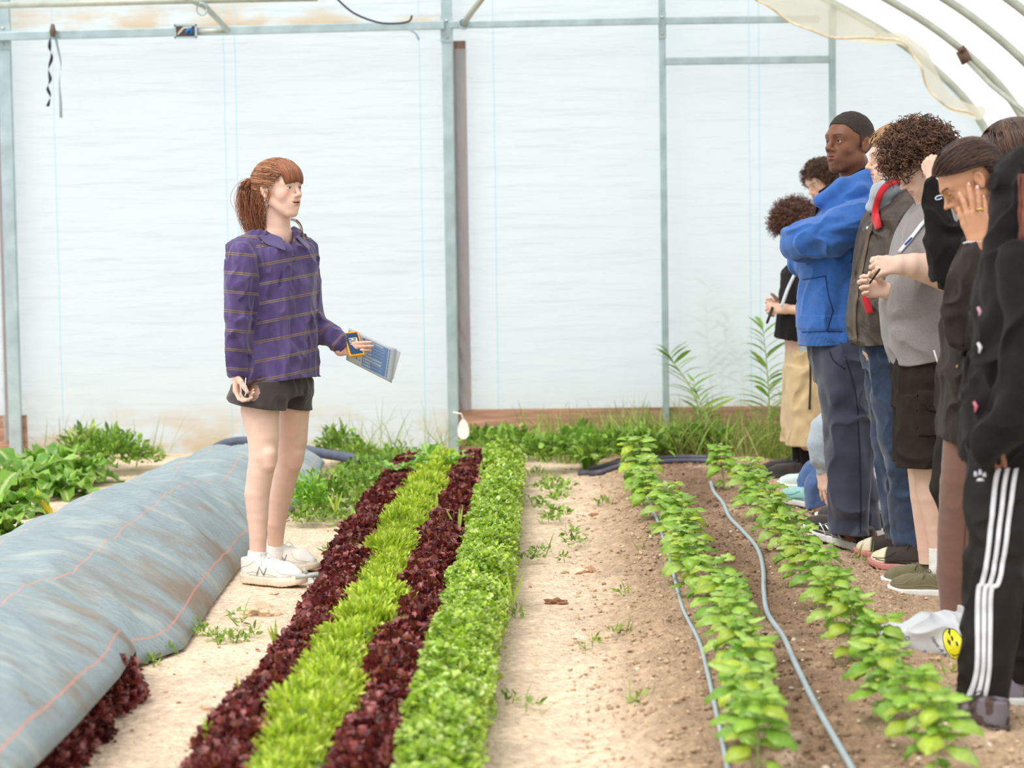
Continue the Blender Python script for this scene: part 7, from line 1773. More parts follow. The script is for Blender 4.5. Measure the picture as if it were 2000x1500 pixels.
def plaid_person():
    g = Fig(10.95); base = g.j(1722, 1045); base[2] = 0; root = empty('person', base); SK = (222, 180, 156)
    hd = Head(g.j(1790, 330, .1), (-1, 0, 0), k=.92)
    parts = [g.cap((1792, 365, .1), (1788, 410, .1), 22, 24), g.loft([(1785, 412, .1, 26, .12), (1775, 470, .1, 42, .17), (1735, 690, .05, 36, .15)]), g.chain([(1730, 690, -.05, 28), (1715, 850, -.08, 22), (1716, 1040, -.08, 14)]), g.chain([(1745, 690, .1, 28), (1745, 850, .12, 22), (1748, 1030, .12, 14)]),
             g.chain([(1780, 440, -.12, 16), (1770, 560, -.14, 14), (1760, 640, -.1, 11)]), g.chain([(1780, 440, .3, 16), (1770, 560, .3, 14), (1760, 640, .28, 11)]), hand(g.j(1760, 640, -.1), (-.2, 0, -1), (1, 0, 0), (0, -1, 0), k=.85), hand(g.j(1760, 640, .28), (-.2, 0, -1), (1, 0, 0), (0, 1, 0), k=.85)]
    body_mesh(root, parts, .02, hd, face_skin(hd, SK, (190, 110, 100), (70, 46, 36)), g.j(1660, 1070, -.4), g.j(1860, 260, .6), .006, M_TANSKIN, SK); hd.eyes(root)
    V, Q = mesh_sdf(lambda p: smax(ell(V3(-.02, 0, .03), V3(.108, .088, .098))(hd.to(p)) * hd.k, -.06 - hd.to(p)[:, 2] + 1.6 * np.maximum(0, hd.to(p)[:, 0]), .01), hd.c - .25, hd.c + .25, .007)
    m = MB(); m.add(V, [Q], np.broadcast_to(lin((70, 50, 40)), (len(V), 3))); m.build('hair', HAIR_MAT('auburn_hair'), root)
    cloth_o('dark_top', wrinkle(U(.03, g.loft([(1737, 715, .05, 40, .17), (1770, 500, .1, 46, .18), (1785, 425, .1, 36, .15)]), g.chain([(1780, 440, -.12, 20), (1770, 560, -.14, 18), (1760, 632, -.1, 15)]), g.chain([(1780, 440, .3, 20), (1770, 560, .3, 18), (1760, 632, .28, 15)])), .012, (12, 12, 7), 4), g.j(1660, 740, -.4), g.j(1860, 390, .6), .007, M_BLKFAB, root, hem=[(P(1740, 715, 10.95), (0, 0, -1))])
    L = wrinkle(U(.01, g.chain([(1730, 700, -.05, 34), (1716, 800, -.08, 29), (1712, 900, -.08, 25), (1712, 1000, -.08, 25), (1714, 1036, -.08, 27)], .02), g.chain([(1745, 700, .1, 34), (1745, 850, .12, 28), (1748, 1030, .12, 25)], .02)), .014, (12, 12, 8), 24, .8)
    m_, N, Lk, B = new_mat('pale_plaid'); tc = N.new('ShaderNodeTexCoord'); sx = N.new('ShaderNodeSeparateXYZ'); Lk.new(tc.outputs['Object'], sx.inputs[0]); B.inputs['Roughness'].default_value = .9
    def band(o_, sc, thr):
        a = N.new('ShaderNodeMath'); a.operation = 'MULTIPLY'; a.inputs[1].default_value = sc; Lk.new(o_, a.inputs[0]); b = N.new('ShaderNodeMath'); b.operation = 'SINE'; Lk.new(a.outputs[0], b.inputs[0]); c = N.new('ShaderNodeMath'); c.operation = 'GREATER_THAN'; c.inputs[1].default_value = thr; Lk.new(b.outputs[0], c.inputs[0]); return c.outputs[0]
    a, b = band(sx.outputs['Z'], 95, .3), band(sx.outputs['X'], 95, .4); ad = N.new('ShaderNodeMath'); ad.operation = 'ADD'; Lk.new(a, ad.inputs[0]); Lk.new(b, ad.inputs[1]); hf = N.new('ShaderNodeMath'); hf.operation = 'MULTIPLY'; hf.inputs[1].default_value = .5; Lk.new(ad.outputs[0], hf.inputs[0])
    mx = N.new('ShaderNodeMix'); mx.data_type = 'RGBA'; mx.inputs['A'].default_value = lin((170, 192, 224)) + (1,); mx.inputs['B'].default_value = lin((216, 222, 226)) + (1,); Lk.new(hf.outputs[0], mx.inputs['Factor']); Lk.new(mx.outputs['Result'], B.inputs['Base Color'])
    cloth_o('plaid_trousers', L, g.j(1660, 1065, -.3), g.j(1800, 680, .4), .0055, m_, root, hem=[(P(1714, 1040, 10.9), (0, 0, -1))])
    ms = dict(upper=mat('shoe_white', None), sole=M_SOLEW, lace=M_LACE)
    for u, dy in ((1742, -.06), (1765, .14)): hl = g.j(u, 1048, dy); hl[2] = .0; shoe(root, hl, hl + V3(-.26, .05, .01), mats=ms, h=.006)
    tag(root, 'person in pale plaid trousers, only the legs showing between the navy pants and dark jeans', 'person')
plaid_person()

def tall_back():
    g = Fig(8.55); base = g.j(1925, 1228); base[2] = 0; root = empty('person', base); SK = (232, 194, 172)
    hd = Head(g.j(1978, 312, .12), unit(V3(-.6, .8, -.05)), k=1.02); hw = (1824, 352, -.08)
    hn = hand(g.j(*hw), (-.15, .2, 1), (.6, .7, 0), (-.6, .7, 0), k=.75, curl=(1.2, 1.2, 1.2, 1.2))
    parts = [g.cap((1975, 345, .1), (1965, 400, .08), 30, 33), g.loft([(1958, 405, .06, 36, .14), (1935, 470, .05, 52, .18), (1915, 620, .05, 48, .16), (1905, 790, .05, 48, .16)]), g.chain([(1905, 425, -.02, 22), (1858, 535, -.07, 20), (1835, 430, -.08, 16), hw + (11,)]),
             g.chain([(1950, 430, .26, 22), (1940, 600, .3, 18), (1915, 700, .25, 13)]), g.chain([(1880, 780, 0, 38), (1858, 880, .0, 32), (1852, 960, 0, 28), (1935, 1200, .0, 18)]), g.chain([(1925, 780, .12, 40), (1925, 960, .14, 30), (1990, 1200, .14, 18)]), hn, hand(g.j(1915, 700, .25), (-.2, 0, -1), (1, 0, 0), (0, 1, 0), k=.9)]
    body_mesh(root, parts, .02, hd, face_skin(hd, SK, (190, 110, 100), (70, 46, 36)), g.j(1780, 1240, -.4), g.j(2060, 220, .6), .005, M_SKIN, SK); hd.eyes(root)
    rs = np.random.RandomState(47); S = 2600; d = rnd_dirs(rs, S * 3, -.4); line = np.interp(d[:, 0], [-1, 0, .3, .6, 1], [-.4, -.4, -.1, .3, .5]); d = d[d[:, 2] > line][:S]; S = len(d)
    top = np.tile(V3(.25, 0, 1), (S, 1)) + rs.normal(0, .05, (S, 3)); en = d * [1, 1, .3] + V3(-.25, 0, -.35); pth = ellpath(hd, top, en, np.array([.125, .105, .104]) + rs.uniform(-.004, .006, S)[:, None], 12, .006)
    down = pth[:, -1][:, None] + (V3(-.02, 0, -.32) * np.linspace(0.08, 1, 8)[None, :, None]) * rs.uniform(.7, 1, (S, 1, 1)); pth = hd.ats(np.concatenate([pth, down], 1))
    m = MB(); V, Q, c = strands(pth, np.full(pth.shape[:2], .0018), pick(rs, [(82, 58, 50), (100, 72, 60), (66, 46, 42), (120, 88, 72)], S)); m.add(V, [Q], c); V, Q = mesh_sdf(lambda p: smax(ell(V3(-.018, 0, .036), V3(.118, .098, .1))(hd.to(p)) * hd.k, -.05 - hd.to(p)[:, 2] + 1.4 * np.maximum(0, hd.to(p)[:, 0]), .01), hd.c - .25, hd.c + .25, .006); m.add(V, [Q], np.broadcast_to(lin((60, 42, 38)), (len(V), 3)))
    m.build('hair', HAIR_MAT('brown_long_hair', .35), root)
    arm = g.chain([(1912, 420, -.02, 34), (1880, 490, -.05, 36), (1858, 530, -.07, 34), (1843, 470, -.08, 33), (1833, 410, -.08, 25), (1826, 362, -.08, 15)], .02)
    T = wrinkle(U(.03, g.loft([(1908, 800, .05, 56, .19), (1915, 620, .05, 56, .19), (1935, 480, .05, 58, .2), (1955, 415, .06, 44, .17), (1965, 385, .08, 30, .11)]), arm, g.chain([(1950, 430, .26, 28), (1940, 600, .3, 25), (1917, 690, .25, 18)])), .022, (9, 9, 11), 71, .8)
    sw = cloth_o('black_sweatshirt', T, g.j(1780, 830, -.45), g.j(2060, 335, .6), .0045, M_BLKFAB, root, hem=[(P(1908, 795, 8.55), (0, 0, -1))])
    b = MB(); q = (g.j(1834, 386, -.12) + V3(0, -.3, 0))[None].copy()
    for _ in range(40): q[:, 1] += np.clip(T(q) - .001, -.03, .05) * .9
    c0 = q[0]; V = []; aa = np.linspace(0, 2 * pi, 20, endpoint=False)
    for k, (r1_, r2_) in enumerate(((.013, .006), (.009, .0025))): pass
    b.tube([c0 + V3(.012 * math.cos(a), -.002, .0065 * math.sin(a) + .003 * math.cos(a)) for a in np.linspace(.5, 2 * pi - .5, 18)], .0028, 5); b.build('sleeve_logo', mat('logo_white', (226, 230, 244), rough=.6), sw)
    b = MB(); b.tube([c0 + V3(-.006, -.003, -.002), c0 + V3(.004, -.003, .001)], .002, 5); b.build('sleeve_logo_dot', mat('lanyard_ink', None), sw)
    cloth_o('black_leggings', wrinkle(U(.01, g.chain([(1882, 790, 0, 42), (1860, 880, .0, 35), (1848, 950, 0, 30), (1935, 1190, .0, 20)]), g.chain([(1925, 790, .12, 44), (1925, 960, .14, 33), (1990, 1190, .14, 20)])), .008, (10, 10, 10), 7), g.j(1790, 1230, -.4), g.j(2010, 760, .5), .005, mat('charcoal_jersey', (50, 45, 42), rough=.9, spec=.15), root)
    ms = dict(upper=M_BLKSHOE, sole=M_SOLEW, lace=M_BLKSHOE)
    for u, dy in ((2010, 0.0), (2040, .14)): hl = g.j(u, 1222, dy); hl[2] = .0; shoe(root, hl, hl + V3(-.25, .02, 0), mats=ms, h=.006)
    tag(root, 'long-haired person in a black sweatshirt, arm raised with a small white sleeve logo', 'person')
tall_back()

def hand_girl():
    g = Fig(7.95); base = g.j(1890, 1290); base[2] = 0; root = empty('person', base); SK = (206, 152, 118)
    f_ = unit(V3(-.82, -.07, -.56)); up = unit(V3(-.56, 0, .83)); hd = Head(g.j(1893, 357, .02), f_, k=.97, up=up, lid=.9, nose=.95)
    hw = (1910, 474, -.24); hn = hand(g.j(*hw), (-.04, .12, 1), (-.15, 1, -.1), (-.9, 0, 0), k=.98, curl=(.32, .12, .10, .2), spread=.07, thumb=(.3, .3), thumb_dir=(-.35, .3, .85))
    parts = [g.cap((1925, 400, .02), (1950, 450, .02), 32, 36), g.loft([(1948, 452, 0, 42, .12), (1935, 500, 0, 58, .17), (1910, 640, 0, 56, .15), (1905, 800, 0, 56, .16), (1902, 860, 0, 56, .16)]),
             g.chain([(1935, 500, -.18, 26), (1885, 640, -.24, 22), (1900, 560, -.26, 19), hw + (14.5,)]), g.chain([(1945, 500, .16, 26), (1920, 640, .2, 20), (1880, 700, .12, 15)]),
             g.chain([(1895, 860, -.07, 48), (1878, 960, -.08, 38), (1866, 1060, -.08, 30), (1862, 1130, -.08, 27), (1858, 1200, -.08, 20), (1858, 1262, -.08, 19)]), g.chain([(1930, 860, .1, 48), (1960, 1000, .12, 38), (1985, 1100, .12, 30), (1992, 1200, .12, 21), (1994, 1262, .12, 19)]), hn, hand(g.j(1880, 700, .12), (-.6, 0, -.8), (.6, 0, -.3), (0, 1, 0), k=.85)]
    body_mesh(root, parts, .02, hd, face_skin(hd, SK, (178, 104, 92), (52, 36, 30), blush=(206, 140, 112)), g.j(1780, 1300, -.5), g.j(2060, 260, .5), .0032, M_TANSKIN, SK); hd.eyes(root, (60, 40, 30))
    # nails and ring
    b = MB()
    for (p, d) in hn.tips[:4]: b.tube([p - d * .004 + V3(0, -.006, 0), p + d * .010 + V3(0, -.006, 0)], [.0055, .004], 6, flat=.6)
    b.build('nails', mat('nail_pink', (232, 190, 186), rough=.25, bump=0), root)
    rp = g.j(1914, 410, -.245); b = MB(); b.tube([rp + V3(.0115 * math.cos(a), .011 * math.sin(a), .002) for a in np.linspace(0, 2 * pi, 18)], .0028, 6); b.tube([rp + V3(-.005, -.013, .004), rp + V3(.007, -.013, .001)], .005, 6); b.build('ring', mat('gold', (226, 190, 96), metal=.9, rough=.25, bump=0), root)
    wr = g.j(1908, 472, -.24); b = MB()
    for k in range(22):
        a = k / 22 * 2 * pi; b.tube([wr + V3(.031 * math.cos(a) - .002, .024 * math.sin(a), .002 * math.cos(a)), wr + V3(.031 * math.cos(a + .2) - .002, .024 * math.sin(a + .2), .002 * math.cos(a + .2))], .0042, 6)
    b.tube([wr + V3(-.03, -.01, -.002), wr + V3(-.046, -.02, -.004)], .003, 6); b.build('bracelet', mat('pearl', (226, 224, 222), rough=.3, bump=0), root)
    rs = np.random.RandomState(57); S = 3600
    d = rnd_dirs(rs, S * 3, -.7); x, y, z = d.T; line = np.interp(x, [-1, -.42, -.28, .1, .3, .5, .75, .9], [-.8, -.6, .06, .1, .14, .22, .35, .5]); ok = (z > line); d = d[ok][:S]; S = len(d)
    en = np.tile(V3(-.85, 0, -.25), (S, 1)) + rs.normal(0, .12, (S, 3)) + d * [0, .35, .35]; cen = V3(-.018, 0, .036)
    p1 = hd.ats(ellpath(hd, d, en, np.array([.120, .092, .104]) + rs.uniform(-.004, .005, S)[:, None], 12, .003, cen))
    tt = np.linspace(.1, 1, 9)[None, :, None]; tgt = g.j(1938, 520, -.10) + rs.normal(0, 1, (S, 3)) * [.022, .035, .05]; last = p1[:, -1][:, None]; p2 = last * (1 - tt) + tgt[:, None] * tt + V3(.03, 0, 0) * np.sin(tt * pi)
    pth = np.concatenate([p1, p2], 1); m = MB(); V, Q, c = strands(pth, np.full(pth.shape[:2], .0013), pick(rs, [(72, 52, 46), (88, 64, 54), (58, 42, 38), (122, 86, 66), (64, 46, 42)], S)); m.add(V, [Q], c)
    S2 = 700; a0 = g.j(1935, 500, -.14); a1 = g.j(1914, 640, -.2); a2 = g.j(1892, 790, -.2); t2 = np.linspace(0, 1, 14)[None, :, None]; bz = (1 - t2) ** 2 * a0 + 2 * t2 * (1 - t2) * a1 + t2 * t2 * a2
    pl = bz * np.ones((S2, 1, 1)); L_ = rs.uniform(.6, 1, (S2, 1, 1)); pl = a0 + (pl - a0) * L_ + rs.normal(0, 1, (S2, 1, 3)) * [.012, .008, .0] + .004 * np.sin(t2 * 10 + rs.rand(S2, 1, 1) * 6)
    V, Q, c = strands(pl, np.full(pl.shape[:2], .0011), pick(rs, [(110, 74, 54), (134, 90, 62), (84, 58, 46)], S2)); m.add(V, [Q], c)
    V, Q = mesh_sdf(lambda p: smax(ell(cen, V3(.114, .086, .098))(hd.to(p)) * hd.k, (lambda q: (np.interp((q[:, 0] + .018) / .12, [-1, -.42, -.28, .1, .3, .5, .75, .9], [-.8, -.6, .04, .08, .14, .24, .38, .55]) * .1 + .036 - q[:, 2]))(hd.to(p)), .005), hd.c - .25, hd.c + .25, .004); m.add(V, [Q], np.broadcast_to(lin((54, 40, 36)), (len(V), 3)))
    h_ = m.build('hair', HAIR_MAT('dark_long_hair', .32), root); h_['label'] = 'long straight dark brown hair'
    arm = g.chain([(1935, 500, -.17, 34), (1905, 580, -.22, 34), (1882, 640, -.24, 33), (1880, 610, -.255, 33), (1892, 550, -.26, 31), (1904, 505, -.25, 25), (1908, 496, -.24, 21)], .02)
    T = wrinkle(U(.03, g.loft([(1885, 900, 0, 46, .17), (1890, 850, 0, 50, .19), (1895, 760, 0, 56, .19), (1905, 640, 0, 60, .19), (1930, 520, 0, 62, .2), (1945, 470, 0, 50, .16)], power=2.2), arm, g.chain([(1945, 500, .16, 34), (1920, 640, .2, 30), (1884, 694, .12, 22)])), .020, (11, 11, 9), 81, .8)
    co = cloth_o('dark_jacket', T, g.j(1780, 930, -.5), g.j(2060, 440, .5), .004, M_BLKCOAT, root, hem=[(P(1885, 880, 7.95), (-.35, 0, -1)), (g.j(1904, 478, -.24), (0, 0, 1))] if False else [(P(1885, 868, 7.95), (-.3, 0, -1))])
    snap_strip('zip', T, [g.j(1922, 545), g.j(1918, 590), g.j(1906, 625), g.j(1900, 650)], .008, mat('brass_zip', (168, 150, 112), metal=.6, rough=.4), co, off=.003, rows=2)
    snap_strip('side_strap', T, [g.j(1866, 600), g.j(1862, 660), g.j(1866, 720), g.j(1858, 775)], .022, M_BLACK, co, off=.008)
    for (u, v) in ((1870, 716), (1878, 700)): q = (g.j(u, v, -.15) + V3(0, -.4, 0))[None].copy(); exec("for _ in range(50): q[:, 1] += np.clip(T(q) - .002, -.03, .05) * .9"); tuber('brass_snap', [q[0] + V3(0, -.004, 0), q[0]], .007, mat('brass_zip', None), co)
    L = wrinkle(U(.01, g.chain([(1896, 850, -.07, 52), (1880, 940, -.08, 42), (1866, 1040, -.08, 33.5), (1862, 1120, -.08, 31), (1862, 1180, -.08, 26), (1860, 1200, -.08, 23)], .02), g.chain([(1930, 850, .1, 52), (1958, 1000, .12, 42), (1984, 1100, .12, 34), (1992, 1190, .12, 24)], .02)), .004, (10, 10, 10), 7)
    lg = cloth_o('brown_leggings', L, g.j(1780, 1230, -.4), g.j(2060, 820, .4), .0045, fabric('brown_jersey', (122, 88, 76), var=.06, vscale=60), root, hem=[(P(1860, 1192, 7.9), (0, 0, -1))])
    snap_strip('leg_seam', L, [g.j(1876, 980), g.j(1870, 1060), g.j(1868, 1185)], .003, mat('seam_brown', (92, 66, 58)), lg, off=.0005, rows=2)
    # plastic bags worn over the shoes
    mb, N, Lk, B = new_mat('thin_plastic_bag'); B.inputs['Base Color'].default_value = lin((232, 236, 242)) + (1,); B.inputs['Roughness'].default_value = .28; B.inputs['Specular IOR Level'].default_value = .5
    tr = N.new('ShaderNodeBsdfTranslucent'); tr.inputs['Color'].default_value = lin((236, 240, 246)) + (1,); mx = N.new('ShaderNodeMixShader'); mx.inputs[0].default_value = .3; Lk.new(B.outputs[0], mx.inputs[1]); Lk.new(tr.outputs[0], mx.inputs[2]); Lk.new(mx.outputs[0], N['Material Output'].inputs['Surface'])
    bag = wrinkle(U(.05, g.cap((1870, 1195, -.09), (1862, 1245, -.1), 20, 40), g.chain([(1862, 1252, -.10, 38), (1800, 1240, -.12, 40), (1760, 1240, -.13, 26), (1728, 1236, -.13, 12)], .02), g.cap((1868, 1272, -.19), (1880, 1262, -.2), 24, 22)), .014, (16, 16, 14), 91, .85)
    def bagf(p): return smax(bag(p), .002 - p[:, 2], .01)
    bo = sdf_obj('bag_cover', bagf, g.j(1690, 1330, -.5), g.j(1930, 1150, .3), .0035, mb, root); bo['label'] = 'white plastic bag with a yellow smiley worn over the near shoe'
    bag2 = wrinkle(U(.05, g.cap((1994, 1195, .12), (1992, 1245, .12), 20, 34), g.cap((1990, 1250, .12), (1950, 1245, .12), 30, 24)), .014, (16, 16, 14), 95, .85)
    sdf_obj('bag_cover', lambda p: smax(bag2(p), .002 - p[:, 2], .01), g.j(1900, 1330, -.2), g.j(2060, 1150, .4), .005, mb, root)
    # printing on the bag
    def snapf(pts, off):
        q = np.array(pts, float); q[:, 1] = 7.3
        for _ in range(40): q[:, 1] += np.clip(bagf(q) - off, -.03, .05) * .9
        return q
    def disc(name, u, v, ru, rv, m_, off, tilt=0., rings=5):
        V = [g.j(u, v)]; n = 28
        for r_ in range(1, rings + 1):
            for k in range(n): a = k / n * 2 * pi; x, y = ru * r_ / rings * math.cos(a), rv * r_ / rings * math.sin(a); V.append(g.j(u + x * math.cos(tilt) - y * math.sin(tilt), v + x * math.sin(tilt) + y * math.cos(tilt)))
        V = snapf(V, off); T3 = [[0, 1 + k, 1 + (k + 1) % n] for k in range(n)]; Q4 = [[1 + r_ * n + k, 1 + (r_ + 1) * n + k, 1 + (r_ + 1) * n + (k + 1) % n, 1 + r_ * n + (k + 1) % n] for r_ in range(rings - 1) for k in range(n)]
        return mesh_np(name, V, [np.array(T3), np.array(Q4)], m_, bo)
    ink = mat('bag_ink', (44, 40, 44), rough=.5, bump=0)
    disc('smiley_rim', 1843, 1236, 18.5, 28.5, ink, .0015, -.25); disc('smiley_face', 1843, 1236, 17, 27, mat('smiley_yellow', (236, 226, 26), rough=.4, bump=0, var=.05), .0028, -.25)
    disc('smiley_eye', 1839, 1224, 2.2, 4.5, ink, .0045, -.2, 2); disc('smiley_eye', 1847, 1233, 2.2, 4.5, ink, .0045, -.2, 2)
    def stroke(name, pts, r_=.0014):
        V = snapf([g.j(*p) for p in pts], .003); tuber(name, V, r_, ink, bo, 5, smooth=3)
    stroke('smiley_mouth', [(1832, 1247), (1837, 1253), (1844, 1255), (1850, 1252)])
    cu = bpy.data.curves
    def word(txt, u, v, size, ang):
        c = cu.new('writing', 'FONT'); c.body = txt; c.size = 1; c.shear = .35; c.resolution_u = 2; c.fill_mode = 'FRONT'; o = bpy.data.objects.new('tmp', c); COL.objects.link(o); dg = bpy.context.evaluated_depsgraph_get(); me = bpy.data.meshes.new_from_object(o.evaluated_get(dg)); bpy.data.objects.remove(o)
        V = np.array([x.co[:2] for x in me.vertices]); 
        ca, sa = math.cos(ang), math.sin(ang); W_ = [g.j(u + (x * ca + y * sa) * size, v + (x * sa - y * ca) * size) for x, y in V]; W_ = snapf(W_, .003)
        for i, q in enumerate(W_): me.vertices[i].co = Vector([float(t_) for t_ in q - np.array(root.location)])
        me.materials.append(ink); o2 = bpy.data.objects.new('writing', me); link(o2, bo)
    try:
        word('Have A Nice Day', 1800, 1226, 11, .95); word('Thank You', 1782, 1252, 12, .9)
    except Exception as e: print('text', e)
    b_ = [(1757 + 4 * math.cos(a), 1228 + 4 * math.sin(a)) for a in np.linspace(0, 2 * pi, 12)]; stroke('recycling_mark', b_, .001)
    tag(root, 'girl with long dark hair looking down, hand with a gold ring at her ear', 'person')
hand_girl()

def hooded():
    g = Fig(6.85); base = g.j(1940, 1420); base[2] = 0; root = empty('person', base); SK = (140, 92, 70)
    hd = Head(g.j(2000, 395, .02), unit(V3(-.2, .95, -.3)), k=1.0); hw = (1945, 858, -.24)
    parts = [g.cap((2000, 430, 0), (2005, 480, 0), 34, 40), g.loft([(2005, 480, 0, 60, .12), (1995, 540, 0, 78, .17), (1985, 700, 0, 64, .13), (1975, 900, 0, 56, .12), (1972, 960, 0, 54, .12)]),
             g.chain([(1990, 540, -.19, 30), (2005, 760, -.25, 25), (1965, 830, -.25, 18), hw + (14,)]), g.chain([(2010, 540, .19, 30), (2010, 740, .25, 25), (1960, 850, .24, 18)]),
             g.chain([(1960, 960, -.08, 48), (1948, 1100, -.1, 42), (1940, 1200, -.1, 40), (1932, 1330, -.09, 27), (1930, 1420, -.09, 24)]), g.chain([(1990, 960, .1, 48), (2005, 1100, .16, 42), (2010, 1300, .25, 30), (2012, 1410, .3, 24)]),
             hand(g.j(*hw), (-.35, .1, -1), (.8, .3, 0), (-.5, -.8, 0), k=.62, curl=(1.2, 1.2, 1.3, 1.3)), hand(g.j(1975, 830, .24), (-.5, .1, -1), (.8, -.3, 0), (-.5, .8, 0), k=.62, curl=(1.2, 1.2, 1.3, 1.3))]
    body_mesh(root, parts, .02, hd, face_skin(hd, SK, (130, 80, 74), (40, 30, 26)), g.j(1840, 1450, -.5), g.j(2130, 290, .6), .0045, M_BROWNSKIN, SK); hd.eyes(root, (50, 34, 26))
    rs = np.random.RandomState(67); S = 34; a0 = g.j(2004, 345, -.08); paths = []
    for k in range(S):
        x0 = rs.uniform(0, 30); p = [g.j(1992 + x0 + 3 * math.sin(t * 9 + k), 340 + 200 * t * (.6 + .4 * rs.rand()) if False else 340 + 190 * t, -.150 - .02 * math.sin(t * 3) + .012 * math.sin(k * 2.3)) for t in np.linspace(0, 1, 14)]; paths.append(p)
    m = MB(); V, Q, c = strands(np.array(paths), np.full((S, 14), .0030) * (1 + .25 * np.sin(np.arange(14) * 2.6))[None], pick(rs, [(122, 66, 50), (142, 80, 60), (96, 54, 44)], S), 5); m.add(V, [Q], c); h_ = m.build('braids', HAIR_MAT('braid_hair', .5), root); h_['label'] = 'reddish-brown braids hanging inside the hood'
    hood = U(.04, ell(g.j(2010, 385, .02), V3(.115, .13, .135)), g.chain([(1985, 440, -.05, 50), (1985, 500, -.05, 52)], .02))
    hoodcut = ell(g.j(2028, 400, -.17), V3(.040, .06, .12))
    tor = g.loft([(1972, 905, 0, 82, .19), (1968, 860, 0, 86, .205), (1972, 760, 0, 84, .205), (1985, 650, 0, 78, .2), (1992, 560, 0, 76, .21), (1998, 510, 0, 68, .19), (2000, 480, 0, 54, .14)], power=2.2)
    arm = g.chain([(1994, 520, -.18, 42), (2010, 620, -.24, 44), (2006, 740, -.27, 44), (1975, 815, -.27, 40), (1940, 862, -.25, 34), (1930, 884, -.24, 28), (1926, 900, -.24, 22)], .02)
    T = wrinkle(lambda p: smin(smin(U(.04, tor, hood)(p), arm(p), .02), g.chain([(2010, 540, .2, 40), (2014, 740, .27, 38), (1964, 845, .24, 26)])(p), .02), .024, (8, 8, 8), 101, .8)
    f = lambda p: smax(T(p), -hoodcut(p), .008)
    ho = cloth_o('black_hoodie', f, g.j(1840, 940, -.5), g.j(2160, 290, .6), .0045, M_BLKFAB, root, hem=[(P(1972, 900, 6.85), (0, 0, -1))])
    for (u, v, c_, w_) in ((1926, 612, (226, 170, 190), 8), (1908, 795, (226, 120, 140), 8), (1918, 680, (230, 232, 238), 6)):
        q = (g.j(u, v, -.15) + V3(0, -.4, 0))[None].copy()
        for _ in range(60): q[:, 1] += np.clip(np.where(f(q) < 9, f(q), 0) - .003, -.03, .03)
        b = MB(); b.tube([q[0] + V3(-.006, -.004, .014), q[0] + V3(.002, -.006, 0), q[0] + V3(-.002, -.004, -.016)], [.004, .0065, .003], 6); b.build('hair_clip' if c_[1] < 200 else 'white_tag', mat('clip_%d' % v, c_, rough=.5), ho)
    L = wrinkle(U(.012, g.chain([(1962, 880, -.07, 68), (1950, 1000, -.09, 60), (1944, 1100, -.1, 55), (1936, 1200, -.1, 51), (1928, 1290, -.1, 48), (1920, 1360, -.09, 46), (1918, 1390, -.09, 45)], .02), g.chain([(1995, 880, .1, 66), (2008, 1100, .16, 52), (2010, 1300, .24, 44), (2012, 1380, .28, 42)], .02), g.loft([(1972, 870, 0, 76, .17), (1975, 960, 0, 76, .18)])), .016, (9, 9, 8), 111, .8)
    tr = cloth_o('track_pants', L, g.j(1840, 1440, -.5), g.j(2130, 850, .6), .0045, mat('black_tricot', (40, 37, 36), rough=.65, var=.08, bump=.2, bscale=420, spec=.2), root, hem=[(P(1918, 1376, 6.76), (0, 0, -1))])
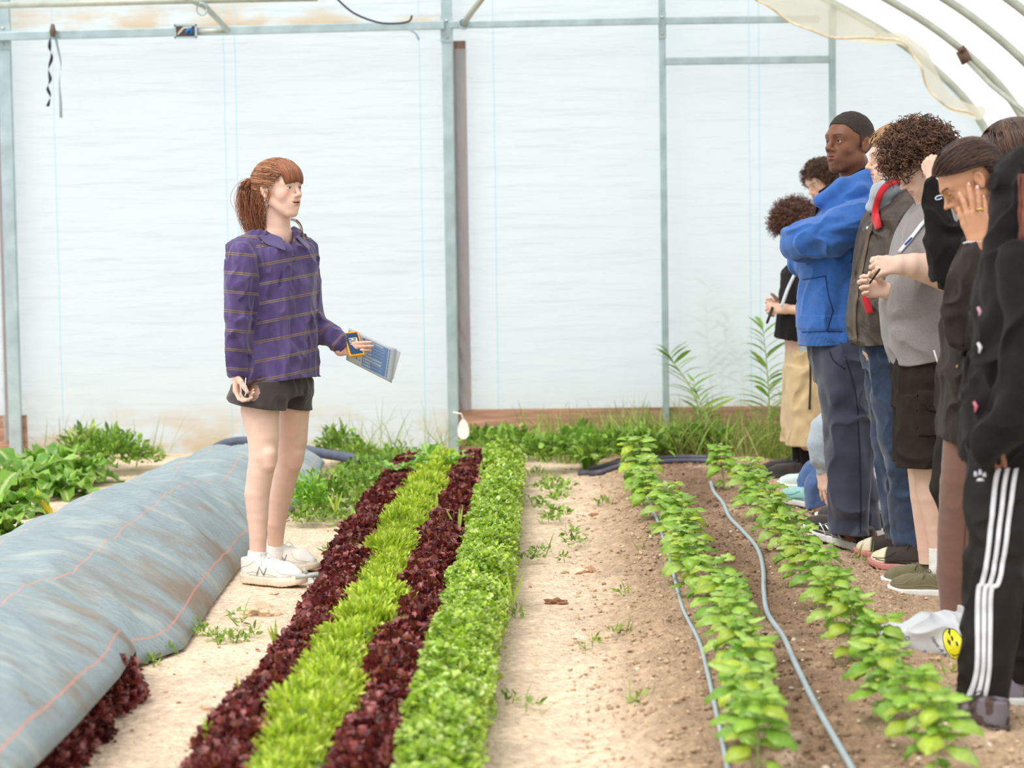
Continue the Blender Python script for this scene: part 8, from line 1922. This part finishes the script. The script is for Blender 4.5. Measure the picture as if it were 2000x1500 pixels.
    for k in range(3):
        o_ = (k - 1) * 1.0
        pts = [(1951 + 16 * o_, 883), (1940 + 17 * o_, 925), (1931 + 16 * o_, 1000), (1922 + 15 * o_, 1070), (1913 + 14 * o_, 1120), (1904 + 11 * o_, 1133), (1902 + 11 * o_, 1200), (1901 + 11 * o_, 1280), (1896 + 12 * o_, 1320), (1889 + 13 * o_, 1350), (1888 + 13 * o_, 1376)]
        # stripes follow the outer side seam
        snap_strip('side_stripe', L, [g.j(*q) for q in pts], .0122, mat('stripe_white', (236, 238, 246), rough=.6, bump=.1), tr, off=.001, rows=4)
    q = (g.j(1905, 925, -.15) + V3(0, -.4, 0))[None].copy()
    ff = lambda p: np.minimum(L(p), f(p))
    for _ in range(60): q[:, 1] += np.clip(ff(q) - .002, -.03, .03)
    b = MB(); c0 = q[0]
    for (dx, dz, r1, r2) in ((-.010, .008, .006, .011), (.0, .013, .006, .013), (.009, .006, .006, .010), (0, -.008, .012, .006)): b.tube([c0 + V3(dx * 1.2, -.002, dz - r2 * .6), c0 + V3(dx * 1.4, -.002, dz + r2 * .6)], [r1, r1 * .5], 7, flat=.3)
    b.build('leaf_logo', mat('logo_white', None), tr)
    def ucol(x):
        n = vnoise(x * 38 + 3, 5)[:, None]; return np.where(n > .22, np.array(lin((118, 112, 122))), np.where(n > -.1, np.array(lin((84, 66, 60))), np.array(lin((44, 38, 38)))))
    ms = dict(upper=mat('huarache', attr=True, rough=.7, var=.1), sole=mat('dark_sole', (84, 66, 62), rough=.7), lace=M_BLKSHOE, ucol=ucol)
    h1 = ground_pt(1968, 1462); t1 = h1 + (P(1803, 1425, 6.78) - P(1968, 1462, 6.62)); t1 = h1 + (t1 - h1) * .98; shoe(root, h1, t1, mats=ms, high=.02, h=.0036, side=-1, bulk=1.12, label='near dark brown mesh sneaker')
    b = MB()
    for (x, y) in ((.055, .040), (.10, .040)):
        pass
    h2 = ground_pt(2075, 1400); t2 = h2 + V3(-.27, .06, .0); shoe(root, h2, t2, mats=dict(upper=mat('camo_shoe', attr=True, rough=.7, var=.1), sole=M_SOLEW, lace=M_BLKSHOE, ucol=lambda x: np.where(vnoise(x * 30, 8)[:, None] > .1, np.array(lin((142, 134, 146))), np.array(lin((56, 48, 50))))), h=.0045, side=1, high=.03, label='far dark patterned sneaker with a white sole')
    sock(root, g.j(1925, 1372, -.09), g.j(1925, 1420, -.09), .040, .045, M_WSOCK)
    tag(root, 'hooded person in black with three white stripes down the track pants, nearest the camera', 'person')
hooded()
